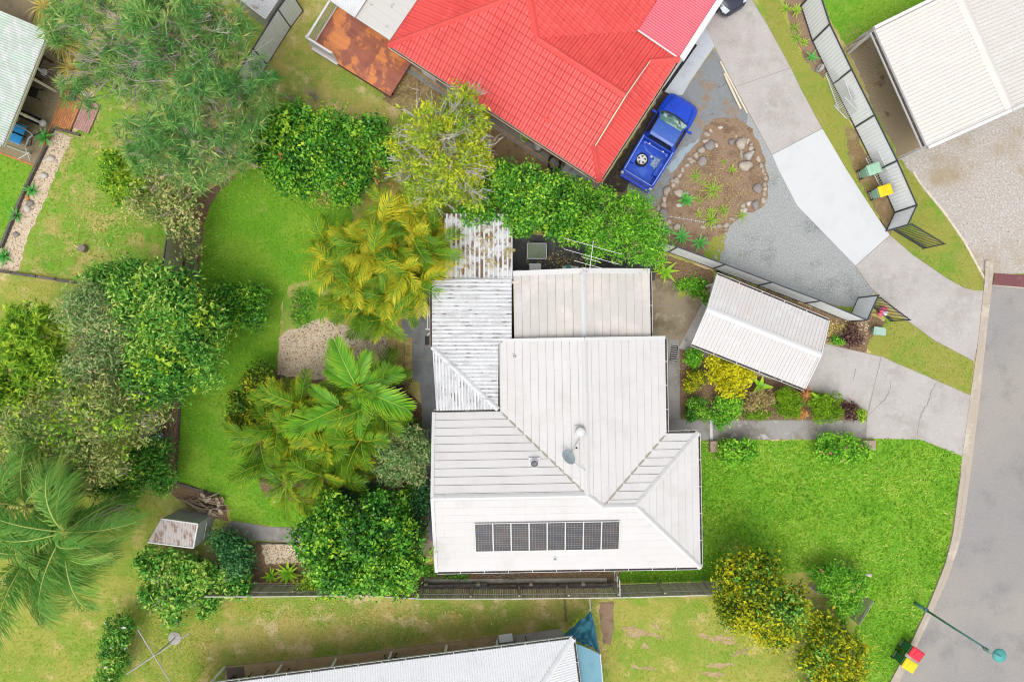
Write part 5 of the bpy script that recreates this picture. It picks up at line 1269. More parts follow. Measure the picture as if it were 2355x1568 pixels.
# along the red house wall
ac = thing('air_conditioner', 'white air conditioner box on the grey gravel by the red house', 'air conditioner', P(990, 175, 0))
m0 = P(992, 176, 0); MB().obox(m0 + zz * .42, .85, .36, .68, ra, rb, zz).build('case', Mt['pvc'], ac)
MB().lathe(m0 + zz * .42, [(.0, 0), (.01, .0)], 4).build('badge', Mt['silver'], ac)
for s in (-.3, .3): MB().obox(m0 + ra * s + zz * .04, .08, .4, .08, ra, rb, zz).build('foot', Mt['tank_grey'], ac)
mb = MB()
for k in range(7): mb.obox(m0 - rb * .185 + zz * (.2 + k * .07), .5, .01, .02, ra, rb, zz)
mb.build('grille', Mt['tank_grey'], ac)
bk = thing('brick_edging', 'tan brick edging along the gravel strip of the red house', 'edging', P(1130, 290, 0))
ea, eb = P(945, 156), P(1335, 425)
n = 66
for i in range(n):
    p = ea.lerp(eb, (i + .5) / n); MB().obox(p + zz * .03, (eb - ea).length / n - .012, .10, .1, (eb - ea).normalized(), Vector((-(eb - ea).normalized().y, (eb - ea).normalized().x, 0)), zz).build('brick', layers('tan_brick', (.42, .27, .13), [((.34, .21, .10), 4, .5, .7, 5)], rough=.9, vary=.15) if i == 0 else bpy.data.materials['tan_brick'], bk)
def pot(label, x, y, r, h, mat, plant=None, nm='plant_pot'):
    p = P(x, y, 0); t = thing(nm, label, 'pot', p)
    MB().lathe(p, [(r * .7, .0), (r, h), (r * 1.08, h), (r * 1.08, h + .04), (r * .92, h + .04), (r * .88, h - .03)], 16).build('pot', Mt[mat], t, smooth=False)
    MB().lathe(p, [(r * .88, h - .06), (r * .3, h - .03)], 12).build('soil', G['soil'], t)
    if plant: leaf_cloud('foliage', [(p.x, p.y, h + .15, r * 1.1, r * 1.1, .2)], 260, .12, Lf[plant], t, per=6, clump=.06)
    return t
pot('small terracotta pot of yellow leaves against the red house wall', 1122, 268, .16, .25, 'terracotta', 'gold')
pot('cream pot on the gravel strip below the red eave', 1205, 322, .2, .3, 'stone_white', 'yellowgreen')
ht = thing('gas_bottle', 'grey rounded gas bottle beside the red house wall', 'gas bottle', P(1237, 342, 0))
MB().lathe(P(1237, 342, 0), [(.22, 0), (.25, .06), (.25, .75), (.22, .9), (.12, 1.0), (.06, 1.02)], 18).build('tank', Mt['tank_grey'], ht, smooth=True)
MB().lathe(P(1237, 342, 1.0), [(.13, 0), (.13, .14), (.11, .14), (.11, .02)], 14).build('collar', Mt['tank_grey'], ht)
hs = thing('garden_hose', 'coil of black hose lying on the brown earth by the red house corner', 'hose', P(1274, 378, 0))
for j in range(5):
    mb = MB(); r = .30 + .025 * j; ph = rng.uniform(0, 6)
    pts = [P(1274, 376, 0) + Vector(((r + .02 * math.sin(3 * t + ph)) * math.cos(t) * .9, (r * 1.15 + .03 * math.sin(2 * t + ph)) * math.sin(t), .03 + .02 * j)) for t in [2 * math.pi * i / 28 for i in range(28)]]
    mb.tube(pts, .016, 6, closed=True); mb.build('loop', Mt['black'], hs, smooth=True)
MB().tube([P(1290, 385, .03), P(1284, 398, .03), P(1270, 405, .03), P(1255, 398, .03)], .016, 6).build('tail', Mt['brown_wood'], hs, smooth=True)
bq = thing('covered_barbecue', 'silver grey fabric cover with dark straps and lettering over a barbecue at the eave', 'barbecue cover', P(1322, 408, 0), rz=0)
cA = (P(1340, 430) - P(1290, 396)).normalized(); cB = Vector((-cA.y, cA.x, 0)); cc = P(1320, 406, 0)
rings = []
for s, w, h in ((-.72, .26, .75), (-.66, .36, .92), (-.2, .38, .98), (.2, .37, .97), (.55, .34, 1.02), (.66, .30, .95), (.74, .24, .70)):
    ring = []
    for k in range(16):
        t = 2 * math.pi * k / 16; yy = max(-1, min(1, 1.35 * math.cos(t))) * w; hz = h * (.5 + .5 * max(-1, min(1, 1.3 * math.sin(t)))) + rng.normal(0, .012)
        fl = 1.0 + .12 * (1 - hz / h)
        ring.append(cc + cA * (s * fl) + cB * (yy * fl) + zz * max(hz, .12))
    rings.append(ring)
mb = MB(); mb.loft(rings); mb.build('cover', Mt['cover_grey'], bq, smooth=True)
for s in (-.14, .16): MB().tube([cc + cA * .22 + cB * s + zz * .995, cc + cA * .5 + cB * (s * 1.1) + zz * 1.03, cc + cA * .64 + cB * (s * 1.2) + zz * .98, cc + cA * .74 + cB * (s * 1.2) + zz * .7], .026, 5).build('strap', Mt['black'], bq)
# two soft lines of lettering on the cover (worn past reading in the photo)
for j, (ln, wdt) in enumerate(((.42, .05), (.34, .035))):
    mb = MB(); x0 = -.30 + j * .10; m = 6
    for k in range(m):
        c = cc + cA * x0 + cB * (-ln / 2 + ln * (k + .5) / m) + zz * 1.006
        mb.obox(c, wdt, ln / m * .62, .004, cA, cB, zz)
        mb.obox(c + cA * (wdt * .1) + zz * .0005, wdt * .35, ln / m * .9, .003, cA, cB, zz)
    mb.build('lettering', layers('cover_print_%d' % j, (.06, .13, .15) if j == 0 else (.08, .09, .10), rough=.7), bq)
wb = thing('bucket', 'pale round tub with a red rim half under the red roof corner', 'tub', P(1372, 428, 0))
MB().lathe(P(1370, 425, 0), [(.24, 0), (.30, .38), (.32, .38), (.32, .42), (.28, .42), (.25, .05)], 18).build('tub', Mt['stone_white'], wb, smooth=False)
MB().tube([P(1370, 425, .43) + Vector((.31 * math.cos(t), .31 * math.sin(t), 0)) for t in [2 * math.pi * i / 20 for i in range(20)]], .018, 5, closed=True).build('rim', Mt['terracotta'], wb)
# ------------------------------------------------------------------ vehicles
def wheel(parent, x, y, r, w, rimr=.62, steer=0.0, spokes=5, name='wheel', flat=False, z=None):
    """wheel standing on the ground, axle along local Y (or lying flat)"""
    z = r if z is None else z
    M0 = Matrix.Translation((x, y, z)) @ Matrix.Rotation(steer, 4, 'Z')
    if flat: M0 = M0 @ Matrix.Rotation(R(90), 4, 'X')
    def ring(prof, n=28):
        return [[M0 @ Vector((rr * math.cos(2 * math.pi * k / n), yy, rr * math.sin(2 * math.pi * k / n))) for k in range(n)] for rr, yy in prof]
    mb = MB(); mb.loft(ring([(r * rimr, -w / 2), (r * .93, -w / 2), (r, -w * .32), (r, w * .32), (r * .93, w / 2), (r * rimr, w / 2)]), cap=False)
    ty = mb.build(name, Mt['rubber'], parent, local=True, smooth=True)
    mb = MB(); mb.loft(ring([(r * rimr, -w * .48), (r * rimr * .9, -w * .5), (r * rimr * .86, -w * .42), (r * rimr * .86, w * .42), (r * rimr * .9, w * .5), (r * rimr, w * .48)]), cap=False)
    rim = mb.build('rim', Mt['alloy'], ty, local=True, smooth=True)
    mb = MB()
    for sd in (-1, 1):
        for k in range(spokes):
            t = 2 * math.pi * k / spokes + .3
            d = Vector((math.cos(t), 0, math.sin(t))); e = Vector((-math.sin(t), 0, math.cos(t)))
            rr = r * rimr * .88
            vs = [M0 @ (d * a + e * b + Vector((0, sd * yy, 0))) for a, b, yy in ((.03, -.05, w * .46), (.03, .05, w * .46), (rr, .06, w * .44), (rr, -.06, w * .44), (.03, -.05, w * .30), (.03, .05, w * .30), (rr, .06, w * .30), (rr, -.06, w * .30))]
            mb.add(vs, [(0, 1, 2, 3), (7, 6, 5, 4), (0, 4, 5, 1), (1, 5, 6, 2), (2, 6, 7, 3), (3, 7, 4, 0)])
        mb.loft([[M0 @ Vector((rr2 * math.cos(2 * math.pi * k / 12), sd * yy, rr2 * math.sin(2 * math.pi * k / 12))) for k in range(12)] for rr2, yy in ((.075, w * .30), (.07, w * .46))])
    mb.build('spokes', Mt['alloy'], ty, local=True)
    m2 = MB(); m2.loft(ring([(r * rimr * .87, -.02), (r * rimr * .87, .02)], 20)); m2.build('brake_disc', Mt['black'], ty, local=True)
    return ty

def section(x, w, zt, zs, zb, crown=.03, tumble=.9):
    """one closed cross-section of a car body: half width w, top zt, shoulder zs, bottom zb"""
    half = [(0, zt), (w * .45, zt - crown * .25), (w * .74, zt - crown), (w * tumble, zt - crown * 2.2), (w * .985, zs), (w, zs - .16), (w * .985, zb + .14), (w * .90, zb), (0, zb)]
    return [Vector((x, y, z)) for y, z in half] + [Vector((x, -y, z)) for y, z in half[-2:0:-1]]

ca = P(1579, 223, .8); cb = P(1460, 420, .8); hd = math.atan2(ca.y - cb.y, ca.x - cb.x); cen = (ca + cb) / 2
ute = thing('pickup_truck', 'blue two-door pickup truck with an open tray parked beside the red house', 'pickup truck', (cen.x, cen.y, 0), rz=hd)
ute.scale = (1.0, 1.1, 1.0)
BP = Mt['blue_paint']
mb = MB()
mb.loft([section(x, w, zt, zs, .26, cr) for x, w, zt, zs, cr in (
    (-.32, .90, .97, .86, .02), (.0, .905, .97, .86, .02), (.6, .91, .98, .86, .02), (1.05, .91, .985, .86, .03), (1.35, .91, .98, .85, .04), (1.75, .905, .945, .82, .045), (2.1, .885, .90, .78, .05), (2.35, .84, .84, .72, .05), (2.52, .74, .76, .64, .05), (2.62, .58, .64, .56, .05), (2.66, .42, .56, .50, .04))])
mb.build('body', BP, ute, local=True, smooth=True)
# cut lines of the bonnet
for s in (-1, 1): MB().tube([Vector((1.38, s * .70, .958)), Vector((1.75, s * .675, .928)), Vector((2.1, s * .63, .878)), Vector((2.36, s * .56, .812))], .008, 4).build('bonnet_seam', Mt['black'], ute, local=True)
MB().tube([Vector((1.26, -.78, .955)), Vector((1.40, -.4, .985)), Vector((1.44, 0, .99)), Vector((1.40, .4, .985)), Vector((1.26, .78, .955))], .035, 6).build('wiper_cowl', Mt['black'], ute, local=True)
for s in (.1, -.45): MB().tube([Vector((1.36, s, 1.01)), Vector((1.30, s + .4, 1.035))], .012, 5).build('wiper', Mt['black'], ute, local=True)
# cab: roof and pillars, then glass
def cabring(x, w, z, n=10, cr=.03):
    return [Vector((x, w * math.cos(math.pi * k / n) if True else 0, z + cr * math.sin(math.pi * k / n))) for k in range(n + 1)]
rw = .64
roof = [(-.28, .62, 1.40), (-.15, .655, 1.455), (.2, .665, 1.48), (.5, .655, 1.465), (.66, .64, 1.43)]
mb = MB(); rings = []
for x, w, z in roof:
    top = [Vector((x, w * (1 - 2 * k / 10), z + .035 * math.sin(math.pi * k / 10))) for k in range(11)]
    rings.append(top + [Vector((x, -w, z - .05)), Vector((x, w, z - .05))])
mb.loft(rings); mb.build('roof', Mt['blue_roof'], ute, local=True, smooth=False)
def strip(nm, a, b, w, mat): MB().beam(Vector(a), Vector(b), w, .05).build(nm, mat, ute, local=True)
for s in (-1, 1):
    strip('pillar', (.66, s * .635, 1.41), (1.30, s * .80, .96), .07, BP)
    strip('pillar', (-.22, s * .62, 1.38), (-.26, s * .83, .95), .20, BP)
    strip('pillar', (.66, s * .65, 1.42), (-.2, s * .65, 1.42), .05, BP)
    mb = MB(); mb.add([(.62, s * .652, 1.39), (1.22, s * .80, .98), (-.12, s * .84, .98), (-.12, s * .66, 1.38)], [(0, 1, 2, 3)]); mb.build('side_window', Mt['tint'], ute, local=True)
    MB().beam((-.1, s * .855, .965), (1.2, s * .855, .965), .03, .03).build('window_trim', Mt['black'], ute, local=True)
    mb = MB(); mb.obox(Vector((1.02, s * 1.02, 1.02)), .10, .20, .13); mb.obox(Vector((1.04, s * .90, .98)), .06, .12, .05); mb.build('side_mirror', BP, ute, local=True)
    mb = MB(); mb.loft([[Vector((x, s * y, z)) for y, z in ((w0, h0), (w1, h1), (w1, h1 - .10), (w0, h0 - .10))] for x, w0, w1, h0, h1 in ((2.22, .60, .82, .80, .70), (2.40, .55, .79, .75, .65), (2.56, .42, .66, .64, .56))]); mb.build('headlight', Mt['lamp_glass'], ute, local=True)
    MB().box((-2.60, s * .80, .78), .10, .14, .26).build('tail_light', Mt['lamp_glass'] if s > 0 else Mt['lamp_glass'], ute, local=True)
    for x in (1.62, -1.42): wheel(ute, x, s * .80, .33, .23)
mb = MB(); n = 8
V = [Vector((.64, .60 * (1 - 2 * k / n), 1.455 + .03 * math.sin(math.pi * k / n))) for k in range(n + 1)] + [Vector((1.26 + .10 * math.sin(math.pi * k / n), .765 * (1 - 2 * k / n), 1.0)) for k in range(n + 1)]
mb.add(V, [(k, k + n + 1, k + n + 2, k + 1) for k in range(n)]); mb.build('windscreen', Mt['windscreen'], ute, local=True, smooth=True)
mb = MB(); mb.add([(-.285, .58, 1.39), (-.285, -.58, 1.39), (-.36, -.70, 1.0), (-.36, .70, 1.0)], [(0, 1, 2, 3)]); mb.build('rear_window', Mt['tint'], ute, local=True)
# tray
TB = Mt['tray_blue']
for s in (-1, 1):
    mb = MB(); mb.loft([[Vector((x, s * y, z)) for y, z in ((w, 1.0), (w - .02, 1.04), (w - .14, 1.04), (w - .15, 1.0), (w - .15, .48), (w - .02, .30), (w, .42), (w + .01, .8))] for x, w in ((-.32, .905), (-1.2, .905), (-2.2, .89), (-2.58, .86))]); mb.build('tray_side', BP, ute, local=True, smooth=False)
    MB().box((-1.42, s * .66, .60), .82, .22, .26).build('wheel_arch', TB, ute, local=True)
    MB().tube([Vector((-.36, s * .83, 1.05)), Vector((-2.45, s * .80, 1.05))], .014, 5).build('tray_rail', Mt['rope'], ute, local=True)
    MB().lathe(Vector((-.62, s * .62, .95)), [(.10, 0), (.10, .03), (.06, .05)], 12).build('corner_cap', BP, ute, local=True)
mb = MB(); mb.box((-1.45, 0, .45), 2.26, 1.52, .05)
for k in range(11): mb.box((-1.47, -.55 + k * .11, .482), 2.10, .045, .014)
mb.build('tray_floor', TB, ute, local=True)
MB().box((-.40, 0, .75), .06, 1.5, .56).build('tray_front', TB, ute, local=True)
mb = MB(); mb.box((-2.56, 0, .74), .08, 1.56, .60); mb.box((-2.555, 0, 1.045), .10, 1.50, .02); mb.build('tailgate', BP, ute, local=True)
MB().tube([Vector((-2.50, -.76, 1.06)), Vector((-2.50, .76, 1.06))], .014, 5).build('tray_rail', Mt['rope'], ute, local=True)
MB().box((-2.66, 0, .50), .16, 1.62, .20).build('rear_bumper', BP, ute, local=True)
MB().tube([Vector((-.62, -.66, 1.0)), Vector((-.62, .66, 1.0))], .035, 8).build('sports_bar', BP, ute, local=True)
for s in (-.38, .38): MB().box((-.60, s, 1.04), .07, .07, .06).build('bar_lamp', Mt['pvc'], ute, local=True)
MB().box((1.0, 0, .30), 3.0, 1.5, .1).build('chassis', Mt['black'], ute, local=True)
uM = ute.matrix_basis.copy() if False else Matrix.Translation(ute.location) @ Matrix.Rotation(hd, 4, 'Z')
p = uM @ Vector((-1.42, .33, .50))
sw = thing('spare_wheel', 'spare wheel with a silver alloy rim lying in the blue truck tray', 'wheel', p, rz=hd)
wheel(sw, 0, 0, .36, .22, .74, spokes=5, name='tyre', flat=True, z=.12)
rp_ = thing('rope_tangle', 'tangle of thin pale blue rope lying in the truck tray', 'rope', uM @ Vector((-1.2, -.35, .5)))
for j in range(7):
    pts = [uM @ Vector((-1.15 + .38 * math.sin(t * 1.7 + j) * rng.uniform(.4, 1), -.38 + .26 * math.cos(t * 2.3 + j * 2) * rng.uniform(.3, 1), .52 + .02 * j)) for t in np.linspace(0, 6, 12)]
    MB().tube(pts, .009, 4).build('strand', Mt['rope'], rp_)
MB().tube([uM @ Vector(q) for q in ((-.65, .62, .60), (-.8, .35, .52), (-.85, .05, .53), (-.9, -.2, .52), (-1.1, -.35, .54))], .009, 4).build('strand', Mt['rope'], rp_)
MB().box(uM @ Vector((-.98, -.05, .56)), .11, .09, .09).build('tag', Mt['pvc'], rp_)

# dark hatchback at the top edge
hcar = R(-59); hv = Vector((math.cos(hcar), math.sin(hcar), 0))
cc2 = P(1692, 26, .45) - hv * 2.1
car = thing('parked_car', 'black hatchback half out of the top edge beside the carport', 'car', (cc2.x, cc2.y, 0), rz=hcar)
KP = Mt['black_paint']
mb = MB(); mb.loft([section(x, w, zt, zs, .20, cr) for x, w, zt, zs, cr in (
    (-2.05, .60, .80, .62, .05), (-1.95, .80, .92, .75, .04), (-1.2, .87, .95, .82, .03), (0, .88, .95, .83, .03), (.75, .88, .95, .83, .04), (1.1, .875, .93, .80, .05), (1.5, .86, .87, .75, .06), (1.8, .81, .80, .68, .07), (1.98, .70, .70, .60, .06), (2.1, .52, .58, .50, .05))]); mb.build('body', KP, car, local=True, smooth=True)
mb = MB(); rings = []
for x, w, z in ((-1.9, .55, 1.05), (-1.5, .62, 1.36), (-.6, .64, 1.47), (.1, .63, 1.43), (.95, .66, .98)):
    rings.append([Vector((x, w * (1 - 2 * k / 8), z + .03 * math.sin(math.pi * k / 8))) for k in range(9)] + [Vector((x, -.80, .92)), Vector((x, .80, .92))])
mb.loft(rings); mb.build('cabin', Mt['tint'], car, local=True, smooth=False)
mb = MB(); mb.loft([[Vector((x, w * (1 - 2 * k / 8), z + .03 * math.sin(math.pi * k / 8))) for k in range(9)] + [Vector((x, -w, z - .03)), Vector((x, w, z - .03))] for x, w, z in ((-1.5, .60, 1.375), (-.6, .62, 1.485), (.05, .61, 1.45))]); mb.build('roof', KP, car, local=True)
for s in (-1, 1):
    for x in (1.28, -1.3): wheel(car, x, s * .80, .315, .21, steer=R(-18) if x > 0 else 0)
    mb = MB(); mb.loft([[Vector((x, s * y, z)) for y, z in ((w0, z0), (w1, z1), (w1, z1 - .12), (w0, z0 - .12))] for x, w0, w1, z0, z1 in ((1.62, .66, .81, .84, .74), (1.84, .52, .78, .77, .67), (1.99, .42, .66, .69, .60))]); mb.build('headlight', Mt['lamp_glass'], car, local=True)
    MB().obox(Vector((.72, s * .98, .98)), .12, .2, .12).build('side_mirror', KP, car, local=True)
    MB().tube([Vector((1.05, s * .62, .915)), Vector((1.5, s * .60, .855)), Vector((1.85, s * .50, .775))], .008, 4).build('bonnet_seam', Mt['black'], car, local=True)
MB().box((2.06, 0, .52), .05, .42, .12).build('number_plate', Mt['lamp_glass'], car, local=True)
MB().box((2.06, 0, .34), .08, .9, .10).build('grille', Mt['black'], car, local=True)
# ------------------------------------------------------------------ fences and gates
FH = 1.9
steel_fence('steel_fence', 'long pale grey steel fence with charcoal rails beside the white drive', [(1880, -30), (1908, 56), (1958, 160), (2011, 265), (2063, 370), (2108, 472), (2087, 517)], FH, Mt['fence_pale'], Mt['dark_steel'])
steel_fence('steel_fence', 'pale grey steel fence between the grey gravel and the small white carport', [(1500, 552), (1557, 568), (1667, 608), (1775, 649), (1888, 692), (1994, 736), (2020, 679)], FH, Mt['fence_pale'], Mt['dark_steel'])
steel_fence('steel_fence', 'grey steel fence beside the deck yard at the top left', [(668, -18), (638, 22), (581, 113), (540, 180), (520, 215)], FH, Mt['fence_grey'], Mt['dark_steel'])
steel_fence('steel_fence', 'tan steel fence along the mulch bed left of the back lawn', [(412, 360), (400, 430), (389, 507), (372, 622), (355, 735), (338, 850), (322, 960), (316, 1010)], FH, Mt['fence_tan'], Mt['dark_steel'])

def bar_gate(name, label, a, b, h, n=16):
    a = P(*a); b = P(*b); root = thing(name, label, 'gate', a); d = (b - a)
    for z in (.12, .30, h - .06): MB().beam(a + zz * z, b + zz * z, .045, .05).build('rail', Mt['dark_steel'], root)
    for p in (a, b): MB().box(p + zz * (h / 2 + .02), .06, .06, h).build('end_post', Mt['dark_steel'], root)
    for i in range(1, n): MB().box(a + d * (i / n) + zz * (h / 2 + .05), .028, .028, h).build('bar', Mt['dark_steel'], root)
    return root
bar_gate('bar_gate', 'charcoal barred gate standing open over the upper verge grass', (2050, 529), (2121, 572), 1.75)
bar_gate('bar_gate', 'charcoal barred gate standing open by the pink toy and lower verge', (1982, 690), (2046, 738), 1.75)

# timber paling fence along the bottom
TF = 1.75
tops = [(470, 1371), (588, 1371), (838, 1368), (963, 1376), (1177, 1376), (1427, 1373), (1635, 1367), (1700, 1366)]
tf = thing('paling_fence', 'weathered grey timber paling fence along the bottom of the white house', 'fence', P(1000, 1345, 0))
pw = [P(x, y, TF) for x, y in tops]; pw = [Vector((p.x, p.y, 0)) for p in pw]
tot = 0
for a, b in zip(pw[:-1], pw[1:]):
    d = b - a; L = d.length; d.normalize(); n = int(L / .125); nr = Vector((-d.y, d.x, 0))
    for i in range(n):
        p = a + d * ((i + .5) * L / n); hh = TF + rng.normal(0, .012)
        MB().obox(p + zz * (hh / 2 + .03) + nr * rng.normal(0, .004), .108 + rng.normal(0, .004), .018, hh - .05, d, nr, zz).build('paling', Mt['weathered'], tf)
    MB().beam(a + zz * 1.28 + nr * .045, b + zz * 1.28 + nr * .045, .04, .07).build('rail', Mt['weathered_pale'], tf)
    MB().beam(a + zz * .4 + nr * .045, b + zz * .4 + nr * .045, .04, .07).build('rail', Mt['weathered'], tf)
    MB().beam(a + zz * (TF + .015), b + zz * (TF + .015), .05, .02).build('capping', Mt['weathered_pale'], tf)
for x, y in ((960, 1376), (1082, 1377), (1194, 1376), (1308, 1375), (1424, 1373), (1530, 1370), (1640, 1367)):
    p = P(x, y, TF); MB().cyl(Vector((p.x, p.y + .10, 0)), Vector((p.x, p.y + .10, TF - .08)), .065, n=10).build('post', Mt['weathered'], tf)
rt = thing('retaining_wall', 'dark rotten timber sleepers stacked against the paling fence', 'retaining wall', P(1180, 1345, 0))
for x0, x1, y, z in ((968, 1072, 1349, .12), (1075, 1180, 1350, .12), (1184, 1290, 1350, .12), (1292, 1400, 1348, .12), (968, 1120, 1347, .34), (1124, 1280, 1348, .34), (1284, 1405, 1346, .34)):
    MB().beam(P(x0, y, z), P(x1, y - 2, z), .22, .2).build('sleeper', Mt['sleeper'], rt)
for x in (980, 1100, 1220, 1340): MB().box(P(x, 1340, .25), .2, .12, .5).build('stake', Mt['weathered'], rt)
MB().beam(P(975, 1336, .04), P(1395, 1333, .04), .25, .05).build('plank', Mt['weathered'], rt)
# side gate from house corner to the fence
sg = thing('side_gate', 'white metal side gate between the white house corner and the fence', 'gate', P(1414, 1322, 0))
ga, gb = P(1412, 1306, 0), P(1413, 1342, 0)
for z in (.1, .9, 1.7): MB().beam(ga + zz * z, gb + zz * z, .04, .04).build('rail', Mt['white'], sg)
for p in (ga, gb, ga.lerp(gb, .5)): MB().box(p + zz * .88, .05, .05, 1.76).build('upright', Mt['white'], sg)
# low front fence pieces at the bottom right
def picket(name, label, a, b, h, n, mat, rails=(.3, .8)):
    a = P(*a); b = P(*b); root = thing(name, label, 'fence', a); d = (b - a).normalized(); nr = Vector((-d.y, d.x, 0)); L = (b - a).length
    for i in range(n): MB().obox(a + d * (L * (i + .5) / n) + zz * (h / 2), L / n * .68, .02, h, d, nr, zz).build('paling', Mt[mat], root)
    for z in rails: MB().beam(a + zz * (h * z) + nr * .03, b + zz * (h * z) + nr * .03, .04, .07).build('rail', Mt['weathered_pale'], root)
    return root
picket('picket_fence', 'short grey timber fence piece in the rose bushes at the lower right', (1856, 1345), (1905, 1350), 1.1, 9, 'weathered')
picket('picket_fence', 'old grey paling fence corner beside the rose bed and front lawn', (1985, 1365), (1952, 1418), 1.0, 14, 'weathered_pale')
picket('picket_fence', 'cream and white paling gate at the bottom edge below the yellow bush', (1862, 1530), (1836, 1590), 1.2, 12, 'pine')
picket('picket_fence', 'low cream picket fence between the green grass and the cream carport', (1938, 122), (1995, 92), .8, 22, 'pine')
# ------------------------------------------------------------------ white carport
wc = thing('carport', 'small white gabled carport over the lower driveway', 'carport', P(1745, 760, 0))
CZ = 2.55
c = [P(1648, 632, CZ), P(1905, 738, CZ), P(1850, 893, CZ), P(1590, 790, CZ)]
m0 = (c[0] + c[3]) / 2; m1 = (c[1] + c[2]) / 2; rise = Vector((0, 0, .42))
for q, a, b in (([c[0], c[1], m1 + rise, m0 + rise], c[0], c[1]), ([c[3], m0 + rise, m1 + rise, c[2]], c[3], c[2])):
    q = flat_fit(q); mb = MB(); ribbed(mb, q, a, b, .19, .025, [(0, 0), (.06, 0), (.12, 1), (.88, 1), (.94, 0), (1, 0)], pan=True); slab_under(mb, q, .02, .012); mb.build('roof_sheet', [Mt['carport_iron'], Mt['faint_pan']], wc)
caps(wc, m0 + rise, m1 + rise, .34, Mt['white'], L=2.0, h=.04, slope=.22)
dx = (c[1] - c[0]).normalized(); dy = (c[0] - c[3]).normalized()
gutter(wc, c[0], c[1], dy); gutter(wc, c[3], c[2], -dy)
for a, b in ((c[0], m0 + rise), (m0 + rise, c[3]), (c[1], m1 + rise), (m1 + rise, c[2])): MB().beam(a + zz * .0, b + zz * .0, .05, .16).build('barge_board', Mt['white'], wc)
mb = MB(); mb.add([c[0] - dx * -.05, c[3] + dx * .05, m0 + rise + dx * .05], [(0, 1, 2)]); mb.build('gable_panel', Mt['white'], wc)
for p, s in ((c[0], (.35, -.25)), (c[1], (-.4, -.25)), (c[2], (-.4, .25)), (c[3], (.35, .25))):
    b = p + dx * s[0] + dy * s[1]; MB().box(Vector((b.x, b.y, CZ / 2)), .1, .1, CZ - .05).build('post', Mt['white'], wc)
# ------------------------------------------------------------------ cream carport top right
cc_ = thing('carport', 'large cream ribbed carport roof at the top right corner', 'carport', P(2200, 200, 0))
CZ2 = 2.65
e0 = P(2011, 70, CZ2); e1_ = P(2130, 336, CZ2); dxx = (P(2354, 240, CZ2) - e1_).normalized(); edd = (e0 - e1_).normalized(); dxx = (dxx - edd * dxx.dot(edd)).normalized()
hw_ = 4.0; L1 = 0
far0 = e0 + edd * 0; rdg0 = e0 + dxx * hw_ + zz * .75; rdg1 = e1_ + dxx * hw_ + zz * .75; g0 = e0 + dxx * hw_ * 2; g1 = e1_ + dxx * hw_ * 2
for q, a, b in (([e0, rdg0, rdg1, e1_], e0, e1_), ([g0, g1, rdg1, rdg0], g0, g1)):
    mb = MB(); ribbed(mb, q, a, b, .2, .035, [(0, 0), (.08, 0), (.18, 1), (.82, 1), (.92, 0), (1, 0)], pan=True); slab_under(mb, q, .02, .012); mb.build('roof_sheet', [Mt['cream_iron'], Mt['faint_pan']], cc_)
caps(cc_, rdg0, rdg1, .5, Mt['cream_iron'], L=2.8, h=.05, slope=.2)
gutter(cc_, e0 - zz * .02, e1_ - zz * .02, -dxx, Mt['white'], w=.22, straps=False)
for a, b in ((e0 + edd * .1, rdg0 + edd * .1), (rdg0 + edd * .1, g0 + edd * .1), (e1_ - edd * .12, rdg1 - edd * .12), (rdg1 - edd * .12, g1 - edd * .12)): MB().beam(a, b, .16, .22).build('fascia', Mt['white'], cc_)
for p in (e0, e1_):
    b = Vector((p.x, p.y, 0)) + dxx * .05; MB().box(b + zz * (CZ2 / 2), .1, .1, CZ2 - .1).build('post', Mt['white'], cc_)
for p in (g0, g1): MB().box(Vector((p.x, p.y, CZ2 / 2)), .1, .1, CZ2 - .1).build('post', Mt['white'], cc_)
# ------------------------------------------------------------------ house at the bottom edge
bh = thing('bottom_house', 'house with a white corrugated hip roof at the bottom edge', 'house', P(950, 1640, 0))
BZ = 2.5
g_a = P(560, 1565, BZ); g_b = P(1317, 1468, BZ); dd = (g_b - g_a).normalized(); nn_ = Vector((dd.y, -dd.x, 0))
W_ = 8.5; g_a = g_b - dd * 21
r_l = 4.25; rz_ = zz * (.30 * r_l)
R0 = g_b - dd * r_l + nn_ * r_l + rz_; R1 = g_a + dd * r_l + nn_ * r_l + rz_; g_c = g_b + nn_ * W_; g_d = g_a + nn_ * W_
for q, a, b in (([g_a, R1, R0, g_b], g_a, g_b), ([g_b, R0, g_c], g_b, g_c), ([g_c, R0, R1, g_d], g_c, g_d), ([g_d, R1, g_a], g_d, g_a)):
    mb = MB(); ribbed(mb, q, a, b, .13, .028); slab_under(mb, q, .02, .012); mb.build('roof_sheet', Mt['white_iron'], bh)
caps(bh, g_b, R0, .34, Mt['white_iron'], L=2.6, h=.06, slope=.25); caps(bh, R0, R1, .34, Mt['white_iron'], L=2.6, h=.06, slope=.25)
gm = layers('grey_green_gutter', (.46, .50, .47), rough=.6)
gutter(bh, g_a, g_b, -nn_, gm); gutter(bh, g_b, g_c, dd, gm)
for x, y in ((517, 1533), (648, 1528), (773, 1514), (900, 1499), (1027, 1483), (1143, 1472)):
    p = P(x, y, 0); MB().cyl(p, p + zz * 2.45, .075, n=10).build('post', Mt['fence_pale'], bh)
ins = lambda q: (q[0] , q[1])
ring_wall(bh, [g_a + nn_ * 2.0 + dd * .6, g_b + nn_ * 2.0 - dd * .6, g_c - nn_ * .6 - dd * .6, g_d - nn_ * .6 + dd * .6], 2.5, Mt['wall_cream'])
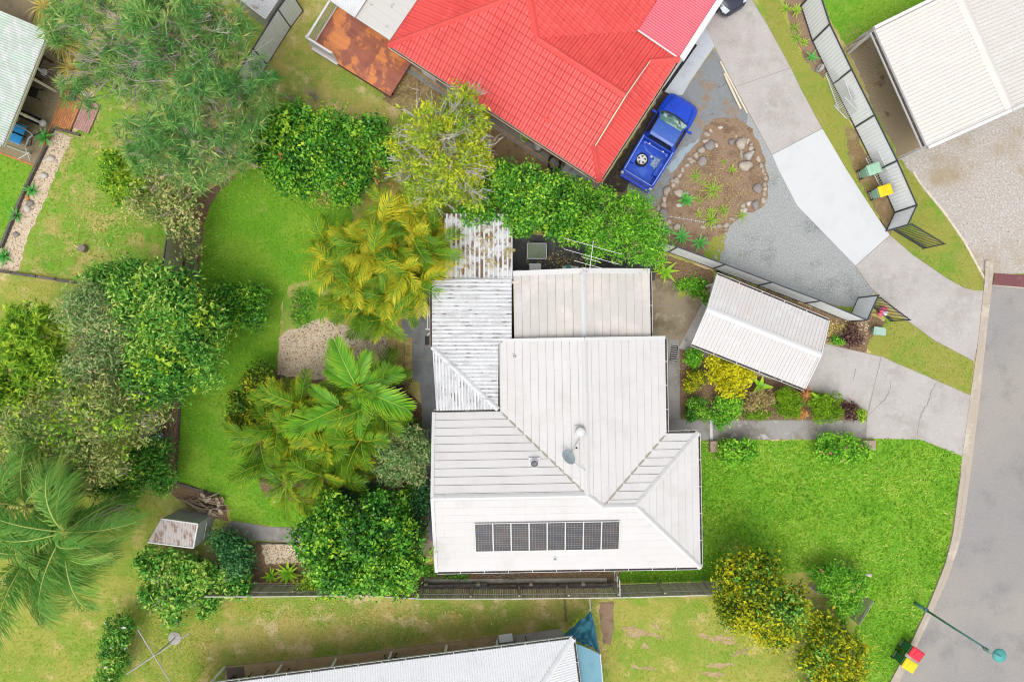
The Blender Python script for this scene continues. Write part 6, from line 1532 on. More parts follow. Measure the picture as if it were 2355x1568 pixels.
# ------------------------------------------------------------------ house at the top left
th_ = thing('verandah_house', 'verandah with a pale green corrugated roof at the left edge', 'house', P(0, 200, 0))
TZ = 2.5
v_a = P(110, 75, TZ); v_b = P(5, 337, TZ); vd = (v_b - v_a).normalized(); vn = Vector((vd.y, -vd.x, 0))
if vn.x > 0: vn = -vn
q = [v_a, v_b, v_b + vn * 7 + zz * .9, v_a + vn * 7 + zz * .9]
mb = MB(); ribbed(mb, q, v_a, v_b, .13, .04); slab_under(mb, q, .02, .012); mb.build('roof_sheet', Mt['green_iron'], th_)
gutter(th_, v_a, v_b, -vn, layers('cream_gutter', (.50, .50, .38), rough=.6), w=.11, straps=False, dirt=False)
MB().beam(q[0] + zz * .03, q[3] + zz * .03, .09, .1).build('barge_board', Mt['green_iron'], th_); MB().beam(q[1] + zz * .03, q[2] + zz * .03, .09, .1).build('barge_board', Mt['green_iron'], th_)
pm_ = layers('cream_post', (.60, .59, .50), rough=.6)
for x, y in ((147, 126), (131, 212), (101, 286), (72, 356)):
    p = P(x, y, 0); MB().box(p + zz * 1.22, .1, .1, 2.45, R(25)).build('post', pm_, th_)
ring_wall(th_, [v_a + vn * 2.6 + vd * .4, v_b + vn * 2.6 - vd * .4, v_b + vn * 6.8 - vd * .4, v_a + vn * 6.8 + vd * .4], 2.5, Mt['wall_brick'])
# brick border and landing
bo = Mt['brick_orange']
bb = thing('brick_border', 'orange brick border round the verandah slab at the left edge', 'edging', P(120, 290, 0))
for a, b in (((157, 192), (84, 381)), ((84, 383), (-20, 345))):
    a = P(*a); b = P(*b); d = (b - a).normalized(); nr = Vector((-d.y, d.x, 0)); n = int((b - a).length / .235)
    for i in range(n): MB().obox(a + d * ((i + .5) * .235) + zz * .03, .225, .11, .08, d, nr, zz).build('brick', bo, bb)
bl = thing('brick_landing', 'orange and pink brick steps from the verandah down to the grass', 'steps', P(170, 265, 0))
def brick_field(o, d, L, Wd, mat, z):
    nr = Vector((d.y, -d.x, 0)); rows = int(Wd / .115); n = int(L / .235)
    mb = MB(); mb.obox(o + d * L / 2 + nr * Wd / 2 + zz * (z / 2 - .035), L, Wd, z - .01, d, nr, zz); mb.build('bed', Mt['joint'], bl)
    for r in range(rows):
        sft = .1175 if r % 2 else 0
        for i in range(n + 1):
            x0 = max(0, i * .235 - sft); x1 = min(L, (i + 1) * .235 - sft)
            if x1 - x0 < .05: continue
            MB().obox(o + d * ((x0 + x1) / 2) + nr * (.115 * (r + .5)) + zz * (z + rng.normal(0, .002) - .03), x1 - x0 - .012, .103, .06, d, nr, zz).build('brick', mat, bl)
bd = (P(122, 293) - P(158, 207)).normalized(); 
nr_ = Vector((-bd.y, bd.x, 0))
o1 = P(156, 205)
brick_field(P(158, 205) , bd, 2.25, 1.0, bo, .09) if False else None
def field2(o, d, side, L, Wd, mat, z):
    rows = int(Wd / .115); n = int(L / .235)
    MB().obox(o + d * L / 2 + side * Wd / 2 + zz * (z / 2 - .04), L, Wd, max(z - .02, .03), d, side, zz).build('bed', Mt['joint'], bl)
    for r in range(rows):
        sft = .1175 if r % 2 else 0
        for i in range(n + 2):
            x0 = max(0, i * .235 - sft); x1 = min(L, (i + 1) * .235 - sft)
            if x1 - x0 < .05: continue
            MB().obox(o + d * ((x0 + x1) / 2) + side * (.115 * (r + .5)) + zz * (z + rng.normal(0, .002) - .03), x1 - x0 - .012, .103, .06, d, side, zz).build('brick', mat, bl)
side = nr_ if nr_.x > 0 else -nr_
field2(P(157, 208), bd, side, 2.1, 1.06, bo, .12)
field2(P(157, 208) + side * 1.08 + bd * .05, bd, side, 1.75, .95, Mt['brick_pink'], .07)
def sleepers(name, label, segs, h=.2, w=.13):
    root = thing(name, label, 'edging', P(*segs[0][0]))
    for a, b in segs: MB().beam(P(*a) + zz * (h / 2 + .02), P(*b) + zz * (h / 2 + .02), w, h).build('sleeper', Mt['sleeper'], root)
    return root
sleepers('sleeper_edge', 'grey timber sleepers edging the cream pebble bed at the left', [((110, 338), (82, 395)), ((81, 397), (58, 445)), ((57, 447), (33, 505)), ((32, 507), (8, 567)), ((8, 569), (-20, 566))])
sleepers('sleeper_edge', 'old timber sleepers between the left lawn and the lower yard', [((-20, 622), (30, 628)), ((32, 629), (88, 637)), ((90, 638), (132, 643)), ((134, 645), (178, 650)), ((180, 651), (207, 655))])
sleepers('sleeper_edge', 'weathered sleepers beside the pink brick step on the left', [((178, 226), (214, 252)), ((127, 297), (186, 313)), ((120, 308), (127, 297))], .16, .1)
sleepers('garden_edging', 'thin rusty timber edging strip along the left of the back lawn', [((418, 900), (412, 1005)), ((412, 1007), (405, 1105))], .08, .05)
sleepers('garden_edging', 'dark timber edging board below the concrete path by the shed', [((590, 1247), (702, 1250))], .1, .05)
sleepers('garden_edging', 'concrete edging strip between the lawn and the dry frond pile', [((400, 1107), (505, 1140))], .1, .12)
sleepers('garden_edging', 'brown timber strip in the grass above the teal shade cloth', [((1298, 1377), (1302, 1427))], .08, .05)
# pavers
pv = thing('paver_path', 'square mossy yellow pavers between the palms and grey concrete', 'path', P(920, 815, 0))
for r in range(6):
    for cidx in range(3):
        if r < 2 and cidx == 2 and False: continue
        x = 893 + cidx * 18.6 + 9; y = 757 + r * 19 + 9
        if r == 0 and cidx == 2: continue
        MB().box(P(x, y, .025), .42, .43, .06).build('paver', Mt['paver_yellow'], pv)
# the shed by the palm
sh = thing('garden_shed', 'small grey metal garden shed with a rusty ribbed roof among vines', 'shed', P(440, 1225, 0))
s0, s1, s2, s3 = P(371, 1192, 1.95), P(455, 1204, 1.95), P(445, 1259, 1.80), P(340, 1246, 1.80)
q = flat_fit([s0, s1, s2, s3]); mb = MB(); ribbed(mb, q, q[3], q[2], .14, .025, [(0, 0), (.35, 0), (.45, 1), (.6, 1), (.7, 0), (1, 0)]); slab_under(mb, q, .02, .012)
mb.build('roof_sheet', layers('rusty_grey_roof', (.46, .42, .40), [((.27, .19, .15), 2, .48, .62, 8, (3, 1, 1)), ((.58, .56, .55), 3, .55, .7, 5)], rough=.7), sh)
gw = layers('grey_shed_steel', (.36, .37, .38), [((.30, .30, .30), 1.4, .5, .7, 6)], rough=.5)
for i, (a, b) in enumerate(zip(q, q[1:] + q[:1])):
    mb = MB(); d = (b - a).normalized(); nr = d.cross(zz); n = int((b - a).length / .16); V = []
    for k in range(2 * n + 1):
        t = k / (2 * n); p = a.lerp(b, t); e = .02 if k % 2 else 0
        V += [Vector((p.x, p.y, 0)) + nr * e, p + nr * e - zz * .02]
    mb.add(V, [(2 * k, 2 * k + 2, 2 * k + 3, 2 * k + 1) for k in range(2 * n)])
    w_ = mb.build('wall', gw, sh)
    if i == 1:
        mid = a.lerp(b, .5); MB().beam(a.lerp(b, .15) * 1.0 - zz * .95 + nr * -.03, a.lerp(b, .9) - zz * .95 + nr * -.03, .02, .03).build('door_rail', Mt['white'], sh)
        MB().tube([mid - zz * .85 - nr * .05, mid - zz * 1.0 - nr * .05], .012, 5).build('door_handle', Mt['steel'], sh)
for a, b in ((q[3], q[2]), (q[1], q[2]), (q[0], q[1])): MB().beam(a, b, .06, .07).build('fascia', Mt['white'], sh)
# shed behind the top left fence
s2_ = thing('garden_shed', 'flat white ribbed roof shed behind the grey fence at the top', 'shed', P(610, 10, 0))
q = flat_fit([P(520, -25, 2.1), P(610, 44, 2.1), P(655, -22, 2.1), P(565, -90, 2.1)]); mb = MB(); ribbed(mb, q, q[1], q[2], .17, .03, TRAP); slab_under(mb, q, .02, .012); mb.build('roof_sheet', layers('grey_white_shed_roof', (.62, .63, .63), [((.30, .22, .19), 1.2, .60, .66, 7), ((.55, .55, .55), 2, .5, .7, 5)], rough=.6), s2_)
for a, b in zip(q, q[1:] + q[:1]):
    MB().beam(Vector((a.x, a.y, 1.0)), Vector((b.x, b.y, 1.0)), .03, 2.0).build('wall', layers('khaki_shed_wall', (.36, .36, .31), rough=.6) if 'khaki_shed_wall' not in bpy.data.materials else bpy.data.materials['khaki_shed_wall'], s2_)
    MB().beam(a, b, .05, .06).build('trim', Mt['white'], s2_)
MB().beam(P(520, 55, .9), P(590, 105, .9), .1, .1).build('rail', Mt['weathered_pale'], s2_) if False else None
# ------------------------------------------------------------------ street and yard things
def bin_(label, x, y, rz, body, lid, tilt=0.0, group='wheelie bins'):
    t = thing('wheelie_bin', label, 'bin', P(x, y, 0), group, rz)
    def ringb(w, d, z, x0=0):
        pts = []
        for sx, sy in ((1, 1), (-1, 1), (-1, -1), (1, -1)):
            for q in range(4):
                a = {(1, 1): 0, (-1, 1): 90, (-1, -1): 180, (1, -1): 270}[(sx, sy)] + q * 30
                pts.append(Vector((x0 + sx * (d / 2 - .05) + .05 * math.cos(R(a)), sy * (w / 2 - .05) + .05 * math.sin(R(a)), z)))
        return pts
    mb = MB(); mb.loft([ringb(.42, .42, .06, -.03), ringb(.47, .55, .5), ringb(.54, .66, .93), ringb(.57, .70, .94), ringb(.57, .70, .98)]); mb.build('body', Mt[body], t, local=True)
    mb = MB(); mb.loft([ringb(.59, .74, .985), ringb(.59, .74, 1.02), ringb(.50, .62, 1.06), ringb(.42, .5, 1.065)]); ld = mb.build('lid', Mt[lid], t, local=True)
    mb = MB(); mb.loft([ringb(.34, .30, 1.066), ringb(.32, .28, 1.085)]); mb.build('lid_panel', Mt[lid], ld, local=True)
    MB().tube([Vector((-.36, -.24, .96)), Vector((-.43, -.22, .98)), Vector((-.43, .22, .98)), Vector((-.36, .24, .96))], .018, 6).build('handle', Mt[body], t, local=True)
    for s in (-1, 1): MB().cyl((-.28, s * .26, .1), (-.28, s * .21, .1), .1, n=14).build('wheel', Mt['rubber'], t, local=True)
    MB().cyl((-.28, -.26, .1), (-.28, .26, .1), .012, n=6).build('axle', Mt['steel'], t, local=True)
    return t
bin_('faded green wheelie bin with a pale green lid beside the pale fence', 1985, 400, R(20), 'bin_faded', 'lid_green')
bin_('faded green wheelie bin with a yellow lid beside the pale fence', 2010, 448, R(18), 'bin_faded', 'lid_yellow')
bin_('green wheelie bin with a red lid on the kerb by the road', 2079, 1482, R(-35), 'bin_green', 'lid_red')
bin_('green wheelie bin with a yellow lid on the kerb by the road', 2064, 1507, R(-33), 'bin_green', 'lid_yellow')

# street lamp
b = P(2103, 1385, 0); tp = P(2262, 1490, 4.9); tp = Vector((tp.x, tp.y, 4.9))
tp = Vector((b.x + .08, b.y - .03, 5.0)); 
sl = thing('street_lamp', 'teal street lamp leaning over the road with a round lamp head', 'street lamp', b)
MB().tube([b, b + zz * .9], [.095, .09], 12).build('base', Mt['teal_pole'], sl, smooth=True)
MB().lathe(b + zz * .9, [(.09, 0), (.12, .02), (.12, .10), (.07, .16)], 14).build('collar', Mt['teal_pole'], sl)
MB().tube([b + zz * 1.0, b + zz * 3.0, tp], [.06, .052, .042], 12).build('pole', Mt['teal_pole'], sl, smooth=True)
hdv = (P(2301, 1507) - P(2263, 1488)).normalized()
ab = Vector((hdv.x, hdv.y, 0)).normalized(); sd_ = Vector((-ab.y, ab.x, 0))
lp = tp + ab * .62 + zz * .12
MB().tube([tp - zz * .25, tp + zz * .05 - ab * .12 - sd_ * .08, tp + zz * .22 - sd_ * .10 + ab * .02, tp + zz * .3 + ab * .25, lp + zz * .10], [.028, .026, .025, .024, .022], 8).build('swan_neck', Mt['teal_pole'], sl, smooth=True)
MB().tube([tp, tp + zz * .18], [.06, .05], 10).build('finial', Mt['teal_pole'], sl)
MB().lathe(lp, [(.30, -.06), (.33, -.03), (.31, .02), (.20, .07), (.07, .11), (.03, .13)], 24).build('lamp_head', Mt['teal_lamp'], sl, smooth=True)
MB().lathe(lp, [(.14, -.16), (.22, -.10), (.28, -.062), (.05, -.06)], 18).build('diffuser', Mt['lamp_glass'], sl, smooth=True)

# white railing panels leaning on the fence
def railing(label, a, b, h, lean, n):
    a = P(*a); b = P(*b); d = (b - a).normalized(); out = Vector((d.y, -d.x, 0)) * lean
    if out.x < 0 and lean > 0: out = -out
    root = thing('railing_panel', label, 'railing', a, 'white railing panels leaning on the fence'); up = (zz * h + out)
    for f in (.06, .80): MB().beam(a + up * f, b + up * f, .04, .035).build('rail', Mt['pvc'], root)
    L = (b - a).length
    for i in range(n + 1): 
        p = a + d * (L * i / n); MB().beam(p + zz * .02, p + up, .024, .024).build('bar', Mt['pvc'], root)
    return root
railing('longest white railing panel leaning on the pale fence near the flower bed', (1896, 172), (1925, 252), 1.25, .35, 19)
railing('short white railing panel leaning across the long one on the fence', (1916, 245), (1944, 275), 1.05, .30, 9)
railing('white railing panel leaning on the fence above the green lidded bin', (1988, 365), (2022, 432), 1.1, .30, 13)

# planks beside the drive
def plank(label, a, b, w, z=.05, t=.045):
    a = P(*a); b = P(*b); o = MB().beam(a + zz * z, b + zz * z, w, t).build('timber_plank', Mt['pine']); return tag(o, label, 'plank', 'planks beside the drive')
plank('longest cream timber plank along the edge of the grey drive', (1655, 143), (1717, 262), .09)
plank('wide cream timber plank lying in the middle of three by the drive', (1664, 170), (1702, 252), .11, .055)
plank('short cream timber plank on the gravel side of the three by the drive', (1671, 192), (1708, 250), .08, .052) if False else plank('short cream plank under the others at the gravel side by the drive', (1666, 180), (1696, 244), .07, .10)

# garden island rocks
def gi(u, v): return 1491.4 + u / 4.507, 248.6 + v / 4.507
EDGE = [(600, 275, 35, 25), (590, 345, 42, 28), (545, 440, 40, 38), (488, 492, 32, 30), (422, 530, 30, 28), (445, 555, 33, 30), (395, 595, 28, 24), (348, 642, 22, 30), (318, 700, 28, 24), (240, 755, 25, 25), (285, 755, 35, 32), (250, 803, 30, 28), (185, 860, 40, 48), (158, 950, 28, 32), (152, 1003, 36, 32), (98, 1045, 25, 32), (62, 1140, 30, 48), (120, 1205, 35, 25), (205, 1180, 30, 25), (290, 1235, 38, 40), (212, 1240, 28, 22), (1020, 345, 25, 35), (1055, 425, 35, 25), (1060, 380, 22, 18), (1135, 530, 22, 40), (1165, 600, 22, 30), (1182, 655, 20, 25), (1200, 690, 18, 14), (1210, 730, 20, 28), (1200, 790, 22, 28), (1202, 840, 22, 26), (1190, 890, 24, 28), (1185, 960, 28, 35), (800, 1215, 32, 30), (860, 1150, 35, 20), (730, 1225, 30, 22), (680, 1232, 24, 18), (560, 1235, 30, 20), (800, 1258, 14, 14), (795, 1300, 14, 16), (778, 1335, 12, 14), (755, 1380, 12, 16), (738, 1430, 12, 14), (718, 1480, 20, 16), (690, 1545, 18, 25), (640, 235, 20, 18), (960, 480, 18, 45)]
ORDN = 'topmost second third fourth fifth sixth seventh eighth ninth tenth eleventh twelfth thirteenth fourteenth fifteenth sixteenth seventeenth eighteenth nineteenth twentieth'.split()
SIDES = {'row facing the blue truck': [], 'row facing the white drive': [], 'row facing the grey gravel': [], 'corner under the bright tree': []}
for q in EDGE:
    u, v = q[:2]
    SIDES['corner under the bright tree' if (u < 330 and v > 1150) else 'row facing the blue truck' if u < 660 and v < 1150 else 'row facing the white drive' if u > 900 and v < 1000 else 'row facing the grey gravel'].append(q)
for sd, ql in SIDES.items():
    for i, (u, v, a, b_) in enumerate(sorted(ql, key=lambda q: q[1])):
        x, y = gi(u, v); rock('edging_stone', '%s beige edging stone from the top of the island %s' % (ORDN[i], sd), x, y, a / 4.507, b_ / 4.507, group='stones edging the garden island')
for lab, u, v, a, b_, mt in (
    ('big grey boulder on the truck side of the garden island', 630, 395, 55, 60, 'stone_grey'), ('small pale egg shaped stone beside the grey boulder', 698, 392, 20, 22, 'stone_white'),
    ('flat grey beige boulder inside the island below the round edging stones', 552, 558, 50, 58, 'stone_grey'), ('long beige boulder behind the blue green succulent', 312, 885, 60, 40, 'stone'),
    ('beige stone touching the blue green succulent', 385, 890, 32, 25, 'stone'), ('dark brown boulder under the white wire strip', 150, 1110, 55, 70, 'stone_grey'),
    ('round brown grey stone near the top right of the island', 856, 352, 38, 35, 'stone_grey'), ('big square brown boulder at the top right of the island', 955, 370, 60, 62, 'stone'),
    ('large oval brown boulder below the grey ribbed cone', 1000, 600, 78, 52, 'stone'), ('dark oval boulder alone on the bare soil at the island right', 1125, 835, 45, 58, 'stone_grey'),
    ('grey boulder beside the pile of white shells', 1105, 1005, 40, 45, 'stone_grey'), ('white shell shaped stone in the pile at the lower right of the island', 985, 1060, 42, 26, 'stone_white'),
    ('pale orange stone in the pile at the lower right of the island', 975, 1012, 30, 26, 'stone'), ('white and red stone in the pile at the island lower right', 1035, 990, 28, 26, 'stone_white'),
    ('white lump of broken shell at the top of the island', 740, 205, 28, 18, 'stone_white'), ('tiny white stone on the soil above the square boulder', 905, 296, 10, 10, 'stone_white'),
    ('white broken shells beside the blue green succulent', 310, 1010, 34, 22, 'stone_white')):
    x, y = gi(u, v); rock('boulder', lab, x, y, a / 4.507, b_ / 4.507, mt)
x, y = gi(1040, 490)
cn = thing('cone_ornament', 'grey ribbed cone shaped ornament lying among the island boulders', 'ornament', P(x, y, 0))
q0 = P(*gi(1005, 520), .16); q1 = P(*gi(1088, 448), .10)
MB().tube([q0.lerp(q1, t) for t in (0, .1, .14, .24, .28, .40, .44, .56, .60, .72, .76, .9, 1)], [.14, .22, .19, .22, .18, .19, .155, .16, .125, .12, .09, .075, .06], 14).build('cone', Mt['tank_grey'], cn)
MB().tube([q1, q1 + (q1 - q0).normalized() * .06], [.055, .05], 10).build('mouth', Mt['brown_wood'], cn)
wr = thing('wire_edging', 'white wire plant ladder lying across the garden island soil', 'wire ladder', P(*gi(330, 1140), 0))
wa, wb_ = P(*gi(125, 1110), .06), P(*gi(590, 1185), .06)
MB().tube([wa, wa.lerp(wb_, .5), wb_], .012, 5).build('rail', Mt['pvc'], wr)
for i in range(11):
    p = wa.lerp(wb_, (i + .5) / 11); n_ = Vector((-(wb_ - wa).normalized().y, (wb_ - wa).normalized().x, 0)); MB().tube([p - n_ * .09, p + n_ * .09], .009, 4).build('rung', Mt['pvc'], wr)

# bits round the fences
gbx = thing('spray_bottle', 'grey plastic sprayer standing by the fence next to the railings', 'sprayer', P(1880, 162, 0))
MB().lathe(P(1880, 162, 0), [(.14, 0), (.17, .05), (.17, .4), (.10, .52), (.05, .56), (.05, .62)], 14).build('tank', Mt['tank_grey'], gbx, smooth=True)
MB().tube([P(1880, 162, .62), P(1882, 160, .72), P(1888, 152, .74)], .02, 6).build('pump', Mt['black'], gbx)
mt_ = thing('meter_box', 'pale green utility box on the verge beside the lower gate', 'utility box', P(2020, 762, 0))
MB().box(P(2020, 763, .22), .55, .36, .44, R(-8)).build('box', Mt['meter_green'], mt_)
mb = MB(); mb.box(P(2021, 761, .46), .60, .42, .05, R(-8)); mb.build('lid', Mt['meter_green'], mt_)
MB().box(P(2014, 763, .49), .05, .30, .015, R(-8)).build('hinge', Mt['bin_faded'], mt_)
pk = thing('toy_flamingo', 'pink and white plastic toy leaning in the lower barred gate', 'toy', P(2031, 720, 0))
for (x, y, z, r, mm) in ((2031, 713, .35, .24, Mt['lid_red']), (2036, 720, .45, .15, Mt['pvc']), (2024, 722, .2, .15, Mt['lid_red']), (2042, 722, .4, .10, Mt['lid_yellow'])):
    p = P(x, y, z); MB().lathe(p, [(.02, -r * .6), (r * .7, -r * .5), (r, 0), (r * .7, r * .5), (.02, r * .6)], 12).build('lobe', layers('pink_plastic', (.66, .12, .22), rough=.5) if mm is Mt['lid_red'] else mm, pk, smooth=True)
MB().beam(P(2002, 720, .1), P(2024, 720, .2), .04, .04).build('stick', Mt['maroon'], pk)
for lab, x, y, w, d in (('rough brown sandstone block on the lawn corner by the path', 1997, 1022, .42, .55), ('rough sandstone block under the rose bush near the driveway', 1982, 1021, .3, .5), ('grey brick block on the grass beside the white house corner', 1637, 1024, .42, .6)):
    mb = MB(); p = P(x, y, 0)
    rings = []
    for z, s in ((0, 1), (.08, 1.02), (.30, 1.0), (.34, .93)):
        rings.append([p + Vector((sx * w / 2 * s + rng.normal(0, .008), sy * d / 2 * s + rng.normal(0, .008), z)) for sx, sy in ((-1, -1), (0, -1.02), (1, -1), (1.02, 0), (1, 1), (0, 1.02), (-1, 1), (-1.02, 0))])
    mb.loft(rings); tag(mb.build('stone_block', Mt['sandstone']), lab, 'block')
mp = thing('maroon_plate', 'maroon steel ramp plate at the end of the road', 'ramp', P(2330, 645, 0))
mb = MB(); w = [P(2285, 629), P(2440, 638), P(2440, 668), P(2281, 655)]; mb.prism([(p.x, p.y) for p in w], .02, .06); mb.build('plate', Mt['maroon'], mp)
MB().beam(P(2281, 656, .03), P(2440, 669, .03), .06, .03).build('lip', Mt['kerb'] if 'kerb' in Mt else G['kerb'], mp)
es = thing('concrete_edging', 'pale concrete edging strip between the verge grass and gravel lot', 'edging', P(2200, 530, 0))
ep = resample([(2098, 395), (2112, 420), (2170, 490), (2215, 555), (2263, 643)], 16)
for a, b_ in zip(ep[:-1], ep[1:]): MB().beam(P(*a) + zz * .03, P(*a).lerp(P(*b_), .97) + zz * .03, .11, .07).build('strip', Mt['pine'], es)

# below the dark patio
def tabletop(name, label, cat, pts, z, mat, leg=True, edge=None):
    root = thing(name, label, cat, P(*pts[0], 0)); w = [P(x, y, z) for x, y in pts]
    mb = MB(); mb.prism([(p.x, p.y) for p in w], z - .03, z); mb.build('top', mat, root)
    if edge:
        for a, b_ in zip(w, w[1:] + w[:1]): MB().beam(a + zz * .01, b_ + zz * .01, .04, .05).build('edge', edge, root)
    if leg:
        c = sum(w, Vector((0, 0, 0))) / len(w)
        for p in w: 
            q = p.lerp(c, .12); MB().cyl(Vector((q.x, q.y, .02)), Vector((q.x, q.y, z - .03)), .02, n=8).build('leg', Mt['steel'], root)
    return root
tabletop('play_table', 'square table with a green top and steel edge on the dark patio', 'table', [(1212, 560), (1256, 560), (1256, 595), (1212, 595)], .55, Mt['green_pad'], edge=Mt['steel'])
tabletop('white_table', 'white square table beside the upper wall of the house', 'table', [(1217, 606), (1244, 606), (1244, 628), (1217, 628)], .72, Mt['pvc'])
tabletop('white_stool', 'small white stool beside the white table on the dark patio', 'stool', [(1187, 621), (1202, 621), (1202, 632), (1187, 632)], .42, Mt['pvc'])
wtc = thing('storage_rack', 'white rack with a teal tray against the upper wall of the house', 'rack', P(1310, 620, 0))
for x0, x1, y, z, mm in ((1293, 1318, 618, .8, Mt['pvc']), (1318, 1330, 619, .7, Mt['fence_pale']), (1302, 1312, 616, .84, Mt['teal_lamp'])): MB().box(P((x0 + x1) / 2, y, z), (x1 - x0) / K, .28, .1, R(4)).build('tray', mm, wtc)
for x in (1295, 1328): MB().box(P(x, 619, .38), .05, .25, .74).build('leg', Mt['white'], wtc)
MB().tube([P(1308, 580, .02), P(1308, 580, 2.2)], .02, 6).build('clothes_prop', Mt['white'], wtc) if False else None
# white gym or frame under the corrugated eave
gm_ = thing("gym_frame", "white metal exercise frame standing under the corrugated eave", "gym frame", P(980, 720, 0))
for a, b_ in (((968, 668, 1.2), (968, 690, 1.2)), ((953, 674, 1.2), (968, 674, 1.2)), ((968, 668, 1.2), (994, 676, 1.2)), ((970, 690, 1.2), (992, 735, .9)), ((983, 716, .9), (983, 755, .9)), ((968, 690, 1.2), (968, 690, .03)), ((968, 668, 1.2), (968, 668, .03)), ((983, 755, .9), (983, 755, .03)), ((983, 770, .6), (994, 760, .6)), ((983, 771, .6), (983, 771, .03)), ((978, 757, .9), (989, 757, .9))): MB().beam(P(*a), P(*b_), .07, .06).build('bar', Mt['pvc'], gm_)
MB().box(P(980, 700, .02) + zz * .03, .6, .25, .05).build('mat', Mt['black'], gm_)
MB().box(P(984, 783, .05), .35, .5, .05).build('foot_mat', Mt['black'], gm_)
# drain grate by the garden path
dg = thing('drain_grate', 'dark rusty drain grate between the path and the garden bed', 'grate', P(1549, 812, 0))
MB().box(P(1549, 812, .03), .38, .85, .02, R(-6)).build('pit', Mt['black'], dg)
for i in range(7): MB().box(P(1549, 797 + i * 5, .05), .36, .04, .02, R(-6)).build('bar', Mt['tank_grey'], dg)

# top left verandah furniture
tv = thing('outdoor_table', 'dark brown timber table under the pale green verandah roof', 'table', P(85, 150, 0))
ta_, tb_ = P(100, 128, .74), P(76, 178, .74); td = (tb_ - ta_).normalized(); tn = Vector((-td.y, td.x, 0)); tn = tn if tn.x < 0 else -tn
for i in range(7): MB().beam(ta_ + tn * (.06 + .125 * i), tb_ + tn * (.06 + .125 * i), .115, .035).build('slat', Mt['brown_wood'], tv)
MB().beam(ta_ - zz * .05 - tn * .02, tb_ - zz * .05 - tn * .02, .04, .07).build('apron', Mt['brown_wood'], tv)
for p in (ta_ + td * .1 + tn * .1, tb_ - td * .1 + tn * .1, ta_ + td * .1 + tn * .8, tb_ - td * .1 + tn * .8): MB().box(Vector((p.x, p.y, .37)), .07, .07, .7).build('leg', Mt['brown_wood'], tv)
bn = MB().beam(P(103, 132, .05), P(123, 145, .05), .07, .05).build('bench_leg', Mt['brown_wood']) ; tag(bn, 'dark timber bar on the verandah floor beside the table', 'bar')
ws = thing('white_chair', 'white moulded chair tucked against the dark verandah table', 'chair', P(101, 167, 0))
mb = MB(); p = P(101, 167, .45); mb.lathe(p, [(.02, 0), (.19, 0), (.2, .02), (.18, .04), (.02, .035)], 16); mb.build('seat', Mt['pvc'], ws)
MB().obox(P(94, 163, .62), .05, .22, .4, Vector((.85, .5, 0)).normalized(), Vector((-.5, .85, 0)).normalized()).build('backrest', Mt['pvc'], ws)
for s, t in ((-.12, -.12), (.12, -.12), (.12, .12), (-.12, .12)): MB().cyl(p + Vector((s, t, -.43)), p + Vector((s, t, 0)), .015, n=6).build('leg', Mt['pvc'], ws)
fc_ = thing('folding_chair', 'black slatted reclining chair on the verandah between the posts', 'chair', P(70, 215, 0))
ca_ = (P(88, 212, .4) - P(60, 203, .4)).normalized(); cn_ = Vector((-ca_.y, ca_.x, 0))
for i in range(9): MB().obox(P(58, 207, .42) + ca_ * (.085 * i), .06, .5, .02, ca_, cn_, zz).build('slat', Mt['black'], fc_)
for s in (-1, 1): MB().beam(P(58, 207, .42) + cn_ * (.25 * s), P(58, 207, .35) + cn_ * (.25 * s) + ca_ * .9, .04, .04).build('side_rail', Mt['black'], fc_); MB().beam(P(58, 207, .4) + cn_ * (.25 * s) + ca_ * .7, P(58, 207, .03) + cn_ * (.3 * s) + ca_ * 1.0, .035, .035).build('leg', Mt['black'], fc_); MB().beam(P(58, 207, .4) + cn_ * (.25 * s), P(58, 207, .03) + cn_ * (.27 * s) - ca_ * .1, .035, .035).build('leg', Mt['black'], fc_)
sv = thing('shelf_of_pots', 'dark shelf with pots and jars standing on the verandah', 'shelf', P(62, 275, 0))
sd0 = (P(97, 283, .5) - P(40, 258, .5)).normalized(); sn0 = Vector((-sd0.y, sd0.x, 0)); so = P(68, 271, 0)
MB().obox(so + zz * .5, 1.5, .42, .04, sd0, sn0, zz).build('board', Mt['black'], sv)
for s in (-.65, .65): MB().obox(so + sd0 * s + zz * .25, .05, .38, .48, sd0, sn0, zz).build('end', Mt['black'], sv)
for i, (s, r, mm) in enumerate(((-.5, .07, 'steel'), (-.3, .06, 'pvc'), (-.1, .07, 'dish'), (.12, .05, 'tank_grey'), (.3, .11, 'paver_yellow'))):
    t_ = thing('jar', ['steel pot nearest the roof on the verandah shelf', 'small white jar on the verandah shelf', 'teal grey jar in the middle of the verandah shelf', 'thin grey jar beside the round yellow one on the shelf', 'round yellow jar at the open end of the verandah shelf'][i], 'jar', so + sd0 * s + zz * .52)
    MB().lathe(so + sd0 * s + zz * .52, [(r * .7, 0), (r, .05), (r, .14), (r * .6, .18)], 12).build('body', Mt[mm], t_, smooth=True); MB().lathe(so + sd0 * s + zz * .70, [(r * .62, 0), (r * .62, .02)], 12).build('lid', Mt['silver'], t_)
kt = thing('round_grill', 'round grey kettle grill on black legs beside the verandah shelf', 'grill', P(100, 286, 0))
MB().lathe(P(99, 284, .45), [(.05, -.12), (.17, -.04), (.20, 0), (.17, .08), (.05, .13)], 16).build('bowl', Mt['tank_grey'], kt, smooth=True)
for t in (0, 2.1, 4.2): MB().tube([P(99, 284, .4), P(99, 284, .03) + Vector((.22 * math.cos(t), .22 * math.sin(t), 0))], .012, 5).build('leg', Mt['black'], kt)
tm = thing('exercise_machine', 'exercise machine with bright blue pads and silver arms on the verandah', 'exercise machine', P(40, 310, 0))
ea_ = (P(75, 318) - P(20, 295)).normalized(); en = Vector((-ea_.y, ea_.x, 0))
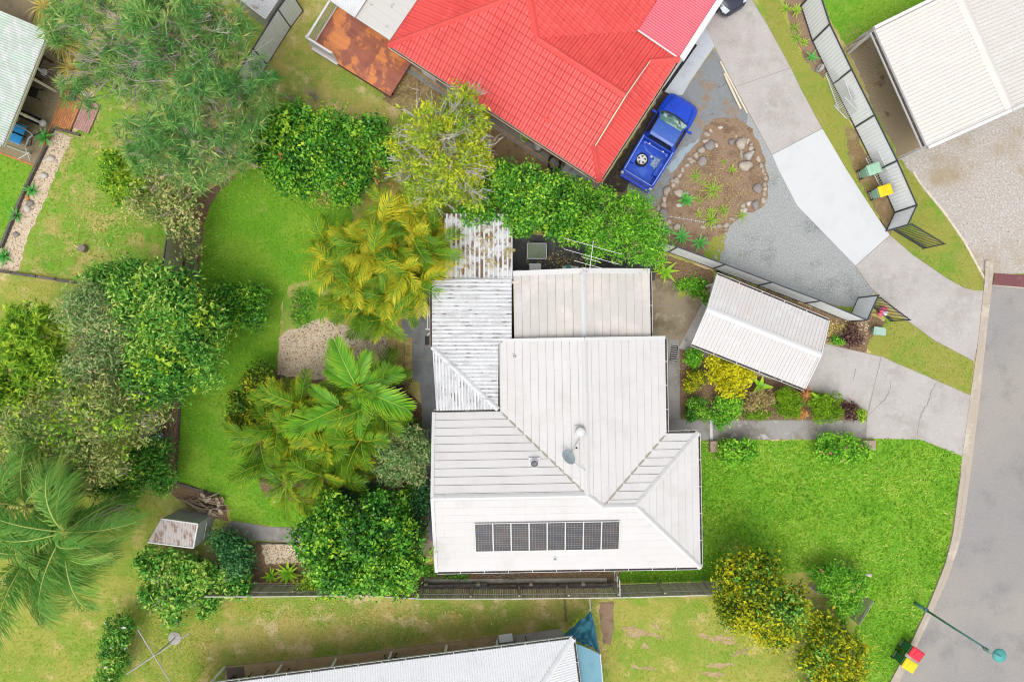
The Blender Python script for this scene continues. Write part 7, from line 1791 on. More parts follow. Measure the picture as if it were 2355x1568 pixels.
for k, off in enumerate((.26, -.30)): MB().obox(P(35, 305, .5) + en * off, .95, .46, .05, ea_, en, zz).build('pad', Mt['treadmill_blue'], tm)
MB().obox(P(35, 305, .45) - en * .02, 1.2, .08, .07, ea_, en, zz).build('beam', Mt['black'], tm)
for s in (-.55, .55): MB().obox(P(35, 305, .44) + en * s, 1.05, .04, .06, ea_, en, zz).build('side_rail', Mt['silver'], tm)
MB().tube([P(30, 285, .6), P(50, 293, .9), P(66, 303, 1.0), P(76, 312, .95)], .035, 8).build('arm', Mt['silver'], tm)
MB().tube([P(76, 312, .95), P(66, 318, .8), P(62, 330, .5), P(58, 338, .1)], .045, 8).build('column', Mt['silver'], tm)
MB().tube([P(76, 312, .95), P(88, 308, 1.0), P(94, 304, 1.0)], .035, 8).build('handle', Mt['black'], tm); MB().tube([P(74, 314, .9), P(72, 326, .8), P(70, 336, .7)], .035, 8).build('handle', Mt['black'], tm)
for p in (P(28, 300, .22), P(45, 307, .22)): MB().obox(p, .06, 1.0, .42, ea_, en, zz).build('leg', Mt['black'], tm)
xs_ = thing('drying_rack', 'white cross legged drying rack at the verandah edge', 'drying rack', P(55, 358, 0))
for a, b_ in (((38, 345, .05), (66, 352, .7)), ((66, 342, .05), (42, 366, .7)), ((58, 340, .7), (70, 372, .05)), ((42, 366, .7), (66, 352, .7))): MB().tube([P(*a), P(*b_)], .018, 6).build('bar', Mt['pvc'], xs_)
st = thing('slate_slab', 'dark slate slab leaning on the orange brick step', 'slab', P(166, 220, 0))
mb = MB(); w = [P(x, y, .16) for x, y in ((160, 224), (158, 217), (164, 202), (173, 201), (175, 230), (170, 232))]; mb.prism([(p.x, p.y) for p in w], .13, .18); mb.build('slab', layers('slate', (.07, .072, .085), [((.10, .10, .115), 4, .5, .7, 6)], rough=.7), st)
sp_ = MB(); sp_.lathe(P(195, 572, 0), [(.21, -.05), (.22, .05), (.20, .28), (.19, .30), (.02, .29)], 14); tag(sp_.build('tree_stump', Mt['bark']), 'cut grey tree stump standing in the left lawn', 'stump')
rock('garden_stone', 'white stone on the pebble bed near the brick step', 118, 366, 10, 8, 'stone_white')
rock('garden_stone', 'white angular stone high on the left pebble bed', 102, 405, 9, 8, 'stone_white')
rock('garden_stone', 'grey stone beside the orange bricks on the pebble bed', 72, 468, 9, 7, 'stone_grey')
rock('garden_stone', 'pale leaning stone with a dark shadow on the left pebble bed', 64, 480, 8, 10, 'stone_white')
rock('garden_stone', 'small dark and white stone low on the left pebble bed', 38, 540, 8, 6, 'stone_grey')
ob = MB().box(P(63, 455, .06), .16, .28, .1, R(20)).build('loose_brick', bo); tag(ob, 'loose orange brick on the left pebble bed', 'brick')

# clothes hoist
hb = P(402, 1466, 0); ht_ = P(354, 1507, 1.95); ctr = Vector((hb.x, hb.y, 1.95)); ctr = Vector((ht_.x, ht_.y, 1.95))
ch = thing('clothes_hoist', 'galvanised rotary clothes hoist with four arms on the lower left lawn', 'clothes hoist', hb)
MB().tube([hb, Vector((ctr.x, ctr.y, 1.98))], .035, 10).build('pole', Mt['steel'], ch)
MB().lathe(hb, [(.36, 0), (.36, .03), (.1, .04)], 18).build('footing', G['concrete'], ch)
ends = [P(317, 1447, 2.0), P(435, 1455, 2.0), P(392, 1568, 2.0), P(291, 1549, 2.0)]
for e in ends:
    MB().tube([ctr, e], .024, 8).build('arm', Mt['steel'], ch); MB().tube([Vector((ctr.x, ctr.y, 1.5)).lerp(hb, .1), ctr.lerp(e, .5)], .012, 6).build('stay', Mt['steel'], ch)
for k in range(1, 6):
    mb = MB(); f = .3 + .7 * k / 5
    mb.tube([ctr.lerp(e, f) for e in ends], .005, 4, closed=True); mb.build('line', Mt['steel'], ch)

# furniture on the bottom patio
gbt = thing('gas_bottle', 'pale grey gas bottle on the tan patio at the bottom', 'gas bottle', P(928, 1513, 0))
MB().lathe(P(928, 1513, .04), [(.15, 0), (.17, .05), (.17, .4), (.13, .5), (.05, .53)], 16).build('tank', Mt['dish'], gbt, smooth=True); MB().lathe(P(928, 1513, .56), [(.09, 0), (.09, .1), (.075, .1), (.075, .01)], 12).build('collar', Mt['dish'], gbt)
def chair(label, x, y, rz, mat, seat=.44):
    t = thing('chair', label, 'chair', P(x, y, .04), None, rz)
    MB().box((0, 0, seat), .5, .5, .05).build('seat', Mt[mat], t, local=True)
    MB().obox(Vector((-.26, 0, seat + .28)), .05, .5, .5).build('backrest', Mt[mat], t, local=True)
    for sx, sy in ((-1, -1), (1, -1), (1, 1), (-1, 1)): MB().box((sx * .21, sy * .21, seat / 2), .035, .035, seat).build('leg', Mt['black'], t, local=True)
    for s in (-1, 1): MB().box((0, s * .26, seat + .18), .45, .04, .03).build('armrest', Mt['black'], t, local=True)
    return t
chair('navy blue chair furthest left on the tan bottom patio', 585, 1556, R(70), 'navy')
chair('black chair second from the left on the tan bottom patio', 620, 1552, R(60), 'black')
chair('grey blue chair right of the black one on the bottom patio', 672, 1546, R(75), 'silver')
wbr = thing('black_trolley', 'black steel frame trolley half under the bottom eave', 'trolley', P(905, 1512, 0))
for a, b_ in (((884, 1505, .8), (888, 1520, .8)), ((884, 1505, .04), (884, 1505, .8)), ((912, 1500, .8), (900, 1520, .8)), ((912, 1500, .04), (912, 1500, .8)), ((886, 1518, .75), (908, 1516, .75))): MB().tube([P(*a), P(*b_)], .025, 6).build('tube', Mt['black'], wbr)
MB().box(P(899, 1518, .72), .7, .3, .05, R(8)).build('shelf', Mt['black'], wbr)
tbl = thing('patio_table', 'pale table with a maroon frame by the bottom patio wall', 'table', P(1163, 1470, 0))
MB().box(P(1163, 1466, .5), .75, .42, .04, R(8)).build('top', Mt['fence_pale'], tbl)
for x, y in ((1148, 1474), (1178, 1470)): MB().beam(P(x, y, .48), P(x, y - 14, .48), .05, .05).build('side', Mt['maroon'], tbl); MB().box(P(x, y, .25), .05, .05, .45).build('leg', Mt['maroon'], tbl)
for x, y in ((1183, 1461), (1209, 1457)): pass
rk = thing('steel_bracket', 'rusty brown steel frame on the grey bottom slab', 'frame', P(1195, 1485, 0))
for a, b_ in (((1183, 1472, .4), (1186, 1488, .4)), ((1208, 1462, .4), (1212, 1482, .4)), ((1185, 1484, .4), (1211, 1478, .4))): MB().beam(P(*a), P(*b_), .05, .05).build('bar', Mt['brown_wood'], rk)
mtm = MB().box(P(542, 1552, .06), .95, .9, .02, R(6)).build('door_mat', layers('brown_mat', (.17, .13, .11), rough=.95)); tag(mtm, 'brown square mat at the left end of the bottom patio', 'mat')
bkt = thing('bucket', 'dark round bucket standing on the brown mat', 'bucket', P(537, 1557, .07))
MB().lathe(P(537, 1557, .07), [(.12, 0), (.16, .30), (.17, .30), (.17, .32), (.14, .32), (.11, .03)], 16).build('pail', Mt['dark_steel'], bkt)
MB().tube([P(533, 1557, .39), P(537, 1562, .40), P(541, 1557, .39)], .008, 5).build('handle', Mt['steel'], bkt)
# shade cloth
sc_ = thing('shade_cloth', 'crumpled teal shade cloth hanging over the right end of the bottom house', 'shade cloth', P(1350, 1450, 0))
grid = [[(1357, 1404, 1.6), (1360, 1410, 1.7), (1364, 1425, 1.7), (1368, 1440, 1.6), (1377, 1502, 1.9)], [(1350, 1414, 1.5), (1355, 1425, 1.8), (1356, 1440, 1.5), (1360, 1460, 1.7), (1372, 1496, 2.1)], [(1335, 1424, 1.5), (1345, 1436, 1.75), (1346, 1452, 1.6), (1350, 1470, 1.9), (1362, 1488, 2.1)], [(1318, 1440, 1.6), (1330, 1446, 1.8), (1336, 1458, 1.75), (1342, 1472, 2.0), (1348, 1482, 2.15)], [(1290, 1463, 2.1), (1305, 1462, 2.2), (1318, 1466, 2.2), (1328, 1472, 2.2), (1334, 1478, 2.25)]]
V = []; F = []; nu = nv = 24
for i in range(nu + 1):
    for j in range(nv + 1):
        fi = i / nu * 4; fj = j / nv * 4; a = min(int(fi), 3); b_ = min(int(fj), 3); ta2 = fi - a; tb2 = fj - b_
        def g4(a, b_): return P(*grid[a][b_])
        p = g4(a, b_).lerp(g4(a + 1, b_), ta2).lerp(g4(a, b_ + 1).lerp(g4(a + 1, b_ + 1), ta2), tb2)
        p = p + zz * (.05 * math.sin(fi * 5 + fj * 2) + .05 * math.sin(fj * 6 - fi * 3)); V.append(p)
F = [(i * (nv + 1) + j, i * (nv + 1) + j + 1, (i + 1) * (nv + 1) + j + 1, (i + 1) * (nv + 1) + j) for i in range(nu) for j in range(nv)]
mb = MB(); mb.add(V, F); mb.build('cloth', Mt['shade_dark'], sc_, smooth=True)
MB().cyl(P(1357, 1402, 0), P(1357, 1402, 1.7), .04).build('pole', Mt['steel'], sc_); MB().tube([P(1357, 1402, 1.68), P(1356, 1375, 1.68)], .03, 6).build('rail', Mt['steel'], sc_)
ss = thing('shade_sheet', 'flat faded blue shade sheet stretched beside the bottom roof', 'shade sheet', P(1352, 1540, 0))
q = [P(1322, 1478, 2.2), P(1380, 1504, 1.9), P(1392, 1640, 1.9), P(1340, 1640, 2.2)]
V = []; 
for i in range(13):
    for j in range(9):
        p = q[0].lerp(q[1], j / 8).lerp(q[3].lerp(q[2], j / 8), i / 12) + zz * (-.08 * math.sin(math.pi * j / 8) + .012 * math.sin(i * 2.1 + j)); V.append(p)
mb = MB(); mb.add(V, [(i * 9 + j, i * 9 + j + 1, (i + 1) * 9 + j + 1, (i + 1) * 9 + j) for i in range(12) for j in range(8)]); mb.build('sheet', Mt['shade_pale'], ss, smooth=True)
MB().tube([q[1], q[2]], .03, 8).build('edge_pole', Mt['white'], ss)
for p in (q[1], q[2]): MB().cyl(Vector((p.x, p.y, 0)), p, .035).build('post', Mt['white'], ss)
# frond pile by the shed, and litter by the fence
fpile = thing('dry_frond_pile', 'pile of dry grey palm fronds and husks behind the shed', 'debris pile', P(465, 1165, 0))
for i in range(34):
    x0, y0 = rng.uniform(408, 470), rng.uniform(1142, 1180); a = rng.normal(.15, .25); L = rng.uniform(25, 75)
    z = rng.uniform(.05, .45); pts = [P(x0 + L * t * math.cos(a), y0 + L * t * math.sin(a) + 5 * math.sin(t * 3), z + .06 * math.sin(3 * t)) for t in (0, .33, .66, 1)]
    MB().tube(pts, [.02, .035, .03, .008], 5).build('frond_stalk', Mt['dead_frond'], fpile)
for i in range(12):
    x0, y0 = rng.uniform(470, 515), rng.uniform(1140, 1185); a = rng.uniform(0, 6.28); d = Vector((math.cos(a), math.sin(a), .2)); n_ = Vector((-math.sin(a), math.cos(a), 0)); p = P(x0, y0, rng.uniform(.15, .5)); L = rng.uniform(.3, .55)
    mb = MB(); rings = [[p + d * (L * t) + n_ * (w * s) + zz * (.06 * abs(s)) for s in (-1, -.4, .4, 1)] + [p + d * (L * t) + n_ * (w * s) + zz * (.06 * abs(s) - .02) for s in (1, .4, -.4, -1)] for t, w in ((0, .03), (.3, .09), (.7, .10), (1, .02))]; mb.loft(rings); mb.build('husk', Mt['dead_frond'], fpile)
fl = thing('fallen_frond', 'dry brown palm frond lying between the house and the fence', 'frond', P(1175, 1322, 0))
for i in range(26):
    x0 = rng.uniform(1120, 1215); MB().tube([P(x0, 1322 + rng.normal(0, 3), .05), P(x0 + rng.uniform(-25, 25), 1326 + rng.normal(0, 5), .12), P(x0 + rng.uniform(-40, 40), 1328 + rng.normal(0, 6), .04)], .012, 4).build('leaflet', Mt['dead_frond'], fl)
# netting and bits in the left bed
nt_ = thing('wire_netting', 'wavy line of pale netting wires beside the tan fence', 'netting', P(440, 590, 0))
for k in range(9):
    x = 430 + k * 3.0; pts = [P(x + 2.5 * math.sin(t * .09 + k * .2) + (t - 600) * -.04, t, .15 + .05 * k) for t in range(545, 672, 6)]
    MB().tube(pts, .009, 4).build('wire', Mt['bin_faded'], nt_)
n2 = thing('wire_netting', 'wavy line of rusty netting wires at the lower left bed', 'netting', P(395, 980, 0))
for k in range(9):
    x = 383 + k * 3.0; MB().tube([P(x + 2.0 * math.sin(t * .12 + k * .3) + (t - 960) * -.08, t, .15 + .05 * k) for t in range(950, 1018, 5)], .009, 4).build('wire', Mt['dead_frond'], n2)
tk = thing('corrugated_drum', 'small blue grey ribbed drum lying in the lower left bed', 'drum', P(360, 1005, 0))
qa, qb = P(352, 1010, .18), P(373, 1000, .18)
MB().tube([qa.lerp(qb, t / 12) for t in range(13)], [.15 if t % 2 else .165 for t in range(13)], 14).build('drum', layers('blue_grey_plastic', (.20, .30, .38), rough=.5), tk)
gl_ = thing('garden_lamp', 'white round garden light on the back lawn by the palms', 'light', P(632, 1151, 0))
MB().cyl(P(632, 1151, 0), P(632, 1151, .35), .012, n=6).build('stake', Mt['steel'], gl_); MB().lathe(P(632, 1151, .35), [(.04, 0), (.09, .04), (.09, .07), (.02, .10)], 12).build('globe', Mt['pvc'], gl_)
gnm = rock('tap_box', 'grey plastic tap box cover in the front lawn', 1997, 1321, 7, 5, 'stone_white', cat='cover')
# ------------------------------------------------------------------ hedges and trees
HK = dict(per=22, clump=.17, aspect=.6, up=.5, inner=.05, lump=.10, sub=(26, .24))
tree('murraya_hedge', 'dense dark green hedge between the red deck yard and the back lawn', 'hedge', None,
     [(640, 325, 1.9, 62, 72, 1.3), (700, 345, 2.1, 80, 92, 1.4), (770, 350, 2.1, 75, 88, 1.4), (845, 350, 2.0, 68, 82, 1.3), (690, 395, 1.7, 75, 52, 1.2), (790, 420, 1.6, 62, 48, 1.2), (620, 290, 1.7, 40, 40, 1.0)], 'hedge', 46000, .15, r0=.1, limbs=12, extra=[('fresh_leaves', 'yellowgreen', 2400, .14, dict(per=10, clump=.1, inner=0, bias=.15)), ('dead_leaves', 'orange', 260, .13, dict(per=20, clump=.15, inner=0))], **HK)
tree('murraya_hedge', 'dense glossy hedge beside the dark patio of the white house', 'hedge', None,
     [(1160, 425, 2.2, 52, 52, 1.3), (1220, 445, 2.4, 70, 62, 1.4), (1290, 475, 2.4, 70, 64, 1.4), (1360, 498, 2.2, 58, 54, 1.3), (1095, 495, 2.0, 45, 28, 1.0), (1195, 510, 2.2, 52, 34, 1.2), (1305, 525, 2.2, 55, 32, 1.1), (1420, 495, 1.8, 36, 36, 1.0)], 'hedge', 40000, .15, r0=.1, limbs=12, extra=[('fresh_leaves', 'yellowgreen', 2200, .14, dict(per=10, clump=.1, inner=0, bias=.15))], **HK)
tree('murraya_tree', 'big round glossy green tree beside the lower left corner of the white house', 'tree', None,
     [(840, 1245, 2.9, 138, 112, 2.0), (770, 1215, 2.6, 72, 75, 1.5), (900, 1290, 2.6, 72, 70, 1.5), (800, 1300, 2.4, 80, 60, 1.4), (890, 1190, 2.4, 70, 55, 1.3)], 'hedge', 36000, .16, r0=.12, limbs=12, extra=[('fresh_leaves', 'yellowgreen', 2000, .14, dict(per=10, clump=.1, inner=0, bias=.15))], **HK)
tree('low_shrub', 'low yellow green bush under the big round tree by the fence', 'shrub', None, [(722, 1340, .8, 36, 26, .7), (750, 1352, .7, 30, 16, .6)], 'yellowgreen', 3800, .1, r0=.03, limbs=4)
tree('dark_shrub', 'dark blue green shrub behind the yucca beside the house wall', 'shrub', None, [(955, 1180, 1.3, 28, 45, 1.0), (975, 1130, 1.2, 14, 26, .8), (935, 1235, 1.2, 35, 20, .8)], 'bluegreen', 7000, .11, r0=.04, limbs=5)
tree('dark_shrub', 'dark blue green shrub at the lower edge of the teal slab', 'shrub', None, [(795, 1140, 1.2, 40, 20, .8), (845, 1132, 1.1, 30, 16, .7)], 'bluegreen', 4200, .11, r0=.03, limbs=4)
# fine needled trees at the top left
NK_ = dict(per=40, clump=.3, aspect=.07, up=.35, inner=.25, lump=.22, jit=1.0, radial=True, sub=(14, .3))
tree('she_oak', 'tall wispy needle leaved tree with grey twigs at the top left', 'tree', (330, 190),
     [(300, 60, 6.5, 140, 85, 1.6), (420, 60, 7.0, 130, 90, 1.8), (270, 170, 5.5, 110, 85, 1.3), (420, 180, 6.5, 130, 110, 1.8), (520, 150, 6.0, 95, 110, 1.6), (180, 60, 4.5, 60, 70, 1.2)], 'needle', 34000, .36, bark='bark_twig', r0=.2, limbs=46, twigs=6, bare=230, bare_r=.024, hubz=.6, rl=.22, reach=1.0, tw=.3, **NK_)
tree('she_oak', 'lower wispy needle leaved tree spreading over the tan fence', 'tree', (430, 330),
     [(400, 320, 4.8, 95, 85, 1.2), (500, 300, 5.0, 95, 100, 1.3), (545, 360, 4.4, 60, 60, 1.1), (440, 400, 4.2, 75, 50, 1.0), (590, 240, 4.6, 45, 60, 1.1), (330, 330, 4.0, 60, 60, .9)], 'needle', 18000, .34, bark='bark_twig', r0=.14, limbs=34, twigs=6, bare=130, bare_r=.022, hubz=.6, rl=.24, reach=1.0, tw=.3, **NK_)
tree('leafy_shrub', 'bright yellow green leafy bush over the left lawn', 'shrub', None, [(285, 395, 1.6, 55, 45, .9), (300, 440, 1.3, 45, 40, .7)], 'yellowgreen', 6500, .15, r0=.04, limbs=6, per=10, clump=.14)
tree('sparse_shrub', 'sparse olive bush hanging over the tan steel fence', 'shrub', None, [(350, 470, 1.8, 55, 45, .8), (420, 480, 2.0, 55, 60, .9), (440, 560, 1.4, 24, 40, .6), (380, 420, 1.8, 60, 40, .8)], 'olive', 5200, .15, bark='bark_twig', r0=.05, limbs=16, twigs=5, bare=40, per=8, clump=.15, inner=.4)
tree('leafy_shrub', 'dark bushy shrub on the back lawn beside the left trees', 'shrub', None, [(550, 708, 1.3, 68, 58, 1.1), (520, 690, 1.1, 45, 40, .9), (590, 695, 1.0, 35, 38, .8)], 'hedge', 11000, .16, r0=.06, limbs=8, per=10, clump=.16, aspect=.35)
# left trees
tree('broad_tree', 'big dark green tree overhanging the back lawn at the left', 'tree', None,
     [(400, 720, 4.5, 92, 90, 1.8), (430, 810, 4.2, 85, 95, 1.7), (350, 850, 4.0, 75, 75, 1.5), (330, 680, 4.4, 60, 60, 1.4), (470, 740, 3.6, 45, 50, 1.2), (380, 890, 3.4, 50, 40, 1.1)], 'dark', 34000, .19, r0=.18, limbs=16, extra=[('fresh_leaves', 'yellowgreen', 2600, .17, dict(per=10, clump=.1, inner=0, bias=.15))], per=34, clump=.27, aspect=.32, inner=.12, lump=.16)
tree('dark_tree', 'small dark green tree in front of the left lawn sleepers', 'tree', None, [(270, 650, 3.2, 62, 42, 1.1), (320, 640, 3.4, 45, 38, 1.1)], 'dark', 9000, .18, r0=.09, limbs=8, aspect=.35, per=30, clump=.24)
tree('grey_tree', 'grey green fine leaved tree between the two darker left trees', 'tree', None, [(250, 740, 4.6, 78, 85, 1.5), (240, 830, 4.2, 65, 55, 1.3)], 'grey', 17000, .15, r0=.12, limbs=14, twigs=4, bare=40, aspect=.3, per=30, clump=.27, inner=.2)
tree('whorled_tree', 'yellow green whorled leaf tree at the left edge', 'tree', None, [(90, 770, 4.2, 85, 72, 1.4), (30, 840, 3.8, 80, 70, 1.2), (130, 850, 3.6, 60, 60, 1.1), (50, 910, 3.4, 75, 40, 1.0)], 'yellowgreen', 20000, .26, r0=.13, limbs=12, aspect=.2, per=16, clump=.13, inner=.12, up=.35, radial=True)
tree('sparse_gum', 'sparse olive gum tree with bare twigs at the left', 'tree', (200, 1010), [(150, 960, 5.0, 130, 75, 1.3), (260, 950, 5.0, 110, 70, 1.3), (80, 1050, 4.6, 100, 80, 1.2), (20, 970, 4.2, 70, 60, 1.0), (200, 1060, 4.8, 110, 70, 1.2), (330, 930, 4.2, 60, 50, 1.0)], 'olive', 19000, .17, bark='bark_twig', r0=.16, limbs=34, twigs=5, bare=120, bare_r=.02, extra=[('fresh_leaves', 'yellowgreen', 4500, .16, dict(per=20, clump=.22, inner=.3))], aspect=.3, per=20, clump=.26, inner=.35, rl=.2)
tree('dark_shrub', 'dark green shrub in the mulch corner left of the back lawn', 'shrub', None, [(320, 1075, 2.0, 60, 45, 1.0), (265, 1110, 1.8, 50, 35, .9), (370, 1040, 1.5, 35, 35, .7), (380, 1100, 1.2, 25, 30, .6)], 'dark', 12000, .16, r0=.06, limbs=8, aspect=.35, per=9, clump=.17)
# silky oak and the sprawling tree
tree('silky_oak', 'yellow green tree with silver branches beside the red roof', 'tree', (1020, 380),
     [(990, 300, 5.6, 82, 80, 1.6), (1060, 290, 5.2, 70, 75, 1.4), (950, 370, 4.8, 62, 75, 1.3), (1040, 390, 5.2, 85, 70, 1.5), (1000, 450, 4.4, 70, 40, 1.1), (1100, 350, 4.6, 48, 60, 1.2), (1070, 225, 4.8, 45, 40, 1.0), (1080, 440, 4.0, 45, 45, 1.0)], 'silky', 15000, .17, bark='bark_pale', r0=.15, limbs=40, twigs=7, hubz=.85, bare=150, bare_r=.026, aspect=.32, per=14, clump=.13, inner=.3, reach=1.05, rl=.34, lump=.2, sub=(16, .2))
tree('sprawling_tree', 'bright green tree with tan branches above the television aerial', 'tree', (1400, 560),
     [(1400, 522, 3.6, 62, 46, 1.0), (1460, 515, 3.6, 54, 48, 1.0), (1490, 560, 3.2, 45, 50, .9), (1435, 572, 3.0, 46, 34, .9), (1372, 575, 2.8, 26, 24, .7), (1497, 592, 2.6, 26, 26, .7), (1455, 470, 3.6, 38, 26, .6), (1390, 450, 3.4, 16, 20, .5)], 'bright', 13000, .16, bark='bark_tan', r0=.09, limbs=26, twigs=4, bare=50, bare_r=.022, hubz=.8, aspect=.3, per=12, clump=.17, inner=.35, rl=.34, lump=.2)
tree('bare_shrub', 'leafless grey twig shrub in the deck yard', 'shrub', None, [(715, 215, .9, 28, 30, .7)], 'dry', 120, .08, bark='bark_twig', r0=.04, limbs=16, twigs=6, rl=.4)
tree('bare_shrub', 'leafless grey twig shrub beside the needle leaved tree', 'shrub', None, [(665, 222, .8, 30, 20, .6)], 'dry', 160, .08, bark='bark_twig', r0=.035, limbs=14, twigs=6, rl=.4)
# garden behind the house
tree('variegated_shrub', 'dark and gold variegated shrub left of the lower palms', 'shrub', None, [(600, 880, 1.2, 38, 38, .9), (580, 930, 1.0, 42, 42, .8), (555, 975, .8, 28, 40, .6)], 'yellowtree', 7600, .14, r0=.05, limbs=6, per=14, clump=.15, bias=-.15)
tree('grey_shrub', 'rounded grey green shrub against the white house wall', 'shrub', None, [(925, 1045, 2.2, 62, 62, 1.2), (900, 1080, 2.0, 40, 35, 1.0), (955, 1020, 2.0, 38, 40, 1.0)], 'grey', 14000, .15, r0=.07, limbs=8, aspect=.28, per=12, clump=.13, inner=.15)
for lab, x, y, lf, rr in (('purple and gold croton beside the yellow pavers', 915, 880, 'purple', 20), ('purple croton with pink tips by the grey concrete edge', 925, 940, 'purple', 20), ('dark shrub at the corner of the grey concrete', 940, 985, 'dark', 22)):
    shrub('croton', lab, None, [(x, y, .6, rr, rr, .5)], lf, 1500, .13, aspect=.35)
tree('blue_shrub', 'blue green shrub beside the grey garden shed', 'shrub', None, [(535, 1255, .9, 34, 26, .6), (550, 1295, .9, 40, 26, .6), (510, 1235, .8, 22, 18, .5)], 'bluegreen', 6500, .13, r0=.04, limbs=6)
tree('vine_thicket', 'tangled leafy vine covering the shed front and paling fence', 'vine', None,
     [(400, 1320, 1.3, 70, 42, .9), (470, 1320, 1.2, 60, 38, .8), (540, 1340, 1.1, 50, 28, .7), (360, 1370, 1.2, 45, 35, .8), (420, 1370, 1.3, 55, 30, .7), (350, 1290, 1.3, 35, 35, .8), (480, 1380, 1.0, 25, 35, .6), (400, 1410, .9, 30, 25, .5)], 'dark', 15000, .19, bark='bark_twig', r0=.05, limbs=22, twigs=4, bare=50, aspect=.5, per=8, clump=.16, inner=.3, bias=.08, sub=(10, .24))
tree('flowering_hedge', 'narrow dark hedge with white flowers beside the clothes hoist', 'hedge', None, [(275, 1450, 1.1, 34, 45, .8), (262, 1510, 1.1, 30, 50, .8), (255, 1560, 1.0, 28, 30, .7)], 'dark', 10500, .11, r0=.05, limbs=8, per=10, clump=.1, extra=[('flowers', 'whiteflower', 40, .14, dict(per=2, clump=.05, inner=0, up=1.5))])
# right side
tree('yellow_tree', 'yellow and dark green tree at the right end of the timber fence', 'tree', None,
     [(1735, 1335, 2.7, 78, 58, 1.4), (1755, 1400, 2.7, 80, 58, 1.4), (1690, 1380, 2.4, 46, 52, 1.1), (1815, 1385, 2.5, 46, 55, 1.1), (1785, 1440, 2.2, 50, 34, 1.0), (1700, 1310, 2.4, 48, 40, 1.0)], 'yellowtree', 24000, .15, r0=.12, limbs=12, extra=[('green_leaves', 'dark', 5000, .15, dict(per=26, clump=.2, inner=.1))], per=26, clump=.22, inner=.12)
tree('yellow_bush', 'yellow green bush at the bottom edge right of the yellow tree', 'shrub', None, [(1890, 1455, 1.7, 40, 34, .9), (1935, 1490, 1.6, 42, 44, .9), (1890, 1510, 1.7, 55, 40, 1.0), (1950, 1550, 1.4, 40, 40, .8), (1900, 1570, 1.4, 45, 40, .8)], 'yellowtree', 14000, .16, r0=.07, limbs=12, twigs=4, bare=30, per=22, clump=.22, inner=.2, extra=[('green_leaves', 'dark', 3000, .15, dict(per=22, clump=.2, inner=.1))])
tree('rose_thicket', 'green rose thicket with coral flowers in the lower right bed', 'shrub', None, [(1905, 1325, .9, 48, 32, .7), (1940, 1345, .9, 48, 34, .7), (1930, 1395, .8, 38, 34, .6)], 'bright', 9500, .12, r0=.04, limbs=8, per=9, clump=.11, extra=[('flowers', 'pinkflower', 60, .16, dict(per=3, clump=.06, inner=0, up=1.5))])
FR = dict(extra=[('flowers', 'pinkflower', 26, .17, dict(per=2, clump=.05, inner=0, up=1.5))])
tree('rose_bush', 'rose bush with pink flowers by the house corner and path', 'shrub', None, [(1690, 1035, .6, 48, 28, .5), (1665, 1040, .5, 26, 24, .4)], 'bright', 4200, .14, r0=.03, limbs=5, per=9, clump=.1, bias=.08, **FR)
tree('rose_bush', 'rose bush beside the sandstone blocks near the driveway', 'shrub', None, [(1910, 1030, .6, 42, 28, .5), (1950, 1035, .6, 38, 30, .5)], 'bright', 4600, .14, r0=.03, limbs=5, per=9, clump=.1, bias=.05, **FR)
# front garden
tree('gold_shrub', 'round golden yellow shrub under the small white carport', 'shrub', None, [(1682, 862, 1.0, 52, 46, .9), (1660, 835, .8, 34, 34, .7)], 'gold', 9500, .13, r0=.05, limbs=6, per=10, clump=.1, inner=.1, bias=.12)
BX = dict(per=10, clump=.06, inner=.05, lump=.04)
shrub('clipped_shrub', 'smooth clipped green dome shrub in the middle of the front bed', None, [(1805, 928, .55, 38, 40, .6)], 'box', 9000, .075, **BX)
shrub('clipped_shrub', 'wide olive green mound shrub at the street end of the front bed', None, [(1900, 935, .5, 42, 34, .5), (1885, 930, .5, 30, 30, .48)], 'box', 9000, .075, **BX)
shrub('clipped_shrub', 'clipped green shrub at the house end of the front bed', None, [(1600, 938, .5, 28, 32, .5)], 'hedge', 5500, .08, **BX)
shrub('clipped_shrub', 'low dark green mound between the dry twigs and the path', None, [(1737, 952, .35, 30, 14, .35)], 'box', 2600, .075, **BX)
shrub('variegated_shrub', 'variegated cream and green shrub beside the side path', None, [(1592, 878, .6, 24, 28, .55)], 'yellowtree', 3400, .1, per=8, clump=.08)
shrub('leafy_shrub', 'small bright green bush by the drain grate', None, [(1593, 822, .45, 22, 20, .4)], 'bright', 1900, .12, per=8, clump=.09)
shrub('flowering_shrub', 'grey green shrub with pink flowers spilling over the front path', None, [(1660, 945, .5, 34, 30, .45), (1675, 925, .5, 26, 24, .4)], 'bright', 4600, .12, per=8, clump=.1, extra=[('flowers', 'pinkflower', 60, .08, dict(per=3, clump=.06, inner=0, up=1.5))])
shrub('dry_shrub', 'dry brown twiggy shrub in the middle of the front bed', None, [(1745, 925, .5, 36, 24, .4)], 'dry', 1600, .12, bark='bark_twig', per=6, clump=.12)
shrub('orange_plant', 'orange leaved plant beside the carport corner in the front bed', None, [(1849, 905, .3, 11, 18, .3)], 'orange', 800, .1, per=7, clump=.06)
shrub('orange_plant', 'orange leaved plant between the two mounds on the path edge', None, [(1841, 948, .3, 10, 14, .3)], 'orange', 700, .1, per=7, clump=.06)
shrub('purple_plant', 'purple and orange groundcover at the street tip of the front bed', None, [(1952, 945, .2, 20, 22, .2)], 'purple', 1100, .1, per=7, clump=.08)
shrub('yellow_groundcover', 'yellow green groundcover at the driveway corner of the front bed', None, [(1972, 955, .2, 18, 14, .2)], 'yellowgreen', 900, .1, per=7, clump=.08)
shrub('purple_plant', 'dark purple leaved plant beside the carport street end', None, [(1958, 775, .35, 22, 24, .3)], 'purple', 1500, .12, per=7, clump=.1)
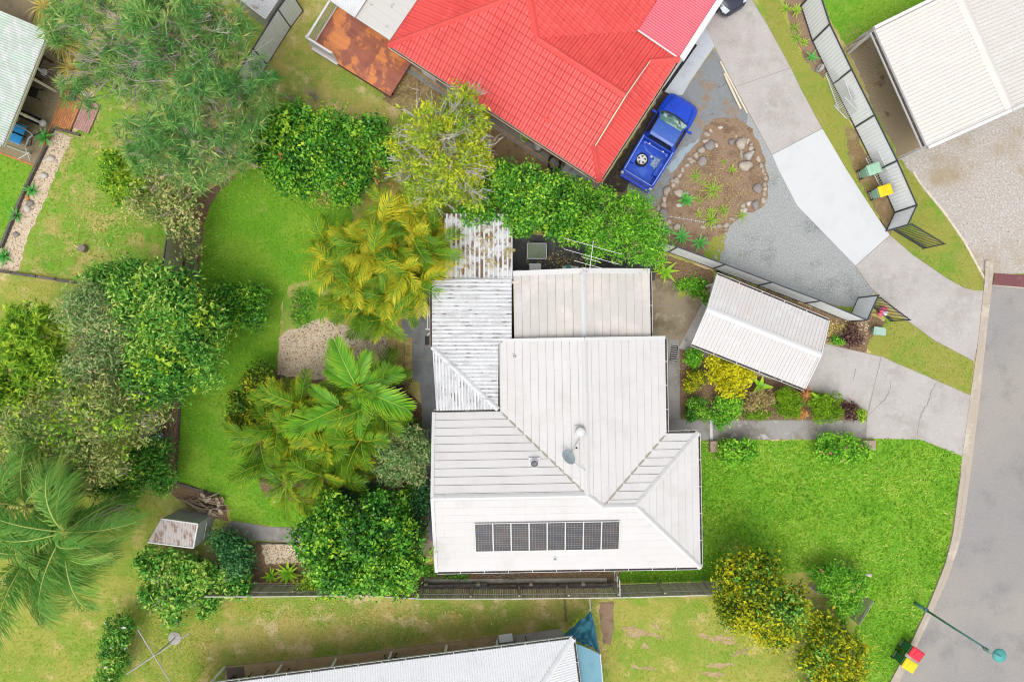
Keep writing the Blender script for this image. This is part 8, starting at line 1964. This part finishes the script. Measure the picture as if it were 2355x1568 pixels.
shrub('green_clump', 'small green clump between the carport and lower gate', None, [(1925, 783, .25, 16, 10, .22)], 'bright', 800, .1, per=7, clump=.07)
shrub('weed_patch', 'green weeds on the bed between the steel fence and courtyard', None, [(1600, 660, .1, 30, 26, .1), (1570, 655, .1, 25, 16, .1), (1630, 690, .1, 18, 14, .1)], 'bright', 2000, .12, per=6, clump=.1, sub=None, inner=1.0)
shrub('weed_patch', 'round patch of green weeds among stones on the back lawn', None, [(700, 690, .05, 40, 34, .05), (690, 730, .05, 35, 25, .05)], 'bright', 1500, .11, per=5, clump=.12, sub=None, inner=1.0)
shrub('weed_patch', 'green weeds beside the house corner above the paling fence', None, [(985, 1312, .08, 30, 14, .08), (1050, 1322, .06, 40, 8, .06)], 'bright', 1300, .1, per=6, clump=.1, sub=None, inner=1.0)

# ------------------------------------------------------------------ palms
CANE = [frond_mesh('cane_frond', 2.0, 25, .66, .068, 1.5, 1.1, .4, g_, 20 + i) for i, g_ in enumerate((.25, .45, .65, .35, .85, .18))]
KING = [frond_mesh('king_frond', 2.6, 33, .80, .085, .9, .55, .30, g_, 40 + i) for i, g_ in enumerate((.15, .3, .48, .22))]
BIGK = [frond_mesh('broad_frond', 2.5, 60, .95, .12, .45, .22, .16, g_, 50 + i, stem=.1, a0=62, a1=22) for i, g_ in enumerate((.48, .55))]
QUEEN = [frond_mesh('queen_frond', 3.7, 100, 1.05, .044, dq, cq, .3, g_, 60 + i, rw=.026, wild=15) for i, (g_, dq, cq) in enumerate(((.38, 1.3, 1.6), (.55, 1.7, 1.9), (.28, .9, 1.3), (.45, 1.5, 2.2), (.65, 2.0, 2.0)))]
palm('golden_cane_palm', 'golden cane palm clump with curling yellow fronds beside the patio roofs', (890, 600),
     [(880, 520, 3.4), (800, 545, 2.9), (950, 540, 3.3), (990, 580, 3.0), (860, 590, 3.9), (780, 610, 2.6), (930, 620, 3.8), (820, 650, 3.0), (890, 680, 3.2), (960, 660, 3.2), (900, 475, 2.9), (970, 500, 2.6), (760, 570, 2.2), (840, 560, 3.1), (910, 570, 3.2), (975, 620, 2.6), (850, 630, 2.7), (790, 680, 2.1), (1000, 540, 2.2)], CANE, 'cane', 13, r=.05, pit=(1.3, -.3), scale=(.5, 1.0), spread=.5)
palm('golden_cane_palm', 'green and gold palm clump below the yellow one at the pebble bed', (870, 720), [(840, 710, 2.4), (880, 735, 2.5), (925, 690, 2.4), (810, 690, 2.0)], KING, 'cane', 8, r=.05, pit=(1.1, -.2), scale=(.55, .75))
palm('cane_palm', 'green palm clump left of the bright broad palms', (680, 990), [(640, 985, 2.6), (690, 930, 2.8), (620, 1060, 2.3), (690, 1060, 2.6), (740, 1000, 3.0), (660, 1110, 1.9), (740, 1090, 2.4), (600, 1010, 1.8), (700, 1000, 2.2), (650, 930, 2.0), (780, 1100, 1.8)], KING, 'king', 11, r=.05, pit=(1.15, -.3), scale=(.5, .9), spread=.3)
palm('cane_palm', 'green palm clump reaching towards the white house wall', (850, 960), [(850, 930, 3.0), (880, 890, 2.7), (830, 1010, 2.9), (790, 1040, 2.5), (800, 890, 2.6), (840, 980, 2.2), (760, 960, 2.2)], KING, 'king', 10, r=.05, pit=(1.1, -.35), scale=(.55, .95), spread=.3)
bp = thing('broad_palm', 'bright lime green palm with broad flat fronds in the garden bed', 'palm', P(815, 900, 0))
b1 = P(820, 890, 3.6)
MB().tube([P(815, 900, 0), P(818, 895, 1.8), b1], [.10, .08, .07], 8).build('stem', Mt['palm_trunk'], bp)
for yaw, pt, sc in ((112, .40, 1.0), (-22, .30, 1.15), (75, .15, .7), (-80, .05, .8), (150, .1, .7), (20, -.1, .9)): place('frond', BIGK[int(yaw) % 2], Lf['king'], bp, b1, R(yaw), pt, rng.normal(0, .1), sc)
bp2 = thing('broad_palm', 'lime green palm with two broad fronds lower in the garden bed', 'palm', P(780, 945, 0))
b2 = P(785, 935, 3.4)
MB().tube([P(780, 945, 0), P(782, 940, 1.7), b2], [.10, .08, .07], 8).build('stem', Mt['palm_trunk'], bp2)
for yaw, pt, sc in ((205, .35, 1.1), (-100, .2, 1.0), (-50, .1, .75), (150, .1, .7), (235, -.1, .9)): place('frond', BIGK[int(yaw) % 2], Lf['king'], bp2, b2, R(yaw), pt, rng.normal(0, .1), sc)
palm('queen_palm', 'large drooping green palm at the lower left corner', (205, 1160), [(150, 1222, 6.5), (70, 1275, 5.4), (60, 1165, 5.6)], QUEEN, 'queen', 20, r=.14, pit=(1.05, -.5), scale=(.75, 1.15), spread=.5)
qp = [o for o in COL.objects if o.name == 'queen_palm'][0]
mb = MB()
for i in range(9):
    a = R(20 + rng.normal(0, 12)); tpq = P(150, 1222, 6.3); e = tpq + Vector((math.cos(a) * 2.2, math.sin(a) * 1.6 + .2, -1.2 + rng.normal(0, .3))); mb.tube([tpq, tpq.lerp(e, .5) + zz * .3, e], [.05, .04, .015], 5)
mb.build('flower_stalks', Mt['dead_frond'], qp)
palm('palm_sapling', 'blue green palm fronds showing below the needle leaved tree', (345, 300), [(352, 290, 1.2)], QUEEN, 'bluegreen', 5, r=.05, pit=(.4, .0), scale=(.42, .5), yaw0=R(170))

# ------------------------------------------------------------------ rosettes and grasses
AG = blade_mesh('agave_blade', .62, .10, .45, 1); AGB = blade_mesh('succulent_blade', .5, .17, .25, 2); ST = blade_mesh('strap_blade', .75, .035, 1.5, 3, 6); ST2 = blade_mesh('long_strap', 1.1, .045, 1.7, 4, 7); YU = blade_mesh('yucca_blade', .78, .065, .2, 5); LI = blade_mesh('lily_blade', .9, .16, .9, 6); BN = blade_mesh('banana_blade', 1.0, .32, .8, 7, 6); CO = blade_mesh('cordyline_blade', .55, .09, .8, 8)
rosette('agave', 'upper green agave on the left pebble bed beside the sleepers', (75, 440), AG, 'agave_blue', 16, (1.2, .1), (.8, 1.05))
rosette('agave', 'lower green agave on the left pebble bed beside the sleepers', (41, 497), AG, 'agave_blue', 16, (1.2, .1), (.8, 1.05))
rosette('agave', 'bright green spiky plant beside the verandah brick border', (114, 322), AG, 'agave_blue', 18, (1.2, .1), (.85, 1.15), stemh=.3)
rosette('yucca', 'olive spiky plant at the left edge of the pebble bed', (12, 590), AG, 'strap', 18, (1.2, .05), (.9, 1.2))
rosette('agave', 'green aloe on the brown grass near the deck yard fence', (632, 180), AG, 'agave', 11, (.9, .1), (.85, 1.1))
rosette('succulent', 'blue green succulent rosette on the garden island', gi(378, 955), AGB, 'agave_blue', 16, (1.2, .05), (.9, 1.2))
rosette('strap_plant', 'upper strappy green plant in the middle of the garden island', gi(655, 860), ST, 'strap', 26, (1.2, .35), (.8, 1.3))
rosette('strap_plant', 'lower strappy green plant in the middle of the garden island', gi(640, 1165), ST, 'strap', 24, (1.2, .35), (.8, 1.25))
rosette('strap_plant', 'round green tuft right of the strappy plants on the island', gi(765, 1065), ST, 'yucca', 26, (1.3, .5), (.55, .75))
rosette('strap_plant', 'small green tuft beside the succulent on the island', gi(512, 955), ST, 'yucca', 14, (1.2, .5), (.5, .7))
rosette('strap_plant', 'small yellow green tuft near the top of the island soil', gi(770, 560), ST, 'strap', 12, (1.2, .6), (.35, .55))
rosette('strap_plant', 'small leafy tuft in the middle right of the island soil', gi(855, 640), CO, 'strap', 9, (1.1, .4), (.5, .8))
rosette('dry_grass', 'dry straw coloured tuft on the left of the island soil', gi(480, 710), ST, 'straw', 18, (1.0, .3), (.7, 1.0))
rosette('leafy_sprout', 'tiny bright green sprout with two leaves on the island soil', gi(560, 765), CO, 'agave', 4, (.7, .3), (.45, .6))
rosette('strap_plant', 'yellow green leaf tuft above the lower strappy plant', gi(640, 1080), CO, 'yucca', 14, (1.2, .5), (.5, .8))
rosette('strap_plant', 'short bright tuft left of the lower strappy plant', gi(515, 1105), CO, 'strap', 8, (1.0, .3), (.5, .8))
rosette('aloe', 'green aloe at the island edge half under the bright tree', gi(165, 1280), AG, 'agave', 13, (1.0, .1), (.8, 1.1))
rosette('aloe', 'green aloe in the middle of the three by the steel fence', gi(335, 1335), AG, 'agave', 14, (1.0, .1), (.9, 1.15))
rosette('aloe', 'green aloe on the right of the three by the steel fence', gi(525, 1400), AG, 'agave', 12, (1.0, .1), (.85, 1.15))
rosette('lily_plant', 'big yellow green strap lily under the bright tree by the courtyard', (1528, 625), LI, 'banana', 12, (1.1, .1), (.8, 1.0))
rosette('lily_plant', 'bright strap lily on the bed beside the courtyard concrete', (1510, 600), LI, 'banana', 10, (1.1, .1), (.75, 1.0))
rosette('lily_plant', 'large pale green lily clump beside the round tree at the fence', (665, 1315), LI, 'agave', 18, (1.3, .2), (.8, 1.1))
rosette('lily_plant', 'smaller lily clump left of the large one at the fence', (625, 1322), LI, 'agave', 12, (1.2, .2), (.6, .8))
rosette('lily_plant', 'green spider lily at the paling fence below the round tree', (936, 1336), LI, 'yucca', 12, (1.1, .1), (.7, .9))
rosette('banana_plant', 'yellow green banana plant beside the teal shade cloth', (1316, 1437), BN, 'banana', 7, (1.0, .1), (.7, .95), stemh=.9)
rosette('banana_plant', 'broad glossy leaved plant beside the golden shrub', (1738, 885), BN, 'banana', 5, (.9, .2), (.6, .8), stemh=.5)
rosette('broad_leaf_plant', 'pale green broad leaved plant on top of the street end mound', (1868, 915), BN, 'agave', 8, (.8, .15), (.4, .6), stemh=.7)
rosette('yucca', 'left of the green yuccas between the grey shrub and round tree', (893, 1135), YU, 'yucca', 30, (1.3, -.1), (.85, 1.1), stemh=1.3)
rosette('yucca', 'front of the green yuccas nearest the big round tree', (905, 1155), YU, 'yucca', 30, (1.3, -.1), (.85, 1.1), stemh=1.5)
rosette('yucca', 'right of the green yuccas nearest the house wall', (930, 1155), YU, 'yucca', 30, (1.3, -.1), (.85, 1.1), stemh=1.4)
rosette('yucca', 'dark green yucca shaded behind the grey shrub', (955, 1112), YU, 'yucca', 20, (1.1, -.1), (.75, .95), stemh=1.0)
rosette('yucca', 'small green spiky plant at the round tree right side', (978, 1212), YU, 'yucca', 16, (1.1, .0), (.45, .6), stemh=.8)
rosette('cordyline', 'crimson cordyline in the flower bed by the pale fence', (1824, 33), CO, 'red', 16, (1.2, .1), (.6, .85), stemh=.3)
rosette('cordyline', 'yellow green cordyline above the crimson one in the flower bed', (1805, 22), CO, 'strap', 14, (1.2, .1), (.6, .85))
rosette('bromeliad', 'yellow bromeliad clump in the middle of the flower bed', (1826, 66), ST, 'straw', 26, (1.2, .2), (.55, .8))
rosette('bromeliad', 'largest straw and green bromeliad clump in the flower bed', (1830, 90), ST, 'straw', 30, (1.2, .2), (.6, .9))
rosette('bromeliad', 'green bromeliad at the lower end of the flower bed', (1847, 100), CO, 'agave', 14, (1.1, .1), (.5, .7))
rosette('strap_plant', 'thin green strap plant alone near the sprayer', (1864, 133), AG, 'strap', 8, (.8, .2), (.7, .95))
rosette('grass_clump', 'long straw yellow grass clump at the verandah corner', (178, 165), ST2, 'straw', 70, (1.3, .5), (.9, 1.4), stemh=.2)
rosette('grass_clump', 'tall yellow green grass clump above the verandah', (158, 110), ST2, 'strap', 60, (1.3, .5), (.9, 1.4), stemh=.2)
rosette('grass_clump', 'yellow grass clump at the top left corner', (112, 25), ST2, 'strap', 55, (1.3, .5), (.8, 1.3), stemh=.2)
rosette('grass_clump', 'dry straw grass below the bougainvillea pile on the island', gi(960, 1120), ST, 'straw', 22, (1.0, .2), (.6, .9))

# ------------------------------------------------------------------ leaf litter
def litter(label, x, y, rx, ry, n, leaf, size=.09, z=.05):
    c = P(x, y, z); tmp = thing('leaf_litter', label, 'fallen leaves', c)
    o = leaf_cloud('leaf_litter', [(c.x, c.y, z, S(rx), S(ry), .015)], n, size, Lf[leaf], tmp, per=3, clump=.14, inner=1.0, lump=0, up=2.5, sub=None, aspect=.4)
    o.parent = None; o.location = c; bpy.data.objects.remove(tmp); o.name = 'leaf_litter'
    return tag(o, label, 'fallen leaves', kind='stuff')
litter('fallen yellow leaves on the back lawn below the hedge', 770, 460, 90, 25, 500, 'straw')
litter('fallen brown leaves on the teal slab and mulch below the palms', 840, 1100, 60, 30, 500, 'orange', z=.08)
litter('scattered dry leaves on the dark patio', 1290, 600, 90, 30, 350, 'straw')
litter('scattered dry bits on the brown garden island', 1650, 430, 90, 110, 900, 'dry')
litter('scattered dry leaves on the bottom yard grass', 900, 1420, 420, 40, 700, 'straw')
litter('dry leaves on the mulch beside the tan fence', 440, 640, 22, 110, 500, 'dry')
litter('fallen dry leaves on the left lawn', 230, 520, 120, 90, 500, 'straw')
litter('dry leaves on the bed beside the white carport', 1920, 760, 60, 25, 500, 'straw')
litter('dry leaves on the front bed soil', 1700, 920, 120, 40, 600, 'dry')
